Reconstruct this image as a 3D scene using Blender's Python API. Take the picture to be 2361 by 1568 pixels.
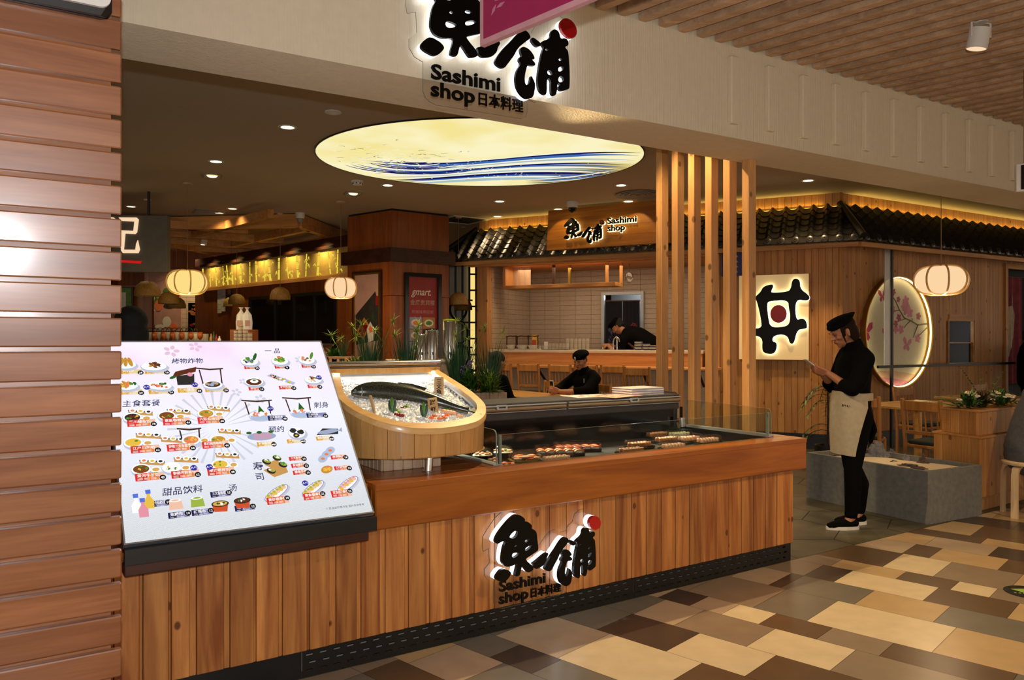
import bpy, bmesh, math, random
from mathutils import Vector, Matrix, geometry
random.seed(7)
PI = math.pi
SC = bpy.context.scene
for o in list(bpy.data.objects):
    bpy.data.objects.remove(o)
COL = SC.collection

# ---------------------------------------------------------------- camera, world, lights, exposure
IMG_W, IMG_H, FOC = 2361.0, 1568.0, 1800.0
EYE = 1.45
cam_d = bpy.data.cameras.new('camera'); cam_d.sensor_fit = 'HORIZONTAL'; cam_d.sensor_width = 36.0
cam_d.lens = 36.0 * FOC / IMG_W; cam_d.clip_start = 0.05; cam_d.clip_end = 120
cam = bpy.data.objects.new('camera', cam_d); COL.objects.link(cam)
cam.location = (0, 0, EYE); cam.rotation_euler = (PI / 2, 0, 0)
SC.camera = cam

world = bpy.data.worlds.new('mall_air'); SC.world = world; world.use_nodes = True
wb = world.node_tree.nodes['Background']; wb.inputs[0].default_value = (1.0, 0.78, 0.56, 1); wb.inputs[1].default_value = 1.05

SC.view_settings.view_transform = 'Standard'; SC.view_settings.look = 'None'
SC.view_settings.exposure = 0.0; SC.view_settings.gamma = 1.0
SC.view_settings.use_curve_mapping = False
try:
    SC.cycles.max_bounces = 8; SC.cycles.diffuse_bounces = 3; SC.cycles.glossy_bounces = 3
    SC.cycles.transmission_bounces = 8; SC.cycles.transparent_max_bounces = 16
    SC.cycles.caustics_reflective = False; SC.cycles.caustics_refractive = False
    SC.cycles.sample_clamp_indirect = 4.0
    SC.cycles.use_denoising = True
except Exception:
    pass

def lamp(name, kind, loc, power, col=(1, .8, .55), size=.05, aim=None, angle=80, blend=.5, sizey=None, spread=None):
    d = bpy.data.lights.new(name, kind); d.energy = power; d.color = col
    if kind == 'AREA':
        d.size = size
        if sizey: d.shape = 'RECTANGLE'; d.size_y = sizey
    else:
        d.shadow_soft_size = size
    if kind == 'SPOT':
        d.spot_size = math.radians(angle); d.spot_blend = blend
    if spread: d.spread = math.radians(spread)
    o = bpy.data.objects.new(name, d); COL.objects.link(o); o.location = loc
    if aim is not None:
        o.rotation_euler = (Vector(aim) - Vector(loc)).to_track_quat('-Z', 'Y').to_euler()
    return o

# frames measured on the floor plan: counter frame (u along the counter, v away from the camera)
CA = math.radians(33.3); BA = math.radians(31.3); WAA = math.radians(-26.2); WBA = math.radians(31.0)
BEAM0 = (-1.626, 3.262); CORNER = (4.29, 10.23)
CEIL = 3.38
def cw(u, v, z=0.0):
    return Vector((math.cos(CA) * u - math.sin(CA) * v, math.sin(CA) * u + math.cos(CA) * v, z))
def fr(o, ang, x, y, z=0.0):
    return Vector((o[0] + math.cos(ang) * x - math.sin(ang) * y, o[1] + math.sin(ang) * x + math.cos(ang) * y, z))

# camera flash fired from just above the lens
lamp('camera_flash', 'POINT', (0.0, -0.02, EYE + 0.16), 230, (0.93, 0.96, 1.0), .02)
# the mall's own spots and the downlight row behind the beam (each shop lamp's light stays with its builder)
lamp('counter_downlight', 'SPOT', cw(2.9, 4.03, 2.72), 210, (1, .74, .40), .02, cw(2.9, 2.2, 0), 140, .5)
lamp('post_downlight', 'SPOT', cw(4.05, 4.45, 3.34), 110, (1, .72, .38), .04, cw(4.62, 4.25, 1.2), 95, .6)
lamp('mall_spot', 'SPOT', (3.2, 2.4, 3.30), 240, (1, .74, .44), .06, (2.6, 2.9, 0), 110, .6)
lamp('mall_spot_far', 'SPOT', (4.6, 4.0, 3.30), 130, (1, .68, .36), .06, (4.0, 4.9, 0), 110, .6)

# ---------------------------------------------------------------- materials
M = {}
def _nt(name):
    m = bpy.data.materials.new(name); m.use_nodes = True
    nt = m.node_tree; b = nt.nodes['Principled BSDF']; M[name] = m
    return m, nt, b
def srgb(c):
    return tuple((x / 12.92 if x <= .04045 else ((x + .055) / 1.055) ** 2.4) for x in c)
def hx(h):
    return srgb(tuple(int(h[i:i + 2], 16) / 255 for i in (0, 2, 4)))
def N(nt, t, **kw):
    n = nt.nodes.new(t)
    for k, v in kw.items():
        setattr(n, k, v)
    return n
def ramp(nt, stops):
    r = N(nt, 'ShaderNodeValToRGB'); e = r.color_ramp.elements
    while len(e) < len(stops): e.new(0.5)
    for i, (p, c) in enumerate(stops):
        e[i].position = p; e[i].color = (*c, 1)
    return r
def coords(nt, scale=(1, 1, 1), rnd=True):
    tc = N(nt, 'ShaderNodeTexCoord'); mp = N(nt, 'ShaderNodeMapping')
    mp.inputs['Scale'].default_value = scale
    nt.links.new(tc.outputs['Object'], mp.inputs['Vector'])
    if rnd:
        g = N(nt, 'ShaderNodeNewGeometry'); ml = N(nt, 'ShaderNodeMath', operation='MULTIPLY'); ml.inputs[1].default_value = 37.0
        oi = N(nt, 'ShaderNodeObjectInfo'); ad = N(nt, 'ShaderNodeMath', operation='ADD'); fc = N(nt, 'ShaderNodeMath', operation='FRACT')
        nt.links.new(g.outputs['Random Per Island'], ad.inputs[0]); nt.links.new(oi.outputs['Random'], ad.inputs[1]); nt.links.new(ad.outputs[0], fc.inputs[0])
        nt.links.new(fc.outputs[0], ml.inputs[0])
        nt.links.new(ml.outputs[0], mp.inputs['Location'])
        return mp.outputs[0], fc.outputs[0], tc.outputs['Object']
    return mp.outputs[0], None, tc.outputs['Object']
def flat(name, h, rough=.5, metal=0.0, var=.08, vs=18, bump=0, spec=.5, coat=0.0, sheen=0.0):
    m, nt, b = _nt(name); c = hx(h)
    v, _, _ = coords(nt, (1, 1, 1), False)
    n = N(nt, 'ShaderNodeTexNoise'); n.inputs['Scale'].default_value = vs; n.inputs['Detail'].default_value = 4
    nt.links.new(v, n.inputs['Vector'])
    r = ramp(nt, [(.3, tuple(x * (1 - var) for x in c)), (.7, tuple(min(1, x * (1 + var)) for x in c))])
    nt.links.new(n.outputs['Fac'], r.inputs[0]); nt.links.new(r.outputs[0], b.inputs['Base Color'])
    b.inputs['Roughness'].default_value = rough; b.inputs['Metallic'].default_value = metal
    b.inputs['Specular IOR Level'].default_value = spec; b.inputs['Coat Weight'].default_value = coat
    if sheen: b.inputs['Sheen Weight'].default_value = sheen
    if bump:
        bp = N(nt, 'ShaderNodeBump'); bp.inputs['Strength'].default_value = bump; bp.inputs['Distance'].default_value = .01
        nt.links.new(n.outputs['Fac'], bp.inputs['Height']); nt.links.new(bp.outputs[0], b.inputs['Normal'])
    return m
def wood(name, dark, light, axis='Z', rough=.4, knots=0.0, grain=14.0, coat=0.0, vary=.25, spec=.4):
    m, nt, b = _nt(name); cd, cl = hx(dark), hx(light)
    st = .07; sc = {'Z': (1, 1, st), 'X': (st, 1, 1), 'Y': (1, st, 1)}[axis]
    v, rnd, raw = coords(nt, sc, True)
    n = N(nt, 'ShaderNodeTexNoise'); n.inputs['Scale'].default_value = grain; n.inputs['Detail'].default_value = 5; n.inputs['Distortion'].default_value = 1.2
    nt.links.new(v, n.inputs['Vector'])
    r = ramp(nt, [(.32, cd), (.68, cl)]); nt.links.new(n.outputs['Fac'], r.inputs[0])
    n2 = N(nt, 'ShaderNodeTexNoise'); n2.inputs['Scale'].default_value = grain * 9; n2.inputs['Detail'].default_value = 2
    nt.links.new(v, n2.inputs['Vector'])
    mx = N(nt, 'ShaderNodeMix', data_type='RGBA', blend_type='MULTIPLY'); mx.inputs[0].default_value = .35
    r2 = ramp(nt, [(.3, (.62, .58, .55)), (.65, (1, 1, 1))]); nt.links.new(n2.outputs['Fac'], r2.inputs[0])
    nt.links.new(r.outputs[0], mx.inputs[6]); nt.links.new(r2.outputs[0], mx.inputs[7])
    br = N(nt, 'ShaderNodeMix', data_type='RGBA', blend_type='MULTIPLY'); br.inputs[0].default_value = 1
    r3 = ramp(nt, [(0, (1 - vary,) * 3), (1, (1, 1, 1))]); nt.links.new(rnd, r3.inputs[0])
    nt.links.new(mx.outputs[2], br.inputs[6]); nt.links.new(r3.outputs[0], br.inputs[7])
    out = br.outputs[2]
    if knots:
        mk = N(nt, 'ShaderNodeMapping'); mk.inputs['Scale'].default_value = {'Z': (7, 7, 5), 'X': (5, 7, 7), 'Y': (7, 5, 7)}[axis]
        ml = N(nt, 'ShaderNodeMath', operation='MULTIPLY'); ml.inputs[1].default_value = 53.0
        nt.links.new(rnd, ml.inputs[0]); nt.links.new(ml.outputs[0], mk.inputs['Location'])
        nt.links.new(raw, mk.inputs['Vector'])
        vo = N(nt, 'ShaderNodeTexVoronoi'); vo.inputs['Scale'].default_value = 1.0
        nt.links.new(mk.outputs[0], vo.inputs['Vector'])
        rk = ramp(nt, [(0, (1, 1, 1)), (knots, (1, 1, 1)), (knots * 1.6, (0, 0, 0))])
        nt.links.new(vo.outputs['Distance'], rk.inputs[0])
        mk2 = N(nt, 'ShaderNodeMix', data_type='RGBA'); nt.links.new(rk.outputs[0], mk2.inputs[0])
        nt.links.new(out, mk2.inputs[6]); mk2.inputs[7].default_value = (*[x * .40 for x in cd], 1)
        out = mk2.outputs[2]
    nt.links.new(out, b.inputs['Base Color'])
    b.inputs['Roughness'].default_value = rough; b.inputs['Coat Weight'].default_value = coat; b.inputs['Coat Roughness'].default_value = .15
    b.inputs['Specular IOR Level'].default_value = spec
    return m
def emit(name, h, s=1.0, grad=None):
    m = bpy.data.materials.new(name); m.use_nodes = True; nt = m.node_tree; nt.nodes.clear(); M[name] = m
    o = N(nt, 'ShaderNodeOutputMaterial'); e = N(nt, 'ShaderNodeEmission'); e.inputs[0].default_value = (*hx(h), 1); e.inputs[1].default_value = s
    nt.links.new(e.outputs[0], o.inputs[0])
    return m
def glass(name, tint='ffffff', alpha=.12, rough=.02):
    # clear sheet: mostly transparent, with a fresnel reflection
    m = bpy.data.materials.new(name); m.use_nodes = True; nt = m.node_tree; nt.nodes.clear(); M[name] = m
    o = N(nt, 'ShaderNodeOutputMaterial'); t = N(nt, 'ShaderNodeBsdfTransparent'); g = N(nt, 'ShaderNodeBsdfGlossy'); mx = N(nt, 'ShaderNodeMixShader')
    t.inputs[0].default_value = (*hx(tint), 1); g.inputs['Roughness'].default_value = rough
    f = N(nt, 'ShaderNodeLayerWeight'); f.inputs[0].default_value = .12
    ad = N(nt, 'ShaderNodeMath', operation='MULTIPLY_ADD', use_clamp=True); ad.inputs[1].default_value = .28; ad.inputs[2].default_value = alpha
    nt.links.new(f.outputs['Fresnel'], ad.inputs[0]); nt.links.new(ad.outputs[0], mx.inputs[0])
    nt.links.new(t.outputs[0], mx.inputs[1]); nt.links.new(g.outputs[0], mx.inputs[2]); nt.links.new(mx.outputs[0], o.inputs[0])
    return m

wood('cedar', '8e4e24', 'cc8a4a', 'Z', .42, .07, 13, vary=.32)              # counter front planks
wood('apron_wood', '80400f', 'a9601c', 'X', .30, 0, 9, coat=.25, vary=.05)   # counter apron and top
wood('slat_wood', '86502f', 'a46a44', 'X', .34, 0, 12, coat=.35, vary=.16)   # column slats
wood('ceiling_slat', 'b8926e', 'd8b28c', 'X', .6, 0, 12, vary=.18)
wood('pine', 'b4773c', 'd39a58', 'Z', .5, .085, 11, vary=.2)                  # pavilion planks
wood('pine_x', 'b4773c', 'd39a58', 'X', .5, 0, 11, vary=.12)
wood('pine_post', 'c08850', 'dca66a', 'Z', .45, .10, 10, vary=.14)
wood('tub_wood', 'b98648', 'd3a364', 'Z', .4, 0, 10, vary=.14)
wood('tub_rim', 'cf9f5c', 'e3b878', 'X', .35, 0, 10, coat=.3, vary=.06)
wood('pale_wood', 'b79a7c', 'd2b597', 'Z', .5, 0, 10, vary=.14)
wood('chair_wood', 'a3652a', 'c68a46', 'Z', .42, 0, 12, vary=.12)
wood('table_wood', 'b8843f', 'd0a058', 'X', .35, 0, 8, coat=.2, vary=.05)
wood('bar_wood', 'c48348', 'dc9f62', 'X', .38, 0, 9, vary=.05)
wood('sign_wood', '9a5a18', 'c07c2a', 'X', .4, 0, 7, vary=.16)
wood('cherry', '7e3f16', '9c5626', 'Z', .38, 0, 9, coat=.2, vary=.06)
wood('dark_wood', '30180d', '472414', 'X', .42, 0, 9, vary=.08)
wood('twig_wood', '2c1a12', '4b2c1e', 'Z', .6, 0, 20, vary=.1)
wood('stool_wood', 'cfae80', 'e3c79c', 'Z', .45, 0, 9, vary=.06)
wood('label_wood', 'bd9662', 'd8b583', 'Z', .5, 0, 16, vary=.08)
flat('white_plaster', 'e0d2b6', .8, var=.03, bump=.0)
flat('ceiling_white', 'b7a690', .85, var=.02)
flat('black_metal', '141210', .45, .2, var=.2)
flat('black_paint', '121113', .38, 0, var=.2)
flat('black_gloss', '0b0b0d', .12, 0, var=.2)
flat('letter_black', '060606', .3, 0, var=.2, spec=.2)
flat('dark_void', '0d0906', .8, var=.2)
flat('charcoal', '3b3a3c', .5, .1, var=.08)
flat('steel', 'c6c4c0', .22, 1.0, var=.05)
flat('alu', 'b9bcc2', .35, .8, var=.04)
flat('alu_blind', 'a79a80', .32, .8, var=.06)
flat('white_paint', 'd8d4cc', .45, var=.03)
flat('grey_paint', '8a8884', .5, var=.04)
flat('concrete', '6f6f6c', .75, var=.16, vs=26, bump=.25)
flat('inner_floor', '4f4a36', .38, var=.28, vs=3)
flat('seam_dark', '2c2a20', .7)
flat('sand', 'd8c6a8', .9, var=.05, vs=40, bump=.2)
flat('rock_grey', '77777c', .85, var=.3, vs=30, bump=.6)
flat('rock_brown', '564840', .85, var=.3, vs=30, bump=.6)
flat('tile_glaze', 'c9b49c', .3, var=.05)
flat('tile_grout', '5c5046', .8)
flat('tile_seat', 'cdb89f', .35)
flat('roof_tile', '211e1a', .34, 0, var=.25, vs=6, spec=.35)
flat('stone_top', 'cfc3ae', .35, var=.04)
flat('black_cloth', '060607', .9, var=.2, spec=.08)
flat('grey_cloth', '4c4c50', .95, var=.15, vs=60)
flat('apron_cloth', 'a3977f', .9, var=.08, vs=30)
flat('skin', 'a06a4c', .55, var=.06, vs=20)
flat('skin_pale', 'b07a58', .55, var=.06, vs=20)
flat('lip', '8a4238', .5)
flat('eye_dark', '120c0a', .3)
flat('eye_white', 'c8bcae', .4)
flat('hair_brown', '1d100a', .8, var=.35, vs=70, spec=.12)
flat('hair_black', '050505', .8, var=.3, vs=70)
flat('hair_red', '34180d', .75, var=.35, vs=60)
flat('shoe_white', 'd3cdc2', .6)
flat('phone_white', 'd9d4cc', .3)
flat('ceramic', 'd6d0c6', .25, var=.03)
flat('ice', 'eef0ee', .25, var=.06, vs=60, spec=.6)
flat('navy_cloth', '14141f', .9, var=.15)
flat('navy_print', '4a4c66', .9)
flat('blue_sign', '1c2a70', .5)
flat('red_gloss', 'b01216', .2)
flat('deep_red', '7a0d12', .35)
flat('paper_white', 'd9d6d4', .6)
flat('paper_pink', 'e0b6a4', .6)
flat('paper_red', 'b8452f', .6)
flat('paper_lilac', '8f90b4', .6)
flat('leaf_dark', '1f3a1a', .5, var=.3)
flat('leaf_green', '4c7e24', .5, var=.25)
flat('leaf_lime', 'a8b83a', .5, var=.2)
flat('grass_blade', '2c5236', .35, var=.3)
flat('moss', '4a4a1c', .9, var=.4, vs=40, bump=.5)
flat('flower_purple', '7e6a9c', .7, var=.2)
flat('flower_white', 'e6ddcc', .7)
flat('flower_pink', 'c08088', .7)
flat('flower_yellow', 'd8b040', .7)
flat('soil', '2a2018', .9, var=.3)
flat('wicker', '8a6426', .6, var=.35, vs=60, bump=.6)
flat('cord_pale', '8a6a48', .6)
flat('seat_green', '2a2d22', .7)
flat('salmon', 'e8783c', .4, var=.12, vs=60)
flat('salmon_pale', 'f0b890', .4, var=.08, vs=60)
flat('rice', 'e2dccd', .7, var=.06, vs=120, bump=.3)
flat('roe', 'd2481c', .25, var=.1)
flat('nori', '16170f', .6)
flat('wasabi', '8fae4a', .7)
flat('roll_fried', 'b06a2a', .6, var=.3, vs=120, bump=.4)
flat('tray_black', '0e0d0d', .25)
flat('tray_gold', 'b8862a', .3, .6)
flat('pink_banner', '9c2352', .55, var=.05)
flat('pink_border', 'c8929a', .55)
flat('pink_print', 'c07a94', .55)
flat('art_pink', 'c87890', .6, var=.1)
flat('art_rose', 'a83458', .6, var=.1)
flat('art_branch', '6b5b42', .6)
flat('art_back', 'd9cdb4', .6, var=.03)
flat('art_sand', 'd0a68c', .6)
flat('curtain_pink', '7c2f38', .9, var=.25, vs=12)
flat('curtain_cream', 'a89678', .9, var=.15)
flat('sticker_black', '14160f', .4)
flat('sticker_green', '8fae52', .4)
flat('fish_dark', '2c3026', .25, .1, var=.9, vs=170)
flat('fish_belly', '8d8c86', .2, .3, var=.2, vs=60)
flat('grey_board', '5c564e', .6, var=.12, vs=9)
flat('poster_red', '8c1a16', .35)
flat('poster_pink', 'b98f80', .5, var=.1, vs=6)
flat('poster_dark', '2a2622', .5, var=.3, vs=9)
flat('poster_gold', 'a8783c', .5)
flat('cream_print', 'e2d8c4', .5)
flat('brass', 'a8843c', .3, .9)
flat('amber_glass', '9c4a18', .1, var=.3)
flat('dark_glass', '0c0e10', .06, 0, var=.3)
glass('clear_glass', 'f2f6f2', .02)
glass('acrylic', 'fbfbfb', .02)
glass('clear_plastic', 'f4f4f2', .08, .05)
def milky(name, h, a):
    m, nt, b = _nt(name); b.inputs['Base Color'].default_value = (*hx(h), 1); b.inputs['Alpha'].default_value = a; b.inputs['Roughness'].default_value = .15
milky('tumbler_glass', 'f2ead8', .09)
glass('frost_sheet', 'c4c2b8', .35, .4)
flat('glass_edge', '6d7a6c', .15)
emit('lamp_disc', 'ffe6ae', 3.2)
emit('lamp_warm', 'fff0c0', 9.0)
emit('led_white', 'f4f8ff', 2.6)
emit('led_warm', 'fff0b4', 2.2)
emit('led_niche', 'ffeaa8', 9.0)
emit('led_sign', 'fff4dc', 7.0)
emit('cove_led', 'ffd24a', 1.6)
emit('lantern_yellow', 'ffdf86', .98)
emit('lantern_peach', 'ffd7a6', .98)
emit('sign_cream', 'ffdcb4', .95)
emit('sign_red', 'd01c1c', .9)
emit('panel_cream', 'fff2b8', .95)
emit('pale_screen', 'fdf2d6', .9)

# ---------------------------------------------------------------- mesh builder and tagging
class MB:
    def __init__(s):
        s.v = []; s.f = []; s.mi = []; s.mats = []
    def m(s, name):
        if name not in s.mats: s.mats.append(name)
        return s.mats.index(name)
    def add(s, vs, fs, mat, X=None):
        b = len(s.v); k = s.m(mat)
        s.v.extend([tuple(X @ Vector(p)) for p in vs] if X is not None else [tuple(p) for p in vs])
        for f in fs:
            s.f.append(tuple(b + i for i in f)); s.mi.append(k)
    def box(s, x0, x1, y0, y1, z0, z1, mat, X=None):
        vs = [(x, y, z) for z in (z0, z1) for y in (y0, y1) for x in (x0, x1)]
        s.add(vs, [(0, 2, 3, 1), (4, 5, 7, 6), (0, 1, 5, 4), (1, 3, 7, 5), (3, 2, 6, 7), (2, 0, 4, 6)], mat, X)
    def rbox(s, x0, x1, y0, y1, z0, z1, mat, r=.01, X=None):
        # box with chamfered vertical and horizontal edges
        vs = []; fs = []
        def ring(z, i):
            return [(x0 + i + r, y0 + i, z), (x1 - i - r, y0 + i, z), (x1 - i, y0 + i + r, z), (x1 - i, y1 - i - r, z),
                    (x1 - i - r, y1 - i, z), (x0 + i + r, y1 - i, z), (x0 + i, y1 - i - r, z), (x0 + i, y0 + i + r, z)]
        for z, i in ((z0, r * .6), (z0 + r, 0), (z1 - r, 0), (z1, r * .6)):
            vs += ring(z, i)
        for k in range(3):
            for j in range(8):
                a = k * 8 + j; b2 = k * 8 + (j + 1) % 8
                fs.append((a, b2, b2 + 8, a + 8))
        fs.append(tuple(range(7, -1, -1))); fs.append(tuple(range(24, 32)))
        s.add(vs, fs, mat, X)
    def tube(s, pts, r, mat, seg=8, X=None, caps=True):
        pts = [Vector(p) for p in pts]; n = len(pts)
        rs = r if isinstance(r, (list, tuple)) else [r] * n
        vs = []; fs = []; up = None
        for i, p in enumerate(pts):
            t = (pts[min(i + 1, n - 1)] - pts[max(i - 1, 0)])
            t = t.normalized() if t.length > 1e-9 else Vector((0, 0, 1))
            if up is None:
                up = Vector((0, 0, 1)) if abs(t.z) < .9 else Vector((1, 0, 0))
            a = t.cross(up)
            if a.length < 1e-6: a = t.orthogonal()
            a.normalize(); b = a.cross(t); up = b
            for k in range(seg):
                an = 2 * PI * k / seg
                vs.append(p + (a * math.cos(an) + b * math.sin(an)) * rs[i])
        for i in range(n - 1):
            for k in range(seg):
                k2 = (k + 1) % seg
                fs.append((i * seg + k, i * seg + k2, (i + 1) * seg + k2, (i + 1) * seg + k))
        if caps:
            fs.append(tuple(range(seg - 1, -1, -1))); fs.append(tuple((n - 1) * seg + k for k in range(seg)))
        s.add(vs, fs, mat, X)
    def lathe(s, prof, mat, seg=24, X=None, cap0=True, cap1=True):
        vs = []; fs = []
        for r, z in prof:
            for k in range(seg):
                a = 2 * PI * k / seg; vs.append((r * math.cos(a), r * math.sin(a), z))
        for i in range(len(prof) - 1):
            for k in range(seg):
                k2 = (k + 1) % seg
                fs.append((i * seg + k, i * seg + k2, (i + 1) * seg + k2, (i + 1) * seg + k))
        if cap0: fs.append(tuple(range(seg - 1, -1, -1)))
        if cap1: fs.append(tuple((len(prof) - 1) * seg + k for k in range(seg)))
        s.add(vs, fs, mat, X)
    def sph(s, c, r, mat, seg=12, rings=8, X=None):
        if not isinstance(r, (list, tuple)): r = (r, r, r)
        vs = [(c[0], c[1], c[2] - r[2])]; fs = []
        for i in range(1, rings):
            ph = -PI / 2 + PI * i / rings
            for k in range(seg):
                a = 2 * PI * k / seg
                vs.append((c[0] + r[0] * math.cos(ph) * math.cos(a), c[1] + r[1] * math.cos(ph) * math.sin(a), c[2] + r[2] * math.sin(ph)))
        vs.append((c[0], c[1], c[2] + r[2])); L = len(vs) - 1
        for k in range(seg):
            k2 = (k + 1) % seg
            fs.append((0, 1 + k2, 1 + k)); fs.append((L, L - seg + k, L - seg + k2))
        for i in range(rings - 2):
            for k in range(seg):
                k2 = (k + 1) % seg
                a = 1 + i * seg; fs.append((a + k, a + k2, a + seg + k2, a + seg + k))
        s.add(vs, fs, mat, X)
    def poly(s, outer, z0, z1, mat, side=None, holes=(), X=None, back=True):
        # outline in the local XY plane, thickness z0..z1 (front face at z1)
        loops = [list(outer)] + [list(h) for h in holes]
        def area(l): return sum(l[i - 1][0] * l[i][1] - l[i][0] * l[i - 1][1] for i in range(len(l)))
        if area(loops[0]) < 0: loops[0].reverse()
        for h in loops[1:]:
            if area(h) > 0: h.reverse()
        flat_ = [p for l in loops for p in l]; n = len(flat_)
        tri = geometry.tessellate_polygon([[Vector((p[0], p[1], 0)) for p in l] for l in loops])
        fr_ = []
        for t in tri:
            a, b, c = (flat_[i] for i in t)
            ar = (b[0] - a[0]) * (c[1] - a[1]) - (b[1] - a[1]) * (c[0] - a[0])
            if abs(ar) < 1e-12: continue
            fr_.append(tuple(t) if ar > 0 else (t[0], t[2], t[1]))
        s.add([(p[0], p[1], z1) for p in flat_], fr_, mat, X)
        if z1 - z0 > 1e-9:
            if back: s.add([(p[0], p[1], z0) for p in flat_], [f[::-1] for f in fr_], mat, X)
            vs = [(p[0], p[1], z) for z in (z0, z1) for p in flat_]; fs = []; st = 0
            for l in loops:
                for i in range(len(l)):
                    a = st + i; b = st + (i + 1) % len(l); fs.append((a, b, b + n, a + n))
                st += len(l)
            s.add(vs, fs, side or mat, X)
    def text(s, body, size, mat, X=None, ext=.004, off=0.0, align='LEFT', sx=1.0, shear=0.0, res=3, fw=None):
        c = bpy.data.curves.new('text', 'FONT'); c.body = body; c.size = size; c.offset = off; c.extrude = ext
        c.align_x = align; c.resolution_u = res; c.shear = shear
        o = bpy.data.objects.new('text', c); COL.objects.link(o)
        dg = bpy.context.evaluated_depsgraph_get(); dg.update()
        me = bpy.data.meshes.new_from_object(o.evaluated_get(dg))
        if fw: sx = fw / max(v.co.x for v in me.vertices)
        s.add([(v.co.x * sx, v.co.y, v.co.z) for v in me.vertices], [tuple(p.vertices) for p in me.polygons], mat, X)
        bpy.data.objects.remove(o); bpy.data.curves.remove(c); bpy.data.meshes.remove(me)
    def mesh(s, name, smooth=None):
        me = bpy.data.meshes.new(name); me.from_pydata(s.v, [], s.f)
        for mn in s.mats: me.materials.append(M[mn])
        me.polygons.foreach_set('material_index', s.mi)
        if smooth is not None:
            me.polygons.foreach_set('use_smooth', [True] * len(me.polygons))
            try: me.set_sharp_from_angle(angle=math.radians(smooth))
            except Exception: pass
        me.update(); return me
    def build(s, name, parent=None, smooth=None, loc=None, rz=0.0, rot=None, label=None, kind=None):
        o = bpy.data.objects.new(name, s.mesh(name, smooth)); COL.objects.link(o)
        if parent is not None: o.parent = parent
        if loc is not None: o.location = loc
        o.rotation_euler = rot if rot is not None else (0, 0, rz)
        if label: o['label'] = label
        if kind: o['kind'] = kind
        return o
def thing(name, label, cat, loc=(0, 0, 0), rz=0.0, group=None, rot=None):
    o = bpy.data.objects.new(name, None); o.empty_display_size = .1; COL.objects.link(o)
    o.location = loc; o.rotation_euler = rot if rot is not None else (0, 0, rz)
    o['label'] = label; o['category'] = cat
    if group: o['group'] = group
    if cat == 'plant': o['kind'] = 'thing'
    return o
def tag(o, label, cat, group=None):
    o['label'] = label; o['category'] = cat
    if group: o['group'] = group
    return o
def struct(o):
    o['kind'] = 'structure'; return o
def dup(root, loc, rz=None, label=None, group=None, scale=None):
    r = root.copy(); COL.objects.link(r); r.location = loc
    if rz is not None: r.rotation_euler = (0, 0, rz)
    if label: r['label'] = label
    if group: r['group'] = group
    if scale: r.scale = (scale,) * 3
    def rec(src, dst):
        for ch in [c for c in bpy.data.objects if c.parent == src]:
            c = ch.copy(); COL.objects.link(c); c.parent = dst; rec(ch, c)
    rec(root, r)
    return r
def XF(loc=(0, 0, 0), rx=0, ry=0, rz=0):
    return Matrix.Translation(loc) @ Matrix.Rotation(rz, 4, 'Z') @ Matrix.Rotation(ry, 4, 'Y') @ Matrix.Rotation(rx, 4, 'X')
def STAND(loc, rz=0):       # text / poly XY plane stood upright, facing local -Y
    return XF(loc, PI / 2, 0, rz)
# sight lines of the measured camera: floor-plan points from readings in the photograph's frame
def sight(x, y):
    return Vector(((x - 1180.5) / FOC, 1.0, (784.0 - y) / FOC))
def at_h(x, y, h):
    r = sight(x, y); t = (h - EYE) / r.z; return Vector((r.x * t, t, h))
def at_v(x, y, o, ang):
    d = Vector((math.cos(ang), math.sin(ang))); n = Vector((-d.y, d.x)); r = sight(x, y)
    t = n.dot(Vector(o)) / (n.x * r.x + n.y)
    q = r * t; return (Vector((q.x, q.y)) - Vector(o)).dot(d), EYE + q.z
def at_y(x, y, Y):
    r = sight(x, y) * Y; return Vector((r.x, Y, EYE + r.z))

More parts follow.
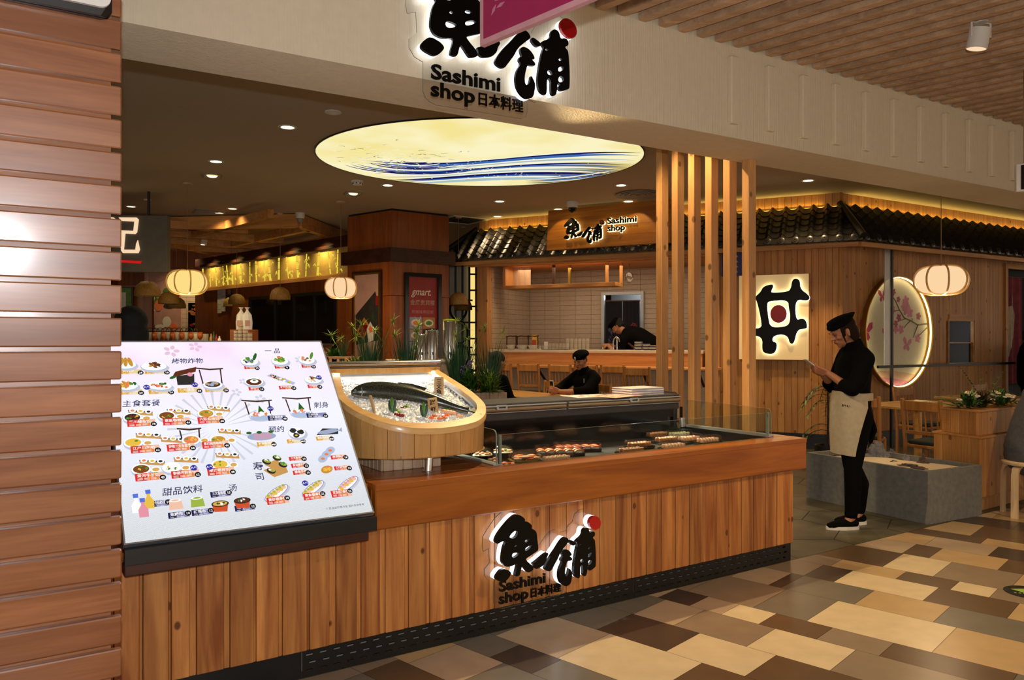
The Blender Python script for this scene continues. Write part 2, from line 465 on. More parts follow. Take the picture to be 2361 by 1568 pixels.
# ---------------------------------------------------------------- floor
for nm, h in (('tile_cream', 'c9b592'), ('tile_tan', 'b0936a'), ('tile_brown', '5c4733'), ('tile_dark', '42362e'),
              ('tile_grey', '6b6459'), ('tile_taupe', '84725f'), ('tile_light', 'a8927a')):
    flat(nm, h, .28, var=.07, vs=9)
TA = math.radians(-43.2)
E1 = (math.cos(TA), math.sin(TA)); E2 = (-E1[1], E1[0])
rows = [  # lower edge, [ (end, colour), ... ] read tile by tile
    (2.231, 2.530, -3.4, [(-2.95, 'light'), (-2.735, 'tan'), (-2.426, 'light'), (-1.9, 'grey'), (-1.5, 'taupe')]),
    (2.530, 2.735, -3.4, [(-2.735, 'grey'), (-2.515, 'grey'), (-2.26, 'dark'), (-1.9, 'grey'), (-1.5, 'tan')]),
    (2.735, 3.140, -3.4, [(-2.68, 'grey'), (-2.285, 'light'), (-1.777, 'cream'), (-1.2, 'brown'), (-.8, 'taupe')]),
    (3.140, 3.450, -3.4, [(-2.67, 'light'), (-2.365, 'grey'), (-1.966, 'dark'), (-1.572, 'cream'), (-1.17, 'brown'), (-.9, 'taupe')]),
    (3.450, 3.765, -3.4, [(-2.62, 'taupe'), (-2.36, 'grey'), (-2.115, 'light'), (-1.72, 'taupe'), (-1.327, 'cream'), (-.83, 'taupe'), (-.4, 'cream')]),
    (3.765, 3.975, -3.4, [(-2.62, 'taupe'), (-2.41, 'light'), (-2.21, 'dark'), (-2.02, 'light'), (-1.81, 'cream'), (-1.515, 'brown'), (-1.225, 'taupe'), (-.72, 'brown'), (-.3, 'grey')]),
    (3.975, 4.405, -3.4, [(-2.35, 'taupe'), (-1.944, 'taupe'), (-1.65, 'grey'), (-1.06, 'cream'), (-.5, 'tan'), (0, 'cream')]),
    (4.405, 4.730, -3.4, [(-2.3, 'taupe'), (-2.055, 'light'), (-1.98, 'dark'), (-1.564, 'grey'), (-1.169, 'tan'), (-.6, 'grey'), (-.2, 'tan')]),
    (4.730, 5.045, -3.4, [(-1.98, 'taupe'), (-1.798, 'dark'), (-1.307, 'cream'), (-.905, 'brown'), (-.5, 'tan'), (-.1, 'taupe')]),
    (5.045, 5.257, -3.4, [(-1.94, 'taupe'), (-1.546, 'tan'), (-1.25, 'brown'), (-1.05, 'cream'), (-.8, 'taupe'), (-.3, 'tan')]),
    (5.257, 5.680, -3.4, [(-1.69, 'brown'), (-1.395, 'cream'), (-1.0, 'taupe'), (-.5, 'tan'), (0, 'brown')]),
    (5.680, 6.010, -3.4, [(-1.534, 'brown'), (-1.137, 'tan'), (-.7, 'brown'), (-.3, 'tan')]),
    (6.010, 6.330, -3.4, [(-1.655, 'tan'), (-1.26, 'light'), (-.9, 'dark'), (-.4, 'tan')]),
    (6.330, 6.540, -3.4, [(-1.375, 'brown'), (-.9, 'tan'), (-.4, 'brown')]),
    (6.540, 6.970, -3.4, [(-1.483, 'tan'), (-1.0, 'brown'), (-.5, 'tan')]),
]
tiles = []
rnd = random.Random(3)
names = ['cream', 'tan', 'brown', 'dark', 'grey', 'taupe', 'light']
y = 2.231
hs = [.2, .31, .31, .42]; k = 0
while y > -6:
    h = hs[k % 4]; k += 1; rows.append((y - h, y, -5.0, [])); y -= h
y = 6.97; hs = [.33, .32, .21, .43]; k = 0
while y < 16:
    h = hs[k % 4]; k += 1; rows.append((y, y + h, -5.0, [])); y += h
for lo, hi, st, seq in rows:
    x = st
    for e, c in seq:
        while e - x > .75:
            w = rnd.choice([.2, .3, .4, .5, .6]); tiles.append((x, x + w, lo, hi, rnd.choice(names))); x += w
        tiles.append((x, e, lo, hi, c)); x = e
    while x < 7.5:
        w = rnd.choice([.2, .3, .4, .4, .5, .6]); tiles.append((x, x + w, lo, hi, rnd.choice(names))); x += w
def clip(poly, nx, ny, d):      # keep nx*x+ny*y <= d
    out = []
    for i in range(len(poly)):
        a, b = poly[i - 1], poly[i]; da = nx * a[0] + ny * a[1] - d; db = nx * b[0] + ny * b[1] - d
        if (da <= 0) != (db <= 0):
            t = da / (da - db); out.append((a[0] + t * (b[0] - a[0]), a[1] + t * (b[1] - a[1])))
        if db <= 0: out.append(b)
    return out
VN = (-math.sin(CA), math.cos(CA)); FLOOR_V = 3.285
mb = MB(); g = .0011
for x0, x1, lo, hi, c in tiles:
    p = [(x0 + g, lo + g), (x1 - g, lo + g), (x1 - g, hi - g), (x0 + g, hi - g)]
    p = [(E1[0] * a + E2[0] * b, E1[1] * a + E2[1] * b) for a, b in p]
    p = clip(p, VN[0], VN[1], FLOOR_V)
    if len(p) >= 3:
        mb.add([(a, b, 0) for a, b in p], [tuple(range(len(p)))], 'tile_' + c)
mb.add([(a, b, -.004) for a, b in clip([(-9, -7), (16, -7), (16, 16), (-9, 16)], VN[0], VN[1], FLOOR_V)], [(0, 1, 2, 3, 4)[:len(clip([(-9, -7), (16, -7), (16, 16), (-9, 16)], VN[0], VN[1], FLOOR_V))]], 'seam_dark')
struct(mb.build('floor'))
# inside floor: dark stone in large hexagons
mb = MB(); R = .36
for i in range(-22, 30):
    for j in range(-4, 46):
        cx = i * R * 1.5; cy = 1 + j * R * math.sqrt(3) + (R * math.sqrt(3) / 2 if i % 2 else 0)
        p = [(cx + (R - .004) * math.cos(PI / 3 * q), cy + (R - .004) * math.sin(PI / 3 * q)) for q in range(6)]
        p = clip(p, -VN[0], -VN[1], -FLOOR_V - .004)
        if len(p) >= 3 and cy < 22: mb.add([(a, b, 0) for a, b in p], [tuple(range(len(p)))], 'inner_floor')
pp = clip([(-14, -2), (18, -2), (18, 23), (-14, 23)], -VN[0], -VN[1], -FLOOR_V)
mb.add([(a, b, -.004) for a, b in pp], [tuple(range(len(pp)))], 'seam_dark')
struct(mb.build('floor_inside'))

# ---------------------------------------------------------------- beam, ceilings
mb = MB(); mb.box(-3.2, 14, 0, .475, 2.78, 3.60, 'white_plaster'); 
beam = struct(mb.build('beam_front', loc=(*BEAM0, 0), rz=BA))
# vertical comb texture of the render coat
m = M['white_plaster']; nt = m.node_tree; b = nt.nodes['Principled BSDF']
v, _, _ = coords(nt, (1, 1, .03), False)
n = N(nt, 'ShaderNodeTexNoise'); n.inputs['Scale'].default_value = 90; n.inputs['Detail'].default_value = 3; nt.links.new(v, n.inputs['Vector'])
bp = N(nt, 'ShaderNodeBump'); bp.inputs['Strength'].default_value = .5; bp.inputs['Distance'].default_value = .008
nt.links.new(n.outputs['Fac'], bp.inputs['Height']); nt.links.new(bp.outputs[0], b.inputs['Normal'])
for i in range(14):
    mb = MB(); mb.rbox(-.034, .034, -.035, .004, 2.865, 3.305, 'white_plaster', .006)
    o = struct(mb.build('trim_%d' % (i + 1))); p = fr(BEAM0, BA, 3.59 + .3517 * i, 0); o.location = p; o.rotation_euler = (0, 0, BA)
# shop ceiling behind the beam
mb = MB(); pp = clip([(-16, -6), (22, -6), (22, 24), (-16, 24)], math.sin(BA), -math.cos(BA), math.sin(BA) * BEAM0[0] - math.cos(BA) * BEAM0[1] - .46)
mb.add([(a, b2, CEIL) for a, b2 in pp], [tuple(range(len(pp)))[::-1]], 'ceiling_white')
struct(mb.build('ceiling'))
# mall ceiling of timber slats running up to the beam
mb = MB(); dirx = Vector((math.cos(math.radians(-45.5)), math.sin(math.radians(-45.5)), 0)); 
for i in range(-14, 96):
    s = 3.14 + .1605 * (i - 8)
    p = fr(BEAM0, BA, s, -.002)
    mb.box(0, 8.5, -.030, .030, CEIL, CEIL + .145, 'ceiling_slat', XF(p, 0, 0, math.radians(-45.5)))
struct(mb.build('ceiling_slats'))
mb = MB(); pp = clip([(-16, -8), (22, -8), (22, 24), (-16, 24)], -math.sin(BA), math.cos(BA), -math.sin(BA) * BEAM0[0] + math.cos(BA) * BEAM0[1] + .02)
mb.add([(a, b2, CEIL + .17) for a, b2 in pp], [tuple(range(len(pp)))[::-1]], 'dark_wood')
struct(mb.build('ceiling_deck'))

# ---------------------------------------------------------------- slat-clad column at the left edge
mb = MB()
top = 3.36; pitch = .1045
z = 2.368 - 24 * pitch
tilt = math.radians(4.0)
while z < 3.40:
    X = XF((0, 0, z + .002), tilt)
    mb.rbox(-1.9, 0, -.002, .020, 0, pitch * .855, 'slat_wood', .004, X)
    z += pitch
mb.box(-1.9, -.028, .016, .55, 0, 3.42, 'slat_wood')
struct(mb.build('wall_left', loc=cw(.324, 2.75), rz=CA))
# framed screen on the column, only its lower edge in the picture
t = thing('wall_display', 'black wall display with rounded white frame high on the slatted column', 'display', cw(.292, 2.70, 2.445), CA)
mb = MB(); mb.rbox(-1.1, 0, -.02, .04, 0, .62, 'black_paint', .02); mb.build('housing', t)
mb = MB()
def rrect(x0, x1, y0, y1, r, n=5):
    out = []
    for cx, cy, a0 in ((x1 - r, y0 + r, -90), (x1 - r, y1 - r, 0), (x0 + r, y1 - r, 90), (x0 + r, y0 + r, 180)):
        for k in range(n + 1):
            a = math.radians(a0 + 90 * k / n); out.append((cx + r * math.cos(a), cy + r * math.sin(a)))
    return out
mb.poly(rrect(-1.09, -.006, .018, .61, .03), 0, .012, 'white_paint', holes=[rrect(-1.07, -.026, .038, .59, .02)], X=STAND((0, -.02, 0)))
mb.build('bezel', t)
mb = MB(); mb.box(-1.07, -.026, -.024, -.018, .038, .59, 'black_gloss'); mb.build('screen', t)

# ---------------------------------------------------------------- pavilion walls: left wall (WA, with the kitchen opening) and right wall (WB)
def planks(mb, x0, x1, z0, z1, mat, w=.085, y0=0.0, th=.02, gap=.0022, holes=()):
    n = max(1, round((x1 - x0) / w)); w = (x1 - x0) / n
    for i in range(n):
        a = x0 + i * w; b = a + w; segs = [(z0, z1)]
        for hx0, hx1, hz0, hz1 in holes:
            if b > hx0 + .01 and a < hx1 - .01:
                ns = []
                for s0, s1 in segs:
                    if hz0 > s0: ns.append((s0, min(hz0, s1)))
                    if hz1 < s1: ns.append((max(hz1, s0), s1))
                segs = ns
        for s0, s1 in segs:
            if s1 - s0 > .005:
                mb.rbox(a + gap / 2, b - gap / 2, y0, y0 + th, s0, s1, mat, .003)
mb = MB()
planks(mb, -5.37, -1.54, 2.62, CEIL, 'pine'); planks(mb, -1.54, 0.0, .20, CEIL, 'pine')
mb.box(-5.37, 0, .02, .06, 2.62, CEIL, 'seam_dark'); mb.box(-1.54, 0, .02, .06, .0, 2.62, 'seam_dark')
struct(mb.build('wall_back', loc=(*CORNER, 0), rz=WAA))
mb = MB(); mb.box(-1.54, .01, -.015, .02, 0, .20, 'black_paint'); struct(mb.build('baseboard_back', loc=(*CORNER, 0), rz=WAA))
mb = MB()
planks(mb, 0, 6.6, .20, CEIL, 'pine', holes=[(2.51, 3.16, 1.11, 1.73), (4.10, 5.3, .2, 2.62)])
mb.box(0, 2.51, .02, .06, .0, CEIL, 'seam_dark'); mb.box(3.16, 4.10, .02, .06, .0, CEIL, 'seam_dark')
mb.box(2.51, 3.16, .02, .06, .0, 1.11, 'seam_dark'); mb.box(2.51, 3.16, .02, .06, 1.73, CEIL, 'seam_dark'); mb.box(4.10, 6.6, .02, .06, 2.62, CEIL, 'seam_dark')
struct(mb.build('wall_right', loc=(*CORNER, 0), rz=WBA))
mb = MB(); mb.box(0, 4.1, -.015, .02, 0, .20, 'black_paint'); struct(mb.build('baseboard_right', loc=(*CORNER, 0), rz=WBA))
mb = MB()
for x in (-.045, .0):
    pass
mb.box(-.012, .03, -.03, .0, .2, CEIL, 'pine'); struct(mb.build('trim_15', loc=(*CORNER, 0), rz=math.radians(2)))
# kitchen opening: posts, head beam with soffit, tiled walls
mb = MB(); mb.rbox(-5.38, -5.19, -.06, .10, 0, 2.66, 'pine_post', .006); struct(mb.build('trim_16', loc=(*CORNER, 0), rz=WAA))
mb = MB(); mb.rbox(-1.74, -1.54, -.05, .10, 0, 2.66, 'pine_post', .006); struct(mb.build('trim_17', loc=(*CORNER, 0), rz=WAA))
mb = MB(); mb.rbox(-5.38, -1.54, -.34, -.24, 2.60, 2.72, 'pine_x', .006); mb.box(-5.38, -1.54, -.24, .08, 2.64, 2.70, 'pine_x')
mb.box(-5.2, -1.7, .06, 2.6, 2.64, 2.68, 'pine_x')
struct(mb.build('beam_kitchen', loc=(*CORNER, 0), rz=WAA))
def tile_wall(mb, x0, x1, z0, z1, tw=.29, th=.082, X=None, holes=()):
    mb.box(x0, x1, .006, .03, z0, z1, 'tile_grout', X) if not holes else None
    z = z0
    while z < z1 - .01:
        x = x0
        while x < x1 - .01:
            a, b, c, d = x + .0022, min(x + tw, x1) - .0022, z + .0022, min(z + th, z1) - .0022
            ps = [(a, b, c, d)]
            for h in holes:
                if b > h[0] and a < h[1] and d > h[2] and c < h[3]: ps = [q for q in ((a, min(b, h[0]), c, d), (max(a, h[1]), b, c, d), (max(a, h[0]), min(b, h[1]), max(c, h[3]), d)) if q[1] - q[0] > .004 and q[3] - q[2] > .004]
            for a, b, c, d in ps:
                mb.box(a, b, 0, .012, c, d, 'tile_glaze', X)
                if holes: mb.box(a - .0022, b + .0022, .010, .03, c - .0022, d + .0022, 'tile_grout', X)
            x += tw
        z += th
KD = 1.55
mb = MB()
DX0, DX1, DZ = -3.78, -3.14, 2.21
tile_wall(mb, -5.19, -1.1, .0, 2.66, X=XF((0, KD, 0)), holes=[(DX0, DX1, 0, DZ)])
struct(mb.build('wall_kitchen_back', loc=(*CORNER, 0), rz=WAA))
mb = MB(); tile_wall(mb, .1, KD, 0, 2.66, X=XF((-5.19, 0, 0), 0, 0, PI / 2)); 
struct(mb.build('wall_kitchen_left', loc=(*CORNER, 0), rz=WAA))
# doorway in the kitchen back wall
mb = MB()
mb.box(DX0 - .05, DX0, KD - .05, KD + .04, 0, DZ + .05, 'alu'); mb.box(DX1, DX1 + .05, KD - .05, KD + .04, 0, DZ + .05, 'alu'); mb.box(DX0, DX1, KD - .05, KD + .04, DZ, DZ + .05, 'alu')
mb.box(DX0 - .3, DX1 + .3, KD + 1.2, KD + 1.25, 0, 2.6, 'grey_paint'); 
struct(mb.build('door_1', loc=(*CORNER, 0), rz=WAA))
lamp('corridor_light', 'POINT', fr(CORNER, WAA, DX0 + .3, KD + .8, 2.3), 9, (.75, .88, 1), .08)
# far walls closing the shop
mb = MB(); mb.box(-1.0, 20, -.1, 0, 0, CEIL, 'cherry'); struct(mb.build('wall_far_left', loc=(-15.0, 5.0, 0), rz=math.radians(63)))
mb = MB(); mb.box(-9, 12, 0, .1, 0, CEIL, 'cherry'); struct(mb.build('wall_far_back', loc=(0, 20.5, 0)))
mb = MB(); mb.box(0, 8.5, 0, .1, 0, CEIL, 'pine'); struct(mb.build('wall_light_block', loc=(10.2, 13.8, 0), rz=1.05))  # unseen wall added to block ambient light from behind the pavilion

# ---------------------------------------------------------------- the counter
CU0, CU1 = -.6, 4.375
ct = thing('display_counter', 'long cedar-plank service counter with thick orange wood top around the chilled case', 'counter', cw(0, 0), CA)
mb = MB(); rnd = random.Random(5); u = -.1
edges = [-.1, .02, .14, .25, .36, .461, .562, .655, .784, .889, .998, 1.115, 1.233, 1.35, 1.467, 1.583, 1.693, 1.812, 1.936, 2.052, 2.165, 2.28, 2.39, 2.5]
while edges[-1] < CU1 - .13: edges.append(edges[-1] + .114)
edges[-1] = CU1
for a, b in zip(edges, edges[1:]):
    f = rnd.uniform(.72, .92); m_ = a + (b - a) * f
    mb.rbox(a + .0015, m_ - .0005, 3.28, 3.302, .118, .61, 'cedar', .002)
    mb.rbox(m_ + .0005, b - .0005, 3.284, 3.302, .118, .61, 'cedar', .002)
mb.build('front_panel', ct)
mb = MB(); mb.box(CU1 - .022, CU1 - .0008, 3.303, 4.46, .118, .61, 'cedar'); mb.build('end_panel', ct)
mb = MB()
AV = 3.245
mb.rbox(1.404, 4.463, AV, AV + .045, .600, .795, 'apron_wood', .006)
mb.build('apron', ct)
mb = MB(); mb.rbox(4.424, 4.463, AV + .046, 4.47, .600, .795, 'apron_wood', .006); mb.build('apron', ct)
mb = MB(); mb.rbox(1.404, 1.44, AV + .046, 4.30, .600, .795, 'apron_wood', .006); mb.build('apron', ct)
# top boards: front strip, left field (three boards), right strip
def board(u0, u1, v0, v1):
    m2 = MB(); m2.rbox(u0 + .0008, u1 - .0008, v0 + .0008, v1 - .0008, .772, .802, 'apron_wood', .003); m2.build('top_board', ct)
board(1.404, 4.465, AV - .003, 3.40)
board(1.404, 2.13, 3.40, 3.56); board(1.404, 2.13, 3.56, 3.70); board(1.404, 2.13, 3.70, 4.28)
board(4.33, 4.465, 3.40, 4.47)
# plinth: plain black board at the left, perforated metal at the right
mb = MB(); mb.box(-.1, 1.083, 3.292, 3.31, 0, .117, 'black_paint'); mb.build('kickboard', ct)
mb = MB()
def perf(u0, u1):
    holes = []; n = int((u1 - u0 - .02) / .062)
    for r, z in enumerate((.028, .062, .096)):
        for i in range(n):
            a = u0 + .018 + i * (u1 - u0 - .036) / n + (.0 if r % 2 == 0 else .014)
            holes.append([(a, z - .005), (a + .026, z - .005), (a + .030, z), (a + .026, z + .005), (a, z + .005), (a - .004, z)])
    mb.poly([(u0, 0.002), (u1, 0.002), (u1, .118), (u0, .118)], -.003, 0, 'black_metal', holes=holes, X=STAND((0, 3.290, 0)))
perf(1.086, 2.980); perf(2.984, 4.357)
mb.box(4.350, 4.357, 3.292, 4.4, .002, .118, 'black_metal')
mb.build('vent_grille', ct)
mb = MB(); mb.box(1.1, 4.33, 3.36, 3.38, 0, .118, 'grey_paint'); mb.build('backing', ct)
mb = MB(); mb.box(-.1, 1.39, 3.303, 4.28, .60, .80, 'apron_wood'); mb.build('top_board', ct)

# ---------------------------------------------------------------- shop logo, traced on its own plane
LS = .18498
def lp(pts, v=3.18):
    out = []
    for x, y in pts:
        u_, z_ = at_v(1100 + x * LS, 1140 + y * LS, cw(0, v)[:2], CA)
        out.append((u_, z_))
    return out
FISH = [(243, 610), (246, 560), (290, 480), (360, 390), (430, 310), (490, 262), (520, 258), (560, 268), (610, 305), (618, 325), (608, 345), (650, 345), (690, 380), (703, 405), (690, 430), (735, 450), (760, 480), (768, 560), (785, 690), (770, 715), (640, 800), (625, 815), (640, 840), (700, 890), (722, 925), (718, 950), (660, 985), (640, 975), (590, 910), (575, 905), (555, 1000), (540, 1025), (500, 1030), (488, 1020), (520, 890), (510, 875), (440, 905), (400, 912), (360, 905), (335, 870), (325, 830), (335, 740), (350, 660), (380, 590), (345, 588), (310, 605), (275, 628)]
FISH_H = [[(410, 540), (480, 460), (520, 465), (530, 490), (505, 540), (460, 562)], [(608, 598), (628, 572), (678, 568), (660, 590), (628, 606)],
          [(612, 705), (625, 670), (700, 635), (705, 655), (660, 695), (625, 715)], [(450, 790), (460, 735), (550, 735), (535, 765), (480, 802)], [(482, 665), (492, 640), (520, 638), (512, 662)]]
DOT = [(250, 1050), (262, 1015), (325, 937), (400, 950), (436, 972), (445, 1000), (375, 1100), (300, 1092), (258, 1077)]
DASH = [(710, 870), (740, 855), (885, 730), (912, 745), (888, 795), (880, 840), (840, 900), (780, 932), (755, 938), (725, 925), (727, 900)]
ROOFS = [(862, 940), (870, 905), (930, 790), (1000, 690), (1060, 590), (1110, 540), (1140, 545), (1165, 575), (1160, 600), (1060, 720), (1030, 800), (975, 900), (940, 965), (890, 965)]
TICK = [(1165, 600), (1185, 575), (1225, 588), (1252, 602), (1250, 630), (1215, 650), (1185, 630)]
GOOD = [(1075, 720), (1110, 690), (1160, 700), (1195, 740), (1200, 770), (1168, 776), (1205, 800), (1205, 825), (1170, 838), (1140, 840), (1120, 920), (1112, 1000), (1130, 1040), (1160, 990), (1165, 920), (1200, 970), (1205, 1010), (1190, 1110), (1150, 1150), (1100, 1150), (1050, 1100), (1035, 1020), (1045, 940), (1085, 855), (1065, 840), (1070, 800), (1095, 790), (1080, 755)]
PU = [(1250, 588), (1335, 520), (1340, 450), (1375, 418), (1410, 430), (1420, 490), (1455, 465), (1485, 470), (1490, 520), (1455, 545), (1485, 570), (1490, 600), (1500, 740), (1500, 890), (1490, 915), (1430, 960), (1405, 950), (1402, 925), (1425, 905), (1395, 888), (1390, 990), (1370, 1030), (1340, 1022), (1338, 950), (1340, 892), (1302, 890), (1305, 1045), (1270, 1055), (1235, 1030), (1222, 960), (1235, 830), (1265, 660), (1280, 628), (1262, 612)]
PU_H = [[(1285, 645), (1298, 627), (1320, 628), (1310, 650)], [(1397, 790), (1405, 750), (1445, 725), (1447, 755), (1420, 787)], [(1398, 872), (1415, 820), (1450, 830), (1448, 860), (1415, 890)], [(1306, 820), (1340, 810), (1356, 848), (1310, 862)], [(1400, 690), (1415, 662), (1440, 660), (1425, 690)]]
RED = [(1490 + 72 * math.cos(a), 362 + 85 * math.sin(a)) for a in [2 * PI * k / 20 for k in range(20)]]
BACK = [(180, 760), (168, 690), (175, 570), (240, 460), (330, 330), (430, 240), (500, 221), (570, 224), (640, 270), (720, 370), (790, 500), (812, 620), (808, 675), (890, 665), (960, 560), (1010, 500), (1080, 475), (1140, 510), (1220, 490), (1250, 420), (1300, 380), (1330, 280), (1390, 225), (1450, 212), (1520, 250), (1570, 350), (1540, 470), (1520, 880), (1450, 970), (1360, 1050), (1270, 1080), (1255, 1110), (1195, 1105), (1185, 1240), (1170, 1280), (1140, 1305), (420, 1480), (370, 1475), (330, 1450), (310, 1400), (310, 1140), (240, 1125), (195, 1060), (195, 980), (260, 900), (250, 720)]
# to logo units: origin at the left foot of the fish, metres on the counter sign
LO = lp([(600, 800)])[0]
def rnd_(P):      # brush outlines: cut every corner twice
    for _ in range(2): P = [q for i in range(len(P)) for q in ((P[i - 1][0] * .25 + P[i][0] * .75, P[i - 1][1] * .25 + P[i][1] * .75), (P[i][0] * .75 + P[(i + 1) % len(P)][0] * .25, P[i][1] * .75 + P[(i + 1) % len(P)][1] * .25))]
    return P
def lu(pts): return [(a - LO[0], b - LO[1]) for a, b in lp(pts)]
GLYPH = [(rnd_(lu(o_)), [rnd_(lu(h)) for h in hh]) for o_, hh in ((FISH, FISH_H), (DOT, []), (DASH, []), (ROOFS, []), (TICK, []), (GOOD, []), (PU, PU_H))]
GRED = lu(RED); GBACK = lu(BACK)
tS = lu([(368, 1262), (950, 1150), (366, 1418), (735, 1350), (752, 1338), (1145, 1250)])
def logo(root, k, depth, back=True, words=True, gap=.02, k2=None, led='led_white'):
    # letters: glowing acrylic body behind, black face in front; local X right, Y up, +Z towards the viewer
    sc = lambda pts: [(a * k, b * k) for a, b in pts]
    if back:
        mb = MB(); mb.poly(sc(GBACK), 0, .006, 'acrylic', side='glass_edge', X=None); o = mb.build('acrylic_sheet', root, rot=(PI / 2, 0, 0), label='clear acrylic backing sheet cut around the letters')
    for outer, holes in GLYPH:
        mb = MB(); mb.poly(sc(outer), .006 + gap, .006 + gap + depth * .62, led, holes=[sc(h) for h in holes])
        gl = mb.build('glow_body', root, rot=(PI / 2, 0, 0), label='white glowing letter body')
        mb = MB(); mb.poly(sc(outer), .0065 + gap + depth * .62, .006 + gap + depth, 'letter_black', holes=[sc(h) for h in holes])
        mb.build('letter_face', root, rot=(PI / 2, 0, 0), label='black brush-stroke letter face')
    mb = MB(); mb.poly(sc(GRED), .006 + gap, .006 + gap + depth * .62, led); mb.build('glow_body', root, rot=(PI / 2, 0, 0), label='white glowing disc body')
    mb = MB(); mb.poly(sc(GRED), .0065 + gap + depth * .62, .006 + gap + depth, 'red_gloss'); mb.build('red_dot', root, rot=(PI / 2, 0, 0), label='round red dot')
    if words:
        mb = MB(); e = .0045
        mb.text('Sashimi', .072 * k, 'letter_black', XF((tS[0][0] * k, tS[0][1] * k, .008 + e)), e, .0016 * k, fw=(tS[1][0] - tS[0][0]) * k)
        mb.text('shop', .072 * k, 'letter_black', XF((tS[2][0] * k, tS[2][1] * k, .008 + e)), e, .0016 * k, fw=(tS[3][0] - tS[2][0]) * k)
        mb.text('日本料理', .052 * k, 'letter_black', XF((tS[4][0] * k, tS[4][1] * k + .003 * k, .008 + e)), e, .0006 * k, fw=(tS[5][0] - tS[4][0]) * k)
        mb.build('lettering', root, rot=(PI / 2, 0, 0), label='raised black words Sashimi shop and four Japanese characters')
t = thing('logo_sign', 'backlit black brush-letter sign with red dot on the front of the cedar counter', 'sign', cw(LO[0], 3.262, LO[1]), CA, 'shop logo signs')
logo(t, 1.0, .054, gap=.010)
# the same sign, larger, on the white beam (its dot reads about 71 px against 27 px on the counter)
def beam_pt(x, y, off=.0): return at_v(x, y, fr(BEAM0, BA, 0, -off)[:2], BA)
ub1, zb1 = beam_pt(1316, 54, .10); ub0, zb0 = beam_pt(1001, 104, .10)   # red dot centre, left dot centre on the upper sign
rd = (sum(p[0] for p in GRED) / 20, sum(p[1] for p in GRED) / 20); ld = lu([(345, 1020)])[0]
KB = (ub1 - ub0) / (rd[0] - ld[0])
ox, oz = ub0 - ld[0] * KB, zb0 - ld[1] * KB
print('upper logo scale', KB, 'rot check', (zb1 - zb0), (rd[1] - ld[1]) * KB)
t = thing('logo_sign', 'large backlit black brush-letter sign with red dot hanging on the white beam', 'sign', fr(BEAM0, BA, ox, -.014, oz), BA, 'shop logo signs')
logo(t, KB, .052, gap=.008)
# brush-letter sign on the tilted timber board over the kitchen
pL = Vector((.519, 11.70)) * .975; pR = Vector((2.06, 10.76)) * .975; sd = (pR - pL).normalized(); sa = math.atan2(sd.y, sd.x); sw = (pR - pL).length + .12
BZ0 = at_v(1270, 577, pL, sa)[1]
t = thing('shop_board', 'golden timber signboard with small backlit brush letters over the kitchen roof', 'sign', (pL.x, pL.y, BZ0), sa, 'shop logo signs')
TB = math.radians(-5)
Rm = (PI / 2 + TB, 0, 0)
mb = MB()
for i in range(4):
    mb.poly([(0, i * .148 + .001), (sw, i * .148 + .001), (sw, i * .148 + .147), (0, i * .148 + .147)], -.05, 0, 'sign_wood')
mb.build('board', t, rot=Rm)
def sg(x, y):      # board coordinates of a reading
    a, b = at_v(x, y, pL, sa); return a, b - BZ0
a0 = sg(1370, 537); f0 = sg(1310, 549); r0 = sg(1390.5, 503)
K2 = (r0[0] - f0[0]) / (rd[0] - ld[0])
lt = bpy.data.objects.new('brush_letters', None); COL.objects.link(lt); lt.parent = t
ki = K2
sc2 = lambda pts: [(f0[0] + (a - ld[0]) * ki, f0[1] + (b - ld[1]) * ki) for a, b in pts]
for outer, holes in GLYPH:
    mb = MB(); mb.poly(sc2(outer), .02, .055, 'led_warm', holes=[sc2(h) for h in holes]); mb.build('glow_body', lt, rot=Rm, label='white glowing letter body')
    mb = MB(); mb.poly(sc2(outer), .0555, .075, 'letter_black', holes=[sc2(h) for h in holes]); mb.build('letter_face', lt, rot=Rm)
mb = MB(); mb.poly(sc2(GRED), .02, .055, 'led_warm'); mb.build('glow_body', lt, rot=Rm, label='white glowing disc body')
mb = MB(); mb.poly(sc2(GRED), .0555, .075, 'deep_red'); mb.text('TM', .07, 'poster_pink', XF((sc2([rd])[0][0] - .05, sc2([rd])[0][1] - .025, .0755)), .001, 0)
mb.build('red_dot', lt, rot=Rm)
for word, (x, y) in (('Sashimi', (1401, 516)), ('shop', (1403, 533))):
    a_, b_ = sg(x, y)
    for mt, z0, off in (('led_warm', .035, .008), ('letter_black', .052, .003)):
        mb = MB(); mb.text(word, .120, mt, XF((a_, b_ - .01, z0)), .010, off, fw=.44 if word == 'Sashimi' else .26)
        mb.build('word_glow' if mt == 'led_warm' else 'word_face', t, rot=Rm)
for x, y, nx in ((1287, 481, 1300), (1449, 463, 1465)):
    p = at_h(x, y, CEIL - .01)
    q = fr(pL, sa, sg(nx, 520)[0], 0, 3.0)
    p2 = q + Vector((math.sin(sa), -math.cos(sa), 0)) * .30; p2.z = 3.36
    lamp('board_spot', 'SPOT', p2, 9, (1, .68, .25), .015, (q.x, q.y, 2.85), 70, .25)

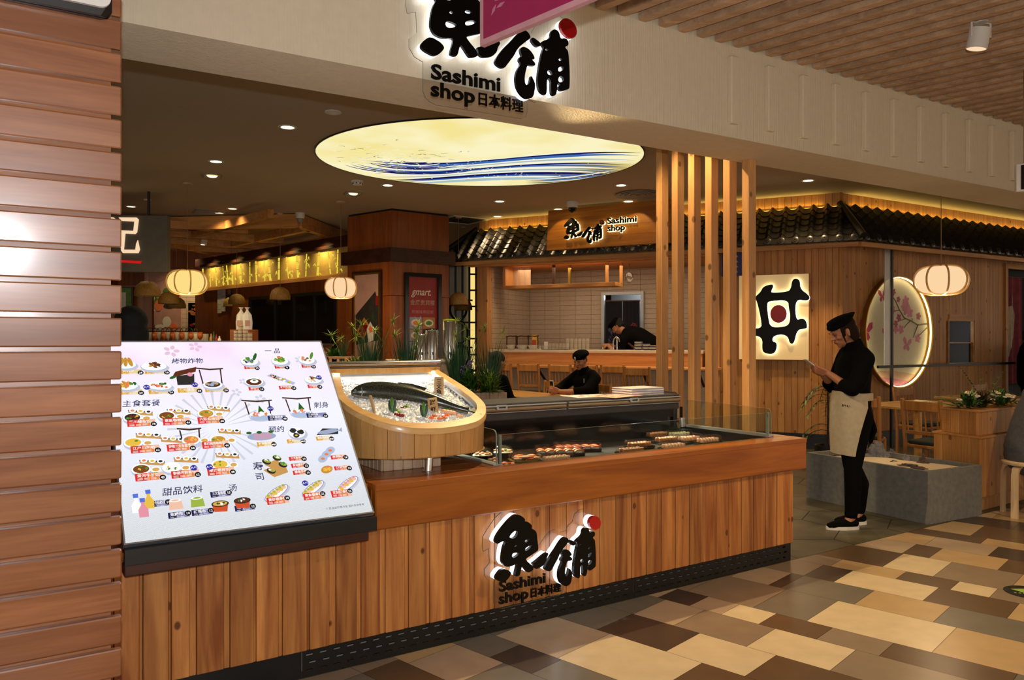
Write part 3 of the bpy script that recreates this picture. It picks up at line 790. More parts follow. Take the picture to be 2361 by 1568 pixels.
# ---------------------------------------------------------------- illuminated menu board leaning on the counter
for nm, h, s in (('menu_white', 'f1effb', 1.0), ('menu_linen', 'e4e6ea', 1.0), ('menu_lilac', 'e6d3f0', .97), ('menu_pink', 'f3c9e4', .97), ('menu_fan', 'dcdcea', .95), ('menu_ink', '3a3c66', .8),
                 ('menu_red', 'e2382f', .95), ('menu_orange', 'ef8a52', .95), ('menu_peach', 'f6c8ae', .97), ('menu_gold', 'e6aa2c', .95), ('menu_goldfade', 'f0d79c', .97), ('menu_navy', '2c2d62', .8),
                 ('menu_navyfade', '9495c0', .9), ('menu_black', '22222c', .7), ('menu_blue', '3a38a8', .9), ('menu_plate', 'ffffff', 1.0), ('menu_rim', 'b9c8e4', .95), ('menu_wood', 'd7a35c', .9),
                 ('menu_darkwood', '4c3224', .8), ('menu_brown', '8a5228', .85), ('menu_meat', '6e3a24', .8), ('menu_green', '5f9a34', .9), ('menu_leaf', '2f6a28', .85), ('menu_salmon', 'f08a58', .95),
                 ('menu_fry', 'd79a3c', .9), ('menu_egg', 'f2c64c', .95), ('menu_fish', 'a9b4d0', .92), ('menu_char', '3a3634', .8), ('menu_rose', 'ee9aac', .95), ('menu_shade', 'cfcfe0', .95), ('menu_text', 'fffaf4', 1.0),
                 ('menu_matcha', 'a6bf4a', .92), ('menu_soup', 'e8b45c', .92), ('menu_bowl', 'dd5a34', .9), ('menu_cap', '5a78e0', .95)):
    emit(nm, h, s)
# woven back-lit ground: white-lilac at the top, linen at the foot (its printed design)
m = bpy.data.materials.new('menu_ground'); m.use_nodes = True; nt = m.node_tree; nt.nodes.clear(); M['menu_ground'] = m
o_ = N(nt, 'ShaderNodeOutputMaterial'); e_ = N(nt, 'ShaderNodeEmission'); nt.links.new(e_.outputs[0], o_.inputs[0])
tc = N(nt, 'ShaderNodeTexCoord'); sp = N(nt, 'ShaderNodeSeparateXYZ'); nt.links.new(tc.outputs['Object'], sp.inputs[0])
rp = ramp(nt, [(.0, hx('dfe2e2')), (.3, hx('e7e9f2')), (.55, hx('eeeefc')), (.85, hx('efe6fb')), (1.0, hx('f6edfb'))])
nt.links.new(sp.outputs['Y'], rp.inputs[0])
nz = N(nt, 'ShaderNodeTexNoise'); nz.inputs['Scale'].default_value = 3.2; nt.links.new(tc.outputs['Object'], nz.inputs['Vector'])
rz_ = ramp(nt, [(.48, (0, 0, 0)), (.7, (1, 1, 1))]); nt.links.new(nz.outputs['Fac'], rz_.inputs[0])
rg = ramp(nt, [(.45, (0, 0, 0)), (.9, (.45, .45, .45))]); nt.links.new(sp.outputs['Y'], rg.inputs[0])
ml = N(nt, 'ShaderNodeMath', operation='MULTIPLY'); nt.links.new(rz_.outputs[0], ml.inputs[0]); nt.links.new(rg.outputs[0], ml.inputs[1])
mx = N(nt, 'ShaderNodeMix', data_type='RGBA'); nt.links.new(ml.outputs[0], mx.inputs[0]); nt.links.new(rp.outputs[0], mx.inputs[6]); mx.inputs[7].default_value = (*hx('f0bfe0'), 1)
br = N(nt, 'ShaderNodeTexBrick'); br.inputs['Scale'].default_value = 58; br.inputs['Mortar Size'].default_value = .035
br.inputs['Color1'].default_value = (1, 1, 1, 1); br.inputs['Color2'].default_value = (.93, .93, .95, 1); br.inputs['Mortar'].default_value = (.60, .62, .66, 1)
nt.links.new(tc.outputs['Object'], br.inputs['Vector'])
rw = ramp(nt, [(.0, (.85, .85, .85)), (.45, (.22, .22, .22)), (.7, (.06, .06, .06))]); nt.links.new(sp.outputs['Y'], rw.inputs[0])
mw = N(nt, 'ShaderNodeMix', data_type='RGBA', blend_type='MULTIPLY'); nt.links.new(rw.outputs[0], mw.inputs[0]); nt.links.new(mx.outputs[2], mw.inputs[6]); nt.links.new(br.outputs[0], mw.inputs[7])
nt.links.new(mw.outputs[2], e_.inputs[0]); e_.inputs[1].default_value = 1.12

BT = math.atan(1.11); BU, BV, BZ = .385, 3.2, .69; BW, BL = .993, 1.0146
tb = thing('menu_board', 'large slanted glowing white menu board with dish photos beside the slatted column', 'sign', cw(BU, BV, BZ), CA)
RB = (BT, 0, 0)
XB = Matrix.Rotation(BT, 4, 'X')
mb = MB(); mb.poly([(0.006, .006), (BW - .006, .006), (BW - .006, BL - .006), (.006, BL - .006)], -.004, 0, 'menu_ground'); mb.build('light_panel', tb, rot=RB)
mb = MB()
for a in ([(0, 0), (BW, 0), (BW, .006), (0, .006)], [(0, BL - .006), (BW, BL - .006), (BW, BL), (0, BL)], [(0, .0062), (.006, .0062), (.006, BL - .0062), (0, BL - .0062)], [(BW - .006, .0062), (BW, .0062), (BW, BL - .0062), (BW - .006, BL - .0062)]):
    mb.poly(a, -.03, .004, 'alu')
mb.build('edge_frame', tb, rot=RB)
mb = MB()
mb.poly([(0, 0), (BW, 0), (BW, BL), (0, BL)], -.05, -.031, 'black_paint', X=XB)
mb.box(0, BW, -.030, .010, -.070, -.012, 'black_paint')
mb.rbox(.0, BW - .03, -.012, .055, -.115, -.072, 'dark_wood', .004)
mb.build('housing', tb)
mb = MB(); mb.box(.05, BW - .08, .40, .62, .112, .36, 'black_paint'); mb.build('support', tb)
ANC = [(0, 0)]; MK = .74      # printed items are drawn about their own anchor at this scale
def bp(x, y):   # reading -> board plane coordinates
    r = sight(x, y); vr = -math.sin(CA) * r.x + math.cos(CA) * r.y
    t_ = (BZ - 1.11 * BV - EYE) / (r.z - 1.11 * vr); q = r * t_
    u_ = math.cos(CA) * q.x + math.sin(CA) * q.y; v_ = -math.sin(CA) * q.x + math.cos(CA) * q.y
    ANC[0] = (u_ - BU, (v_ - BV) * math.sqrt(1 + 1.11 ** 2)); return ANC[0]
pr = MB(); LV = [0.0008]
def up(): LV[0] += .00001; return LV[0]
def ok(pts):
    x, y = ANC[0]; return [(min(max(x + (a - x) * MK, .008), BW - .008), min(max(y + (b - y) * MK, .008), BL - .008)) for a, b in pts]
def ptext(txt, size, mat, a, b, off=.0004, align='LEFT', shear=0.0, fw=None):
    x, y = ANC[0]; pr.text(txt, size * MK, mat, XF((x + (a - x) * MK, y + (b - y) * MK, up())), 0, off * MK, align, shear=shear, res=1, fw=fw and fw * MK)
def pg(pts, mat): pr.poly(ok(pts), 0, up(), mat, back=False)
def flatpoly(pts, mat):
    z = up(); pts = ok(pts)
    ar = sum(pts[i - 1][0] * pts[i][1] - pts[i][0] * pts[i - 1][1] for i in range(len(pts)))
    if ar < 0: pts = pts[::-1]
    pr.add([(a, b, z) for a, b in pts], [tuple(range(len(pts)))], mat)
def ell(c, rx, ry, mat, rot=0.0, n=18, jit=0.0):
    pts = []
    for k in range(n):
        a = 2 * PI * k / n; q = 1 + (random.uniform(-jit, jit) if jit else 0)
        x, y = rx * q * math.cos(a), ry * q * math.sin(a)
        pts.append((c[0] + x * math.cos(rot) - y * math.sin(rot), c[1] + x * math.sin(rot) + y * math.cos(rot)))
    flatpoly(pts, mat)
def blobs(c, rx, ry, mats, n, r, rot=0.0):
    for k in range(n):
        a = random.uniform(0, 2 * PI); q = math.sqrt(random.random())
        x, y = rx * q * math.cos(a), ry * q * math.sin(a)
        ell((c[0] + x * math.cos(rot) - y * math.sin(rot), c[1] + x * math.sin(rot) + y * math.cos(rot)), r * random.uniform(.6, 1.2), r * random.uniform(.5, .9), random.choice(mats), random.uniform(0, 3), 7, .25)
def bar(x, y, w, h, c1, c2, title, lines=2, price=None, pdx=0, pdy=0):
    a, b = x, y; n = 5
    for k in range(n):
        f0, f1 = k / n, (k + 1) / n
        flatpoly([(a + w * f0, b), (a + w * f1, b), (a + w * f1, b + h), (a + w * f0, b + h)], c1 if k < 2 else (c2 if k < 4 else {'menu_orange': 'menu_peach', 'menu_goldfade': 'menu_goldfade', 'menu_navyfade': 'menu_navyfade'}.get(c2, c2)))
    ptext(title, h * (.46 if lines > 1 else .62), 'menu_text', a + .010, b + h * (.52 if lines > 1 else .42), fw=min(w * .8, len(title) * h * (.46 if lines > 1 else .62)))
    for q in range(lines):
        for s_ in range(3):
            x0 = a + .010 + s_ * w * .23
            flatpoly([(x0, b + h * (.12 + .15 * q)), (x0 + w * .18, b + h * (.12 + .15 * q)), (x0 + w * .18, b + h * (.18 + .15 * q)), (x0, b + h * (.18 + .15 * q))], 'menu_text')
    if price:
        c = (a + w * .93 + pdx, b + h * .25 + pdy)
        ell(c, .0165, .0165, 'menu_black', n=16)
        ptext(price, .020 if price != '时价' else .014, 'menu_text', c[0], c[1] - .007, .0006, 'CENTER')
def plate(c, rx, ry, rot=0.0, mat='menu_plate'):
    ell((c[0] + .006, c[1] - .012), rx * 1.05, ry * 1.0, 'menu_shade', rot); ell(c, rx, ry, 'menu_rim', rot); ell((c[0], c[1] + .003), rx * .95, ry * .93, mat, rot)
def tray(c, s=.05):     # lunch tray with three small dishes
    x, y = c
    flatpoly([(x - s * 1.3, y + s * .45), (x + s * 1.2, y + s * .05), (x + s * 1.2, y - s * .38), (x - s * 1.3, y + s * .02)], 'menu_wood')
    flatpoly([(x - s * 1.3, y + s * .62), (x + s * 1.2, y + s * .22), (x + s * 1.2, y + s * .05), (x - s * 1.3, y + s * .45)], 'menu_darkwood')
    for k, mt in enumerate(('menu_salmon', 'menu_egg', 'menu_char')):
        cc = (x - s * .85 + k * s * .82, y + s * .5 - k * s * .13)
        ell(cc, s * .36, s * .30, 'menu_plate'); ell(cc, s * .2, s * .15, mt)
def gate(c, w, h):      # bowl with a twig handle
    x, y = c
    for s_ in (-1, 1):
        flatpoly([(x + s_ * w * .46 - .004, y), (x + s_ * w * .46 + .004, y), (x + s_ * w * .52 + .004, y + h), (x + s_ * w * .52 - .004, y + h)], 'menu_darkwood')
    flatpoly([(x - w * .66, y + h + .008), (x, y + h - .006), (x + w * .66, y + h), (x + w * .66, y + h + .010), (x, y + h + .006), (x - w * .66, y + h + .018)], 'menu_darkwood')
    plate((x, y - .01), w * .5, .034)
def hot(c): ell(c, .019, .019, 'menu_blue'); ptext('人气', .017, 'menu_text', c[0], c[1] - .006, .0003, 'CENTER')
# pale printed background: fan rays and petals
fc = bp(500, 985)
for k in range(26):
    a = math.radians(10 + k * 13); r0, r1 = .05, .27
    flatpoly([(fc[0] + r0 * math.cos(a), fc[1] + r0 * math.sin(a)), (fc[0] + r1 * math.cos(a - .03), fc[1] + r1 * math.sin(a - .03)), (fc[0] + r1 * math.cos(a + .03), fc[1] + r1 * math.sin(a + .03))], 'menu_fan')
for x, y, r in ((545, 905, .02), (560, 880, .016), (690, 830, .02), (395, 810, .03), (450, 800, .026), (600, 920, .022)):
    c = bp(x, y)
    for k in range(5): ell((c[0] + r * math.cos(k * 1.257), c[1] + r * math.sin(k * 1.257)), r * .6, r * .45, 'menu_fan' if x > 520 else 'menu_pink', k * 1.257, 10)
# section headings
for txt, x, y, s_ in (('烤物炸物', 395, 838, .046), ('一 品', 610, 814, .046), ('主食套餐', 281, 938, .050), ('刺身', 724, 940, .050), ('预约', 619, 997, .050), ('甜品饮料', 373, 1143, .052), ('汤', 526, 1133, .05)):
    c = bp(x, y); ptext(txt, s_, 'menu_ink', c[0], c[1], .0004, shear=.15)
c = bp(584, 1084); ptext('寿', .062, 'menu_ink', c[0], c[1], .0005); c = bp(589, 1107); ptext('司', .055, 'menu_ink', c[0], c[1], .0005)
c = bp(752, 1176); ptext('♡ 菜品以实物为准 图片仅供参考', .0165, 'menu_ink', c[0], c[1], 0)
# grilled and fried dishes
def G1(x, y, w, title, price, hgt=.034, lines=1):
    c = bp(x, y); bar(c[0], c[1] - hgt, w, hgt, 'menu_gold', 'menu_goldfade', title, lines, price)
for x, y, title, price in ((277, 853, '天妇罗', '28'), (333, 853, '酱油炸鸡块', '18'), (277, 900, '酥炸鸡排', '20'), (342, 899, '芝士焗明虾', '26'), (409, 896, '蒲烧鳗鱼', '58'), (472, 895, '烤三文鱼头', '58')):
    G1(x, y, .115 if x < 320 else .13, title, price)
c = bp(290, 842); plate(c, .058, .036); [ell((c[0] - .025 + k * .025, c[1] + .022), .012, .036, 'menu_fry', -.3 + .25 * k) for k in range(3)]
c = bp(355, 846); plate(c, .075, .036); blobs((c[0], c[1] + .012), .035, .018, ['menu_brown', 'menu_fry', 'menu_meat'], 14, .013)
c = bp(293, 891); plate(c, .06, .034); blobs((c[0] - .01, c[1] + .012), .03, .02, ['menu_fry', 'menu_salmon', 'menu_egg'], 16, .014); blobs((c[0] + .035, c[1] + .02), .015, .012, ['menu_leaf', 'menu_green', 'menu_char'], 8, .01)
c = bp(367, 891); plate(c, .072, .034, -.1); blobs((c[0], c[1]), .045, .006, ['menu_salmon', 'menu_red'], 10, .01, -.25); blobs((c[0] + .025, c[1] + .015), .02, .008, ['menu_green', 'menu_leaf'], 8, .008); hot(bp(338, 894))
c = bp(427, 872); flatpoly([(c[0] - .05, c[1] - .055), (c[0] + .045, c[1] - .055), (c[0] + .055, c[1] + .03), (c[0] - .05, c[1] + .015)], 'menu_char'); flatpoly([(c[0] - .075, c[1] + .005), (c[0] + .065, c[1] + .045), (c[0] + .075, c[1] + .085), (c[0] - .05, c[1] + .05)], 'menu_meat'); ell((c[0] + .03, c[1] + .025), .016, .016, 'menu_rose'); ell((c[0] - .07, c[1] + .005), .02, .01, 'menu_leaf', .4); hot(bp(449, 888))
c = bp(490, 886); gate(c, .12, .115); ell((c[0], c[1] - .004), .045, .022, 'menu_char'); blobs((c[0], c[1]), .035, .014, ['menu_fish', 'menu_brown', 'menu_wood'], 14, .012)
# first dishes
def R1(x, y, w, title, price, hgt=.030, lines=1, pdx=0, pdy=0, cc=('menu_red', 'menu_orange')):
    c = bp(x, y); bar(c[0], c[1] - hgt, w, hgt, cc[0], cc[1], title, lines, price, pdx, pdy)
for x, y, title, price in ((562, 844, '芥末章鱼', '10'), (632, 843, '海藻沙律', '8'), (694, 841, '芝麻八爪鱼', '10'), (572, 893, '豆腐', '10'), (642, 891, '鲜虾牛油果', '18'), (708, 888, '什蔬温泉蛋', '18')):
    R1(x, y, .085 if x != 642 else .10, title, price)
for (x, y), mats in (((575, 835), ['menu_fish', 'menu_char', 'menu_green']), ((645, 834), ['menu_green', 'menu_matcha', 'menu_green']), ((707, 832), ['menu_brown', 'menu_salmon', 'menu_plate'])):
    c = bp(x, y); plate(c, .058, .038); blobs((c[0], c[1] + .012), .034, .02, mats, 22, .011)
    if x != 645: ell((c[0] + .04, c[1] + .04), .010, .034, 'menu_leaf' if x < 600 else 'menu_green', -.4)
    else: ell((c[0], c[1] + .036), .013, .010, 'menu_salmon')
c = bp(585, 882); plate(c, .062, .038); ell(c, .048, .027, 'menu_meat'); ell((c[0] + .003, c[1] + .006), .026, .016, 'menu_plate'); ell((c[0] + .004, c[1] + .012), .010, .006, 'menu_green')
c = bp(647, 877); flatpoly([(c[0] - .085, c[1] + .035), (c[0] + .07, c[1] - .045), (c[0] + .09, c[1] - .028), (c[0] - .05, c[1] + .052)], 'menu_rim'); blobs((c[0], c[1] + .006), .065, .012, ['menu_plate', 'menu_salmon', 'menu_matcha', 'menu_meat', 'menu_egg'], 26, .009, -.47)
c = bp(722, 878); plate(c, .06, .032); blobs((c[0], c[1] + .01), .036, .018, ['menu_egg', 'menu_green', 'menu_meat', 'menu_plate', 'menu_rose'], 18, .012); hot(bp(735, 872))
# sashimi
for (x, y), (tx, ty), title, price in (((599, 957), (616, 961), '三文鱼刺身', '48'), ((692, 950), (705, 955), '三点刺身', '58')):
    c = bp(x, y); gate(c, .14, .10); flatpoly([(c[0] - .062, c[1] - .008), (c[0] + .062, c[1] - .008), (c[0] + .045, c[1] - .045), (c[0] - .045, c[1] - .045)], 'menu_rim')
    flatpoly([(c[0] - .01, c[1] + .01), (c[0] + .005, c[1] + .07), (c[0] + .03, c[1] + .015)], 'menu_leaf'); blobs((c[0], c[1] + .002), .045, .012, ['menu_salmon', 'menu_salmon', 'menu_rose', 'menu_plate'], 14, .012)
    R1(tx, ty, .11 if x < 650 else .13, title, price, .036, 2, cc=('menu_navy', 'menu_navyfade'))
hot(bp(623, 944))
# on order
for (x, y), title in (((591, 1022), '鲜章鱼刺身'), ((660, 1015), '海胆刺身'), ((727, 1009), '鲭鱼刺身拼盘')):
    G1(x, y, .105, title, '时价', .030)
c = bp(603, 1008); ell((c[0], c[1]), .085, .030, 'menu_fish'); [flatpoly([(c[0] - .045 + k * .013, c[1] - .022), (c[0] - .039 + k * .013, c[1] - .022), (c[0] - .034 + k * .013, c[1] + .024), (c[0] - .041 + k * .013, c[1] + .024)], 'menu_rose') for k in range(8)]; [ell((c[0] + dx, c[1] + .03), .016, .010, 'menu_leaf') for dx in (-.07, -.01, .06)]
c = bp(684, 1000); plate(c, .055, .045); [ell((c[0] + dx, c[1] + dy), .021, .018, 'menu_char', 0, 14, .15) for dx, dy in ((-.02, .02), (.024, .005), (-.008, -.018))]; ell((c[0] - .008, c[1] - .018), .009, .006, 'menu_egg')
c = bp(756, 998); flatpoly([(c[0] - .08, c[1] - .018), (c[0] - .03, c[1] + .03), (c[0] + .07, c[1] + .02), (c[0] + .06, c[1] - .02)], 'menu_char'); ell((c[0], c[1] + .003), .07, .016, 'menu_fish', .1); flatpoly([(c[0] + .065, c[1] + .005), (c[0] + .095, c[1] + .03), (c[0] + .09, c[1] - .005)], 'menu_fish')
# set meals
SETS = [((292, 975), '黑川鳗鱼饭', '78', (325, 956), (305, 966), 'menu_meat'), ((374, 972), '章鱼咖喱饭', '46', (413, 954), (384, 962), 'menu_brown'), ((454, 969), '大阪烧猪饭', '48', (505, 947), (475, 957), 'menu_fry'),
        ((300, 1036), '江户川海膳', '62', (343, 1010), (307, 1024), 'menu_egg'), ((383, 1032), '御膳三文鱼套餐', '58', (400, 1020), (440, 1018), 'menu_salmon'), ((464, 1026), '厚切猪排咖喱饭', '46', (530, 1000), (503, 1018), 'menu_fry'),
        ((310, 1100), '黄河牛丼饭', '42', (352, 1072), (325, 1086), 'menu_brown'), ((393, 1094), '御膳海鲜套餐', '62', (430, 1066), (395, 1082), 'menu_plate'), ((476, 1088), '厚切猪排饭', '48', (525, 1056), (507, 1075), 'menu_egg')]
for (x, y), title, price, tp, bp_, mt in SETS:
    tray(bp(*tp)); c = bp(*bp_)
    if title.startswith('御膳三'): gate(c, .10, .075)
    plate(c, .052, .038); ell((c[0], c[1] + .004), .040, .026, 'menu_char' if title.startswith('黑川') else mt); blobs((c[0], c[1] + .006), .028, .016, [mt, 'menu_egg', mt, 'menu_green'], 14, .010)
    ell((c[0] + .072, c[1] - .008), .026, .020, 'menu_plate'); ell((c[0] + .072, c[1] - .006), .018, .012, 'menu_soup')
    R1(x, y - 4, .145, title, price, .048, 2)
hot(bp(446, 1082)); hot(bp(482, 1080))
# sweets, drinks, soup
for (x, y), title, price in (((340, 1160), '可尔必思', '10'), ((386, 1186), '焦糖布丁', '10'), ((440, 1180), '抹茶布丁', '12'), ((483, 1138), '三文鱼味噌汤', '15'), ((539, 1170), '味噌汤', '12')):
    R1(x, y, .105, title, price, .036, 1, 0, .012, ('menu_navy', 'menu_navyfade'))
for x, y, mt in ((316, 1186, 'menu_plate'), (345, 1176, 'menu_egg'), (332, 1196, 'menu_rose')):
    c = bp(x, y); pr_ = [(c[0] - .022, c[1]), (c[0] + .022, c[1]), (c[0] + .024, c[1] + .045), (c[0] + .008, c[1] + .075), (c[0] + .010, c[1] + .10), (c[0] - .010, c[1] + .10), (c[0] - .008, c[1] + .075), (c[0] - .024, c[1] + .045)]
    flatpoly(pr_, mt); flatpoly([(c[0] - .012, c[1] + .09), (c[0] + .012, c[1] + .09), (c[0] + .013, c[1] + .115), (c[0] - .013, c[1] + .115)], 'menu_cap')
for x, y, mt in ((406, 1178, 'menu_peach'), (456, 1172, 'menu_matcha')):
    c = bp(x, y); flatpoly([(c[0] - .036, c[1]), (c[0] + .036, c[1]), (c[0] + .030, c[1] + .055), (c[0] - .030, c[1] + .055)], mt); ell((c[0], c[1] + .055), .030, .010, 'menu_plate'); ell((c[0], c[1] + .056), .02, .006, mt)
for x, y in ((510, 1184), (561, 1176)):
    c = bp(x, y); flatpoly([(c[0] - .036, c[1] + .005), (c[0] + .030, c[1]), (c[0] + .042, c[1] + .05), (c[0] - .045, c[1] + .05)], 'menu_bowl'); ell((c[0], c[1] + .052), .046, .020, 'menu_char'); ell((c[0], c[1] + .053), .038, .015, 'menu_soup' if x < 540 else 'menu_meat'); blobs((c[0], c[1] + .054), .02, .007, ['menu_plate', 'menu_leaf'], 6, .008)
# sushi
c = bp(636, 1088); flatpoly([(c[0] - .075, c[1] + .01), (c[0] - .02, c[1] - .045), (c[0] + .065, c[1] - .02), (c[0] + .055, c[1] + .05)], 'menu_wood'); flatpoly([(c[0] - .06, c[1] + .045), (c[0] - .02, c[1] + .015), (c[0] + .04, c[1] + .045), (c[0] + .01, c[1] + .075)], 'menu_wood')
for dx, dy in ((-.045, .065), (.02, .085), (.045, .035), (-.03, .0)):
    ell((c[0] + dx, c[1] + dy), .026, .019, 'menu_char', -.5); ell((c[0] + dx + .004, c[1] + dy + .006), .020, .012, 'menu_matcha', -.5); blobs((c[0] + dx, c[1] + dy + .010), .012, .008, ['menu_plate', 'menu_salmon', 'menu_green'], 5, .008)
for (x, y), title, price in (((664, 1057), '三文鱼手卷', '10'), ((669, 1073), '酱油鳗手卷', '12'), ((673, 1089), '鳗鱼手卷', '10')): R1(x, y, .095, title, price, .030, 1)
for (x, y), title, price in (((760, 1054), '渍渍贻贝', '18'), ((768, 1079), '三文鱼蟹籽寿司', '10')): R1(x, y, .10, title, price, .030, 1)
c = bp(752, 1054); [ell((c[0] + dx, c[1] + dy), .034, .024, 'menu_rim', .6) for dx, dy in ((-.03, -.02), (.0, .01), (.03, .035))]; [ell((c[0] + dx, c[1] + dy), .013, .009, 'menu_salmon') for dx, dy in ((-.03, -.02), (.0, .01), (.03, .035))]
c = bp(752, 1086); ell(c, .038, .026, 'menu_fry', .3); blobs((c[0], c[1] + .008), .024, .014, ['menu_salmon', 'menu_egg', 'menu_salmon'], 14, .011)
for (x, y), (tx, ty), title, price in (((636, 1140), (612, 1152), '青虾卷寿司', '18'), ((720, 1130), (696, 1142), '章鱼卷寿司', '22'), ((800, 1120), (760, 1136), '芝刻握寿司', '22')):
    c = bp(x, y); rot = .55; ell((c[0] + .008, c[1] - .01), .088, .030, 'menu_shade', rot); ell(c, .086, .029, 'menu_navyfade', rot); ell(c, .081, .025, 'menu_plate', rot)
    for k in range(6): q = -.055 + k * .022; cc = (c[0] + q * math.cos(rot), c[1] + q * math.sin(rot) + .008); ell(cc, .014, .017, 'menu_peach' if k % 2 else 'menu_egg', rot); ell((cc[0], cc[1] + .008), .009, .007, 'menu_rose' if x == 800 else 'menu_matcha', rot)
    R1(tx, ty, .125, title, price, .046, 2, 0, .02)
hot(bp(702, 1118))
pr.build('menu_print', tb, rot=RB)

# ---------------------------------------------------------------- wooden ice tub on the counter
def smooth(pts, n=4, closed=True):
    out = []; L = len(pts)
    for i in range(L if closed else L - 1):
        p0, p1, p2, p3 = (Vector(pts[(i + k) % L] if closed else pts[min(max(i + k, 0), L - 1)]) for k in (-1, 0, 1, 2))
        for k in range(n):
            t = k / n
            out.append(tuple(.5 * ((2 * p1) + (p2 - p0) * t + (2 * p0 - 5 * p1 + 4 * p2 - p3) * t * t + (3 * p1 - p0 - 3 * p2 + p3) * t ** 3)))
    if not closed: out.append(tuple(pts[-1]))
    return out
T0 = (1.80, 3.70)
OUT = [(2.115, 4.0), (2.155, 3.87), (2.19, 3.744), (2.197, 3.63), (2.175, 3.562), (2.121, 3.49), (2.037, 3.437), (1.912, 3.410), (1.795, 3.404), (1.683, 3.417), (1.599, 3.450), (1.526, 3.503), (1.463, 3.580), (1.424, 3.668), (1.413, 3.76), (1.432, 3.87), (1.47, 4.0)]
OUT = [(a - T0[0], b - T0[1]) for a, b in OUT]
outl = smooth(OUT, 4, False)
def shrink(pts, d, back=.0):
    n = len(pts); res = []
    for i in range(n):
        a, b = Vector(pts[max(i - 1, 0)]), Vector(pts[min(i + 1, n - 1)]); t = (b - a).normalized()
        nn = Vector((t.y, -t.x)); c = Vector(pts[i])
        if nn.dot(c - Vector((0, .05))) > 0: nn = -nn
        res.append(tuple(c + nn * d))
    return res
inn = shrink(outl, .050); mid = shrink(outl, .010)
rz_at = lambda v: 1.025 + .44 * (v + T0[1] - 3.42)
tub = thing('ice_tub', 'rounded wooden tub of staves tilted on the counter, filled with crushed ice and fish', 'tub', cw(T0[0], T0[1]), CA)
mb = MB(); n = len(outl); TBZ = .872
per = 2.6
i = 0
while i < n - 1:
    j = min(i + 3, n - 1)
    seg = mid[i:j + 1]
    # shave a hair off both ends so each stave stands alone
    seg = [tuple(Vector(seg[0]).lerp(Vector(seg[1]), .05))] + seg[1:-1] + [tuple(Vector(seg[-1]).lerp(Vector(seg[-2]), .05))]
    ins = shrink(seg, .016); vs = []; fs = []
    for p in seg: vs += [(p[0] * .985, p[1] * .985, TBZ), (p[0], p[1], rz_at(p[1]) - .030)]
    for p in ins: vs += [(p[0] * .985, p[1] * .985, TBZ), (p[0], p[1], rz_at(p[1]) - .030)]
    k = len(seg)
    for q in range(k - 1):
        fs.append((2 * q, 2 * q + 1, 2 * q + 3, 2 * q + 2)); fs.append((2 * k + 2 * q, 2 * k + 2 * q + 2, 2 * k + 2 * q + 3, 2 * k + 2 * q + 1))
        fs.append((2 * q, 2 * q + 2, 2 * k + 2 * q + 2, 2 * k + 2 * q))
    fs.append((0, 2 * k, 2 * k + 1, 1)); fs.append((2 * k - 2, 2 * k - 1, 4 * k - 1, 4 * k - 2))
    mb.add(vs, fs, 'tub_wood'); i = j
mb.build('stave_wall', tub)
mb = MB(); vs = []; fs = []
for a, b in zip(outl, inn):
    za, zb_ = rz_at(a[1]), rz_at(b[1]); vs += [(a[0], a[1], za - .030), (a[0], a[1], za - .004), (a[0] * .994, a[1] * .994, za), (b[0], b[1], zb_), (b[0], b[1], zb_ - .030)]
for q in range(n - 1):
    for e in range(5): fs.append((q * 5 + e, (q + 1) * 5 + e, (q + 1) * 5 + (e + 1) % 5, q * 5 + (e + 1) % 5))
fs.append((0, 1, 2, 3, 4)); fs.append(tuple((n - 1) * 5 + e for e in (4, 3, 2, 1, 0)))
mb.add(vs, [f[::-1] for f in fs], 'tub_rim'); mb.build('rim', tub, 35)
mb = MB(); vs = []; fs = []
for b in inn: vs += [(b[0], b[1], TBZ + .01), (b[0], b[1], rz_at(b[1]) - .004)]
for q in range(n - 1): fs.append((2 * q, 2 * q + 1, 2 * q + 3, 2 * q + 2))
mb.add(vs, fs, 'alu'); mb.add([(p[0] * .98, p[1] * .98, TBZ + .004) for p in outl], [tuple(range(n))], 'tub_wood'); mb.build('steel_lining', tub)
mb = MB(); mb.rbox(-.345, .325, .300, .318, TBZ, 1.288, 'alu', .003); mb.box(-.39, .33, .298, .33, 1.265, 1.295, 'tub_wood'); mb.build('back_panel', tub)
mb = MB(); mb.tube([(-.60, .335, 1.316), (.345, .335, 1.318)], .0165, 'steel', 12); mb.tube([(-.60, .335, 1.295), (.345, .335, 1.297)], .008, 'steel', 8); mb.build('steel_rail', tub, 40)
mb = MB(); planks(mb, -.22, .10, .803, TBZ - .001, 'pale_wood', .055, -.145, .012); 
X_ = XF((-.22, -.145, 0), 0, 0, PI / 2); mb2 = MB(); planks(mb2, 0.0, .38, .803, TBZ - .001, 'pale_wood', .045, 0, .012); mb.add(mb2.v, mb2.f, 'pale_wood', X_)
mb.box(-.205, .098, -.131, .23, .803, TBZ - .002, 'pale_wood'); mb.build('pedestal', tub)
mb = MB(); mb.tube([(-.030, -.252, .803), (-.022, -.246, TBZ)], .021, 'steel', 14); mb.lathe([(.03, .803), (.03, .807)], 'steel', 16, XF((-.030, -.252, 0))); mb.build('steel_post', tub, 40)
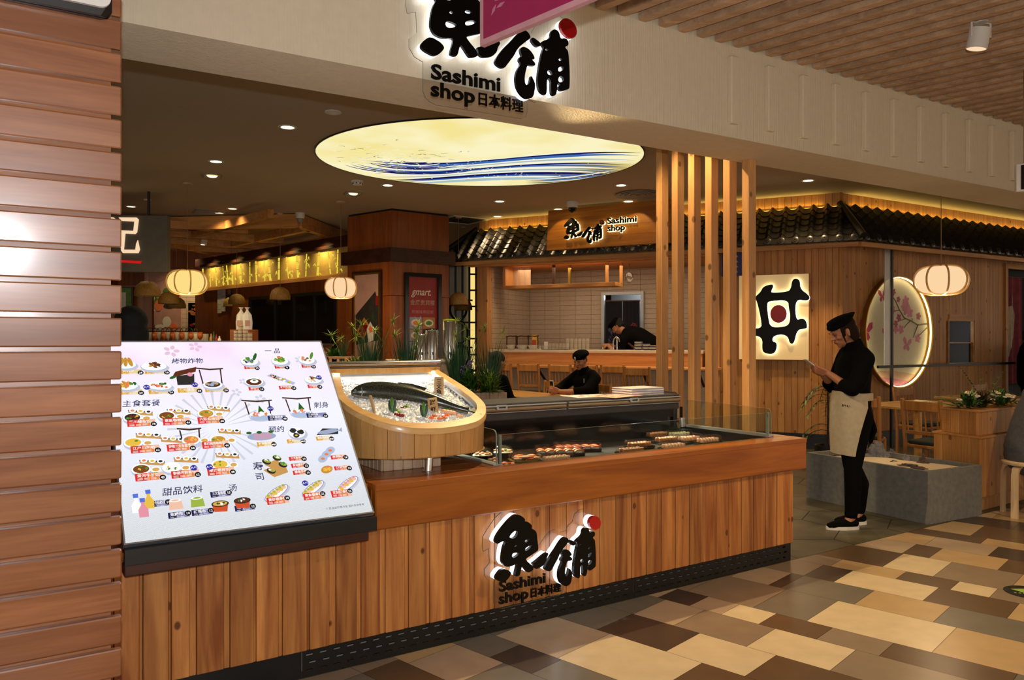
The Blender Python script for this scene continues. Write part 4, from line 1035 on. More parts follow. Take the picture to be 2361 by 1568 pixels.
# crushed ice
rnd = random.Random(11); ice = MB(); GX, GY = 44, 36; vs = []; idx = {}
def inside(x, y, poly):
    c = False
    for i in range(len(poly)):
        (x1, y1), (x2, y2) = poly[i - 1], poly[i]
        if (y1 > y) != (y2 > y) and x < (x2 - x1) * (y - y1) / (y2 - y1) + x1: c = not c
    return c
ipoly = shrink(outl, .052)
def ice_z(x, y): return rz_at(y) - .040 + .010 * math.sin(9 * x + 2) * math.cos(11 * y)
for i in range(GX):
    for j in range(GY):
        x = -.36 + .73 * i / (GX - 1); y = -.26 + .56 * j / (GY - 1)
        if inside(x, y, ipoly): idx[i, j] = len(vs); vs.append((x, y, ice_z(x, y) + rnd.uniform(-.005, .005)))
fs = [(idx[i, j], idx[i + 1, j], idx[i + 1, j + 1], idx[i, j + 1]) for i, j in idx if (i + 1, j) in idx and (i, j + 1) in idx and (i + 1, j + 1) in idx]
ice.add(vs, fs, 'ice')
for k in range(3600):
    x, y = rnd.uniform(-.36, .37), rnd.uniform(-.26, .295)
    if not inside(x, y, ipoly): continue
    s = rnd.uniform(.0025, .0065); R = Matrix.Translation((x, y, ice_z(x, y) + rnd.uniform(-.002, .006))) @ Matrix.Rotation(rnd.uniform(0, 3), 4, 'Z') @ Matrix.Rotation(rnd.uniform(-.6, .6), 4, 'X')
    ice.rbox(-s, s, -s * .8, s * .8, -s * .6, s * .6, 'ice', s * .3, R)
o = tag(ice.build('crushed_ice', loc=cw(T0[0], T0[1]), rz=CA), 'white crushed ice heaped in the rounded wooden tub', 'ice'); o['kind'] = 'stuff'
def on_ice(x, y, off=.0):
    r = sight(x, y); vr = -math.sin(CA) * r.x + math.cos(CA) * r.y
    z0 = 1.025 - .04 + off; t_ = (z0 - .44 * 3.42 - EYE) / (r.z - .44 * vr); return r * t_ + Vector((0, 0, EYE))
# whole salmon
sp_ = [((812, 906), .012, .016), ((822, 905), .026, .034), ((840, 905), .038, .050), ((870, 906), .046, .060), ((905, 909), .048, .062), ((945, 914), .045, .056), ((985, 922), .036, .044), ((1020, 931), .026, .032), ((1050, 940), .018, .023), ((1072, 946), .014, .020), ((1080, 948), .014, .022)]
pts = [on_ice(x, y, .022) for (x, y), a, b in sp_]
fish = thing('salmon', 'whole dark-backed salmon lying on the crushed ice in the wooden tub', 'fish', tuple(pts[4]))
rel = [p - pts[4] for p in pts]
def fish_body():
    vs = []; fs = []; seg = 16; mi_d = []; P = []
    dense = smooth([tuple(r) for r in rel], 4, False); rad = smooth([(a, b, 0) for _, a, b in sp_], 4, False)
    m_ = MB(); k = len(dense)
    for i, p in enumerate(dense):
        a, b = Vector(dense[max(i - 1, 0)]), Vector(dense[min(i + 1, k - 1)]); t = (b - a).normalized(); side = Vector((t.y, -t.x, 0)).normalized()
        upv = side.cross(t) * -1
        if upv.z < 0: upv = -upv
        for q in range(seg):
            an = 2 * PI * q / seg; vs.append(Vector(p) + side * math.cos(an) * rad[i][0] + upv * math.sin(an) * rad[i][1])
    up_f, lo_f = [], []
    for i in range(k - 1):
        for q in range(seg):
            q2 = (q + 1) % seg; f = (i * seg + q, i * seg + q2, (i + 1) * seg + q2, (i + 1) * seg + q)
            an = 2 * PI * (q + .5) / seg
            (lo_f if math.sin(an) < -.30 else up_f).append(f)
    up_f.append(tuple(range(seg))); lo_f.append(tuple((k - 1) * seg + q for q in range(seg)))
    b0 = len(m_.v); m_.v += [tuple(p) for p in vs]; d_, l_ = m_.m('fish_dark'), m_.m('fish_belly')
    m_.f += up_f + lo_f; m_.mi += [d_] * len(up_f) + [l_] * len(lo_f)
    return m_, dense
mb, dense = fish_body(); mb.build('body', fish, 70)
tl = Vector(dense[-1]); td = (Vector(dense[-1]) - Vector(dense[-6])).normalized(); sd_ = Vector((td.y, -td.x, 0))
mb = MB(); tv = [tl + sd_ * .012, tl - sd_ * .012, tl + td * .03 - sd_ * .024 + Vector((0, 0, .02)), tl + td * .07 - sd_ * .045 + Vector((0, 0, .02)), tl + td * .05, tl + td * .075 + sd_ * .04, tl + td * .03 + sd_ * .02]
mb.add(tv + [p + Vector((0, 0, .006)) for p in tv], [(0, 1, 2, 3, 4, 5, 6), (13, 12, 11, 10, 9, 8, 7)] + [(i, (i + 1) % 7, 7 + (i + 1) % 7, 7 + i) for i in range(7)], 'fish_dark'); mb.build('tail_fin', fish)
mb = MB(); c0 = Vector(dense[16]) + Vector((0, .006, .050)); c1 = Vector(dense[23]) + Vector((0, .004, .040))
dfv = [c0, c1, c1 + Vector((.02, .01, .018)), c0.lerp(c1, .6) + Vector((0, .02, .026)), c0.lerp(c1, .2) + Vector((0, .012, .02))]
mb.add(dfv + [p + Vector((.002, .006, 0)) for p in dfv], [(0, 1, 2, 3, 4), (9, 8, 7, 6, 5)] + [(i, (i + 1) % 5, 5 + (i + 1) % 5, 5 + i) for i in range(5)], 'fish_dark'); mb.build('dorsal_fin', fish)
hd = Vector(dense[4]); toward = Vector((-pts[1].x, -pts[1].y, .2)).normalized()
mb = MB(); e_c = hd + Vector((.0, -.033, .012)); mb.sph(e_c, .0065, 'fish_belly', 10, 6); mb.sph(e_c + Vector((0, -.004, .001)), .004, 'eye_dark', 8, 6); mb.build('eye', fish, 60)
mb = MB(); g0 = Vector(dense[7]); mb.tube([g0 + Vector((.004, -.036, .026)), g0 + Vector((.012, -.047, .002)), g0 + Vector((.004, -.044, -.022))], .0035, 'fish_belly', 6); mb.build('gill_cover', fish, 60)
# garnish on the ice
def leaf(mb, p, d, L, w, mat, curl=.25, up=Vector((0, 0, 1))):
    d = Vector(d).normalized(); s = d.cross(up).normalized(); p = Vector(p); vs = []; n_ = 5
    for i in range(n_ + 1):
        t = i / n_; c = p + d * L * t + up * (curl * L * (t - t * t) * 1.2); ww = w * math.sin(PI * (t * .86 + .07)) ** .8
        vs += [c - s * ww, c + s * ww + up * .0, c + up * .0012]
    fs = []
    for i in range(n_):
        a = i * 3; fs += [(a, a + 2, a + 5, a + 3), (a + 2, a + 1, a + 4, a + 5)]
    mb.add(vs, fs, mat)
for (x, y), nleaf, lab in (((905, 955), 4, 'tuft of pointed bamboo leaves on the ice beside the blank wooden tag'), ((978, 965), 3, 'tuft of pointed bamboo leaves on the ice left of the sweet shrimp tag')):
    p = on_ice(x, y, .0); t = thing('bamboo_leaf_garnish', lab, 'garnish', tuple(p))
    for k in range(nleaf):
        mb = MB(); leaf(mb, (0, 0, 0), (math.cos(1.0 + k * .75) * .35, .2, 1), .085 - .012 * abs(k - 1), .011, 'leaf_green' if k % 2 else 'leaf_dark', .1, Vector((0, -1, .2))); mb.build('leaf', t)
for (x, y), lab in (((937, 940), 'round toothed shiso leaf lying in the middle of the ice'), ((915, 950), 'toothed shiso leaf propped behind the tuna by the bamboo leaves'), ((1032, 945), 'toothed shiso leaf lying beside the pale fish fillet')):
    p = on_ice(x, y, .006); mb = MB()
    pts_ = [((.026 + .002 * (k % 2)) * (1 - .25 * abs(math.sin(a / 2))) * math.cos(a), (.024 + .002 * (k % 2)) * math.sin(a), 0) for k, a in enumerate([2 * PI * q / 22 for q in range(22)])]
    vs = [(a, b, .010 * (1 - (a * a + b * b) / .0007)) for a, b, _ in pts_] + [(0, 0, .012)] + [(a, b, .010 * (1 - (a * a + b * b) / .0007) - .002) for a, b, _ in pts_] + [(0, 0, .010)]
    mb.add(vs, [(i, (i + 1) % 22, 22) for i in range(22)] + [(23 + (i + 1) % 22, 23 + i, 45) for i in range(22)] + [(i, 23 + i, 23 + (i + 1) % 22, (i + 1) % 22) for i in range(22)], 'leaf_green')
    tag(mb.build('shiso_leaf', loc=tuple(p), rot=(.75, 0, .3)), lab, 'leaf')
for (x, y), nm, lab, mat, r in (((920, 958), 'tuna_slices', 'dark red tuna slices on the ice by the bamboo leaves', 'deep_red', (.022, .012, .010)), ((930, 941), 'tuna_slices', 'small red tuna pile under the round shiso leaf', 'deep_red', (.016, .010, .006)),
                          ((1035, 951), 'fish_fillet', 'pale pink fish fillet on the ice beside the toothed leaf', 'salmon_pale', (.036, .016, .012)), ((1060, 960), 'squid_piece', 'small tan squid piece near the front of the tub', 'salmon_pale', (.016, .010, .008))):
    p = on_ice(x, y, .006); mb = MB()
    for k in range(4): mb.sph(((k - 1.5) * r[0] * .45, .002 * (k % 2), .001 * k), (r[0] * .55, r[1], r[2]), mat, 10, 6, XF((0, 0, 0), 0, .25))
    tag(mb.build(nm, None, 60, tuple(p), .2), lab, 'seafood')
for k in range(7):
    p = on_ice(990 + k * 7 + (k % 2) * 3, 966 - (k % 3) * 3, .004); mb = MB()
    c = [(.020 * math.cos(a), .012 * math.sin(a), .004) for a in [.2 + q * .42 for q in range(7)]]
    mb.tube(c, [.003, .006, .007, .0065, .0055, .004, .002], 'salmon', 8)
    for s_ in (-.004, .0, .004): mb.add([(-.018, s_, .004), (-.032, s_ * 2 - .002, .005), (-.032, s_ * 2 + .002, .006)], [(0, 1, 2), (2, 1, 0)], 'roe')
    tag(mb.build('sweet_shrimp', None, 60, tuple(p), k * 1.3), 'pink sweet shrimp heaped on the ice before the front name tag', 'shrimp', 'sweet shrimp on the ice')
for (bx, by), h, w, txt, lab, lean, rz in (((1012, 913), .105, .052, '三文鱼', 'tall wooden name tag for salmon standing behind the fish tail', -.12, .1), ((1001, 955), .088, .050, '甜虾', 'wooden name tag for sweet shrimp standing in the front ice', -.30, .05), ((862, 956), .098, .030, '', 'narrow wooden name tag seen edge-on, leaning by the fish head', -.25, -1.1)):
    p = on_ice(bx, by, -.012); t = thing('name_tag', lab, 'name tag', tuple(p), rz, None, (lean * -1.0 * .9, -.12 if txt == '甜虾' else 0, rz))
    mb = MB(); mb.poly(rrect(-w / 2, w / 2, 0, h, .006), -.008, 0, 'label_wood', X=STAND((0, 0, 0))); mb.build('wooden_plate', t)
    if txt:
        mb = MB()
        for i, ch in enumerate(txt): mb.text(ch, .030, 'letter_black', XF((-.0, h - .034 - i * .030 * (.98 if len(txt) == 3 else 1.25), .0006)), .0004, .0006, 'CENTER', res=2)
        mb.build('characters', t, rot=(PI / 2, 0, 0))

# ---------------------------------------------------------------- chilled case sunk in the counter
fr_ = thing('chilled_case', 'open chilled display case with black interior and glass guards set into the counter', 'refrigerator', cw(0, 0), CA)
F0, F1, FZ = 2.135, 4.33, .735
mb = MB()
mb.box(F0 + .0, F1, 3.402, 4.24, .70, FZ, 'black_paint'); mb.box(F0, F0 + .006, 3.402, 4.24, FZ, .80, 'black_paint'); mb.box(F1 - .006, F1, 3.402, 4.24, FZ, .80, 'black_paint'); mb.box(F0, F1, 3.402, 3.408, FZ, .80, 'black_paint')
mb.box(F0, F1, 4.235, 4.26, FZ, .945, 'black_gloss'); mb.build('well', fr_)
mb = MB(); mb.rbox(F0 - .06, F1 - .07, 4.20, 4.236, .935, .988, 'charcoal', .006); mb.build('light_canopy', fr_)
mb = MB(); mb.rbox(F0 - .06, F1 - .07, 4.20, 4.56, 1.030, 1.045, 'charcoal', .004); mb.box(F0 - .06, F1 - .07, 4.26, 4.54, .70, 1.030, 'charcoal'); mb.build('top_cover', fr_)
for a, b in ((F0 - .06, 3.18), (3.20, F1 - .085)):
    mb = MB(); mb.tube([(a, 4.195, 1.008), (b, 4.195, 1.008)], .020, 'alu_blind', 14); bo = mb.build('night_blind', fr_, 40)
    mb = MB(); mb.box(a, b, 4.170, 4.190, 1.026, 1.033, 'alu'); mb.box(a, b, 4.176, 4.186, .986, .990, 'alu'); mb.build('pull_bar', bo)
    for hu in ((2.66,) if a < 3 else (3.78,)):
        mb = MB(); mb.poly(rrect(-.04, .04, -.012, .018, .008), -.004, .006, 'alu', holes=[rrect(-.026, .026, -.003, .010, .004)], X=STAND((hu, 4.166, 1.02))); mb.build('handle', bo)
mb = MB(); mb.poly([(4.17, .79), (4.21, .79), (4.225, .83), (4.215, .86), (4.215, 1.03), (4.26, 1.06), (4.40, 1.06), (4.40, 1.045), (4.27, 1.03), (4.24, 1.01), (4.245, .80), (4.24, .77), (4.17, .77)], -.012, .012, 'steel', X=Matrix(((0, 0, 1, F1 - .065), (1, 0, 0, 0), (0, 1, 0, 0), (0, 0, 0, 1)))); mb.rbox(F1 - .085, F1 - .05, 4.16, 4.19, .80, .87, 'alu', .004); mb.build('end_bracket', fr_)
# glass guards with a bright cut edge
def pane(name, pts, X, edge):
    mb = MB(); mb.poly(pts, -.004, .004, 'clear_glass', side='glass_edge', X=X); mb.build(name, fr_)
XL = Matrix(((0, 0, 1, 0), (1, 0, 0, 0), (0, 1, 0, 0), (0, 0, 0, 1)))
def corner(v0, v1, z0, z1, r=.03):
    return [(v1, z0), (v1, z1 + .015), (v0 + r, z1)] + [(v0 + r - r * math.sin(a), z1 - r + r * math.cos(a)) for a in (.4, .8, 1.2)] + [(v0, z1 - r), (v0, z0)]
pane('side_glass', corner(3.415, 4.05, .803, .985), Matrix.Translation((F0 + .012, 0, 0)) @ XL, 0)
pane('side_glass', corner(3.415, 4.18, .803, .990), Matrix.Translation((F1 - .012, 0, 0)) @ XL, 0)
pane('front_glass', [(F0 + .03, .80), (F1 - .03, .80), (F1 - .03, .965), (F0 + .03, .958)], STAND((0, 3.425, 0)), 0)
mb = MB(); mb.box(F0 + .030, F0 + .044, 3.414, 3.432, .80, .958, 'glass_edge'); mb.box(F1 - .044, F1 - .030, 3.414, 3.432, .80, .965, 'glass_edge'); mb.build('glass_post', fr_)
mb = MB(); mb.box(F0 - .01, F0 + .045, 3.408, 4.16, .8022, .808, 'alu'); mb.build('edge_rail', fr_); mb = MB(); mb.box(F1 - .045, F1 + .004, 3.408, 4.16, .8022, .820, 'alu'); mb.build('edge_rail', fr_)
lamp('tub_led', 'AREA', cw(1.78, 3.985, 1.27), 5, (1, .93, .8), .6, cw(1.78, 3.7, 1.0), sizey=.02)
lamp('case_fill', 'AREA', cw(3.23, 4.15, .985), 7.0, (1, .88, .66), 2.1, cw(3.23, 3.85, .74), sizey=.03, spread=50)  # added fill to brighten the food, no strip is fitted there
# leaflets on top of the case
def sheet(nm, lab, c, w, l, rz, mats, z):
    mb = MB(); mb.rbox(-w / 2, w / 2, -l / 2, l / 2, 0, .0025, mats[0], .001)
    rr = random.Random(int(c[0] * 100))
    if len(mats) > 1:
        for k in range(26):
            x, y = rr.uniform(-w * .45, w * .38), rr.uniform(-l * .45, l * .38); mb.box(x, x + rr.uniform(.01, .04), y, y + rr.uniform(.008, .03), .0026, .003, rr.choice(mats[1:]))
    return tag(mb.build(nm, None, None, tuple(c) if len(c) == 3 else (*c, z), rz), lab, 'leaflet')
for k in range(9):
    mb = MB(); mb.rbox(-.16, .16, -.11, .11, 0, .0055, 'paper_lilac' if k % 3 == 1 else 'paper_white', .001); p = cw(4.00 + .004 * math.sin(k * 2.1), 4.37, 1.0452 + k * .0058)
    tag(mb.build('leaflet', None, None, p, CA + .02 * math.sin(k)), 'white leaflet in the neat stack at the end of the chilled case', 'leaflet', 'stacked leaflets on the case')
sheet('menu_sheet', 'pink printed menu sheet lying on the chilled case before the leaflet stack', cw(3.72, 4.30, 1.046), .34, .24, CA + .25, ['paper_pink', 'paper_red', 'paper_white', 'poster_gold'], 0)
sheet('menu_sheet', 'white printed menu sheet half under the pink one on the chilled case', cw(3.55, 4.40, 1.0455), .34, .24, CA - .1, ['paper_white', 'paper_red', 'poster_gold', 'leaf_green'], 0)

# ---------------------------------------------------------------- packs of sushi in the case
rs = random.Random(21)
def bowl_pack(x, y, lab, k):
    p = at_h(x, y, FZ); t = thing('sushi_bowl', lab, 'food pack', tuple(p), k, 'covered rice bowls in the chilled case')
    mb = MB(); mb.lathe([(.042, .001), (.048, .004), (.064, .040), (.068, .044), (.066, .046), (.060, .040)], 'tray_black', 26, cap1=False); mb.build('bowl', t, 40)
    mb = MB(); mb.lathe([(.0, .041), (.060, .041), (.055, .047), (.0, .055)], 'rice', 24, cap0=False, cap1=False)
    for q in range(26):
        a = rs.uniform(0, 6.28); r = .048 * math.sqrt(rs.random()); mb.sph((r * math.cos(a), r * math.sin(a), .054), (rs.uniform(.008, .016), rs.uniform(.006, .010), .005), rs.choice(['salmon', 'roe', 'salmon_pale', 'rice', 'salmon']), 8, 5)
    mb.sph((.006, -.03, .060), (.010, .010, .008), 'wasabi', 8, 6); mb.build('topping', t, 60)
    mb = MB(); mb.lathe([(.069, .045), (.067, .052), (.050, .078), (.020, .088), (.0, .089)], 'clear_plastic', 26, cap0=False, cap1=False); mb.build('lid', t, 40)
bowl_pack(1160, 1059, 'black rice bowl with clear dome lid, the one farther from the tub', .3)
bowl_pack(1112, 1066, 'black rice bowl with clear dome lid, tucked beside the ice tub', 1.3)
def tray_pack(x, y, w, l, rz, lab, cat='food pack', mat='tray_black', rim='tray_gold', lid=.045, z=None, grp='flat sushi trays in the chilled case'):
    p = at_h(x, y, FZ + .001); t = thing('sushi_tray', lab, cat, tuple(p), rz, grp)
    mb = MB(); mb.rbox(-w / 2, w / 2, -l / 2, l / 2, 0, .012, mat, .004)
    mb.poly([(-w / 2, -l / 2), (w / 2, -l / 2), (w / 2, l / 2), (-w / 2, l / 2)], .0121, .019, rim, holes=[[(-w / 2 + .006, -l / 2 + .006), (w / 2 - .006, -l / 2 + .006), (w / 2 - .006, l / 2 - .006), (-w / 2 + .006, l / 2 - .006)]]); mb.build('tray', t)
    mb = MB(); mb.rbox(-w / 2 + .002, w / 2 - .002, -l / 2 + .002, l / 2 - .002, .0192, lid + .012, 'clear_plastic', .008); mb.build('lid', t)
    return t, p
def loose(nm, lab, cat, grp, p, rz, local, builder):
    mb = MB(); builder(mb); q = Vector(p) + Matrix.Rotation(rz, 3, 'Z') @ Vector(local); return tag(mb.build(nm, None, 60, tuple(q), rz), lab, cat, grp)
def nig(mb):
    mb.sph((0, 0, .012), (.026, .0125, .0115), 'rice', 12, 8)
    vs = []; fs = []
    for i in range(9):
        a = -1.15 + 2.3 * i / 8
        for yy in (-.014, .014): vs.append((.031 * math.sin(a), yy * (1 - .1 * abs(a)), .006 + .022 * math.cos(a)))
        for yy in (.014, -.014): vs.append((.028 * math.sin(a), yy * (1 - .1 * abs(a)), .003 + .020 * math.cos(a)))
    for i in range(8):
        for e in range(4): fs.append((i * 4 + e, i * 4 + (e + 1) % 4, (i + 1) * 4 + (e + 1) % 4, (i + 1) * 4 + e))
    mb.add(vs, fs + [(0, 1, 2, 3), (35, 34, 33, 32)], 'salmon')
def shrimp_n(mb):
    mb.sph((0, 0, .010), (.026, .0125, .010), 'rice', 12, 8); mb.sph((0, 0, .019), (.031, .013, .006), 'roe', 12, 6); mb.sph((.004, 0, .022), (.018, .006, .005), 'salmon_pale', 10, 6)
def roll(kind):
    def f(mb):
        mb.lathe([(.0, 0), (.012, 0), (.0132, .003), (.0132, .024), (.012, .027), (.0, .027)], {'fried': 'roll_fried', 'rice': 'rice', 'salmon': 'salmon_pale'}[kind], 14, cap0=False, cap1=False)
        mb.lathe([(.0, .0272), (.0115, .0272), (.0105, .029), (.0, .029)], 'rice', 12, cap0=False, cap1=False); mb.lathe([(.0, .0292), (.006, .0292), (.004, .032), (.0, .032)], 'roe' if kind != 'rice' else 'wasabi', 10, cap0=False, cap1=False)
    return f
t, p = tray_pack(1210, 1066, .17, .12, CA - .25, 'gold-rimmed tray heaped with pale salmon slices under a clear lid', lid=.055)
mb = MB()
for q in range(40): mb.sph((rs.uniform(-.068, .068), rs.uniform(-.045, .045), .022 + rs.uniform(0, .016)), (rs.uniform(.014, .024), rs.uniform(.008, .014), .006), rs.choice(['salmon_pale', 'salmon_pale', 'salmon', 'rice']), 8, 5, )
mb.build('fish_slices', t, 60)
for (x, y), rz, lab, n_, rows_, kind in (((1290, 1050), CA - .45, 'long clear tray of orange salmon nigiri in the middle of the chilled case', 5, 2, 'nig'), ((1330, 1040), CA - .45, 'long clear tray of red shrimp nigiri behind the salmon nigiri', 5, 2, 'shr')):
    t, p = tray_pack(x, y, .30, .115, rz, lab, rim='tray_black', lid=.05)
    for i in range(n_):
        for j in range(rows_):
            loose('salmon_nigiri' if kind == 'nig' else 'shrimp_nigiri', ('orange salmon nigiri under the clear lid in the middle of the case' if kind == 'nig' else 'red shrimp nigiri under the clear lid behind the salmon nigiri'), 'sushi', 'salmon nigiri in the tray' if kind == 'nig' else 'shrimp nigiri in the tray', p, rz + PI / 2 * 0, (-.115 + i * .058, -.028 + j * .056, .0125), nig if kind == 'nig' else shrimp_n)
RP = [((1283, 1068), CA, 'pack of crab rolls near the front glass', 'salmon'), ((1456, 1048), CA, 'pack of dark fried rolls nearest the wooden edge', 'fried'), ((1474, 1034), CA, 'pack of dark fried rolls, second from the wooden edge', 'fried'),
      ((1553, 1038), CA, 'pack of pale salmon rolls along the wooden edge', 'salmon'), ((1536, 1022), CA, 'pack of fried rolls amid the far cluster', 'fried'), ((1588, 1020), CA, 'pack of salmon rolls inside the far cluster', 'salmon'),
      ((1632, 1024), CA, 'pack of salmon rolls closest to the end glass', 'salmon'), ((1514, 1010), CA, 'pack of fried rolls, hindmost of the far cluster', 'fried'), ((1566, 1010), CA, 'pack of rice rolls behind the far cluster', 'rice')]
for (x, y), rz, lab, kind in RP:
    t, p = tray_pack(x, y, .19, .10, rz, lab, rim='tray_black', lid=.048, grp='roll packs in the chilled case')
    for i in range(6):
        for j in range(2): loose('sushi_roll', 'sushi roll in the ' + lab, 'sushi', 'rolls in the ' + lab, p, rz, (-.07 + i * .028, -.018 + .036 * j, .0125), roll(kind))
for (x, y), lab in (((1134, 1072), 'square clear tub of pink fish by the end glass of the case'), ((1172, 1082), 'square clear tub of rosy shrimp close to the front wood edge')):
    p = at_h(x, y - 4, FZ + .001); t = thing('clear_tub', lab, 'food pack', tuple(p), CA, 'square clear tubs in the chilled case')
    mb = MB(); mb.rbox(-.05, .05, -.04, .04, 0, .045, 'clear_plastic', .008); mb.build('box', t)
    mb = MB()
    for q in range(16): mb.sph((rs.uniform(-.036, .036), rs.uniform(-.028, .028), .010 + rs.uniform(0, .018)), (.014, .009, .006), rs.choice(['salmon_pale', 'roe', 'salmon', 'flower_pink']), 8, 5)
    mb.build('fish_pieces', t, 60)

# ---------------------------------------------------------------- slatted timber screen at the end of the counter
for i in range(6):
    mb = MB(); mb.rbox(0, .080, 0, .066, 0, CEIL - .001, 'pine_post', .003)
    pos = ['nearest the walkway', 'second from the walkway', 'third from the walkway', 'fourth from the walkway', 'fifth from the walkway', 'farthest from the walkway, beside the leaflet stack'][i]
    tag(mb.build('timber_post', None, None, cw(4.60, 3.835 + .181 * i), CA), 'tall pale timber screen post, ' + pos, 'post', 'timber posts of the slatted screen')

# ---------------------------------------------------------------- tiled roof around the pavilion
def roof(o_, ang, xl0, xl1, xr0, xr1, period, name, lab, over=.55, zt=3.20, zb=2.69, rows=6):
    L = math.hypot(over, zt - zb); sl = math.atan2(zt - zb, over)
    t = thing(name, lab, 'roof', (o_[0], o_[1], 0), ang)
    X0, X1 = min(xl0, xl1), max(xr0, xr1); nper = int((X1 - X0) / period) + 1; PP = 10
    cols = [X0 + period * (i / PP) for i in range(nper * PP + 1)]
    mb = MB(); vs = []; fs = []; nr = []
    for r in range(rows):
        for e in (0, 1): nr.append(((r + e * 1.04) / rows, .011 * e + .004))
    nc = len(cols)
    def prof(x):
        q = ((x - X0) / period) % 1.0
        if q < .42: return .052 * math.sin(PI * q / .42)
        return -.012 * math.sin(PI * (q - .42) / .58)
    for t_, lift in nr:
        tt = min(t_, 1.0); lo = xl0 + (xl1 - xl0) * tt; hi = xr0 + (xr1 - xr0) * tt
        for x in cols:
            xx = min(max(x, lo), hi); h = prof(x) + lift
            if x < lo or x > hi: h = lift
            y = -.05 * (1 - tt) - over * t_ - h * math.sin(sl); z = zt - (zt - zb) * t_ + h * math.cos(sl)
            vs.append((xx, y, z))
    for i in range(len(nr) - 1):
        for j in range(nc - 1):
            fs.append((i * nc + j, (i + 1) * nc + j, (i + 1) * nc + j + 1, i * nc + j + 1))
    mb.add(vs, fs, 'roof_tile'); mb.build('tile_field', t, 50)
    mb = MB()
    lo, hi = xl1, xr1
    for i in range(nper):
        x = X0 + period * (i + .21)
        if lo - .02 < x < hi + .02:
            mb.lathe([(.0, .0), (.030, .0), (.044, .004), (.046, .016), (.040, .020)], 'roof_tile', 14, XF((x, -over - .016, zb + .030), PI / 2 - .1), cap0=False)
            mb.lathe([(.0, .0205), (.022, .0205), (.018, .026), (.0, .026)], 'roof_tile', 10, XF((x, -over - .016, zb + .030), PI / 2 - .1), cap0=False, cap1=False)
        a, b = max(x + period * .2, lo), min(x + period * .8, hi)
        if b - a > .02: mb.poly([(a, 0), (b, 0), (b, .030), ((a + b) / 2, .012), (a, .030)][::1], -.012, 0, 'roof_tile', X=STAND((0, -over - .02, zb - .006)))
    mb.build('eave_cap', t, 50)
    mb = MB(); mb.box(xl0, xr0, -.05, -.001, zt - .16, zt - .05, 'pine_x'); mb.box(lo + .05, hi - .05, -over + .05, -over + .09, zb - .075, zb - .02, 'pine_x'); mb.build('fascia', t)
    mb = MB(); mb.add([(xl0, -.02, zb + .0), (xr0, -.02, zb + .0), (hi - .03, -over + .05, zb - .02), (lo + .03, -over + .05, zb - .02)], [(0, 3, 2, 1)], 'pine_x'); mb.build('soffit', t)
    mb = MB(); mb.box(xl0 + .03, xr0 - .03, -.035, -.006, zt - .012, zt + .004, 'cove_led'); mb.build('led_strip', t, label='yellow LED strip along the ridge')
    return t
tr = roof(CORNER, WAA, -5.40, -5.85, 0.0, .299, .172, 'tile_roof', 'dark glazed tile roof over the kitchen opening and glowing bowl sign')
mb = MB(); mb.tube([(.01, -.02, 3.235), (.31, -.57, 2.735)], .045, 'roof_tile', 10); mb.build('hip_ridge', tr, 50)
mb = MB(); mb.tube([(-5.40, -.02, 3.235), (-5.86, -.56, 2.735)], .045, 'roof_tile', 10); mb.add([(-5.40, -.02, 3.2), (-5.85, -.56, 2.69), (-5.85, .2, 2.69), (-5.40, .06, 3.2)], [(0, 1, 2, 3)], 'roof_tile'); mb.build('hip_ridge', tr, 50)
roof(CORNER, WBA, 0.0, -.30, 6.4, 6.4, .232, 'tile_roof', 'dark glazed tile roof along the wall with the round flower window')
lamp('cove_wash', 'AREA', fr(CORNER, WAA, -2.7, -.03, 3.225), 5, (1, .72, .18), 5.0, fr(CORNER, WAA, -2.7, -.06, 3.38), sizey=.04)
lamp('cove_wash_end', 'AREA', fr(CORNER, WBA, 3.2, -.03, 3.225), 6, (1, .72, .18), 6.0, fr(CORNER, WBA, 3.2, -.06, 3.38), sizey=.04)

# ---------------------------------------------------------------- glowing sign with the rice-bowl character
t = thing('bowl_sign', 'square glowing sign box with one bold black brush character and red dot', 'sign', fr(CORNER, WAA, 0, 0, 0), WAA)
SX0, SX1, SZ0, SZ1 = -1.27, -.36, 1.18, 2.335
mb = MB(); mb.box(SX0, SX1, -.10, -.002, SZ0, SZ1, 'pine'); 
mb.build('case', t)
# backlit face: brighter around the character, as the lamps behind it give it
m = bpy.data.materials.new('sign_face'); m.use_nodes = True; b = m.node_tree.nodes['Principled BSDF']; M['sign_face'] = m
b.inputs['Base Color'].default_value = (*hx('e6c894'), 1); b.inputs['Roughness'].default_value = .5
b.inputs['Emission Color'].default_value = (*hx('f0cc8a'), 1); b.inputs['Emission Strength'].default_value = .26
mb = MB(); mb.box(SX0 + .008, SX1 - .008, -.104, -.1005, SZ0 + .008, SZ1 - .008, 'sign_face'); mb.build('light_panel', t)
def wa(x, y): return at_v(x, y, fr(CORNER, WAA, 0, -.12)[:2], WAA)
Z6 = lambda x, y: (1560 + x * .33926, 400 + y * .33926)
DON = [(530, 845), (575, 805), (590, 770), (650, 752), (662, 765), (645, 800), (650, 812), (760, 805), (780, 780), (785, 735), (800, 716), (825, 716), (842, 735), (842, 785), (905, 830), (905, 858), (880, 866), (830, 858), (812, 880), (808, 940), (820, 1000), (850, 983), (880, 995), (892, 1050), (870, 1056), (820, 1065), (800, 1160), (770, 1155), (760, 1110), (720, 1092), (660, 1105), (650, 1140), (685, 1150), (680, 1200), (660, 1228), (610, 1225), (582, 1205), (588, 1110), (500, 1100), (480, 1095), (485, 1050), (580, 1055), (578, 1000), (550, 870)]
DON_H = [[(615, 880), (640, 868), (760, 860), (765, 920), (775, 960), (770, 1020), (740, 1042), (640, 1048), (625, 980)]]
cv = lambda P: rnd_([wa(*Z6(*p)) for p in P])
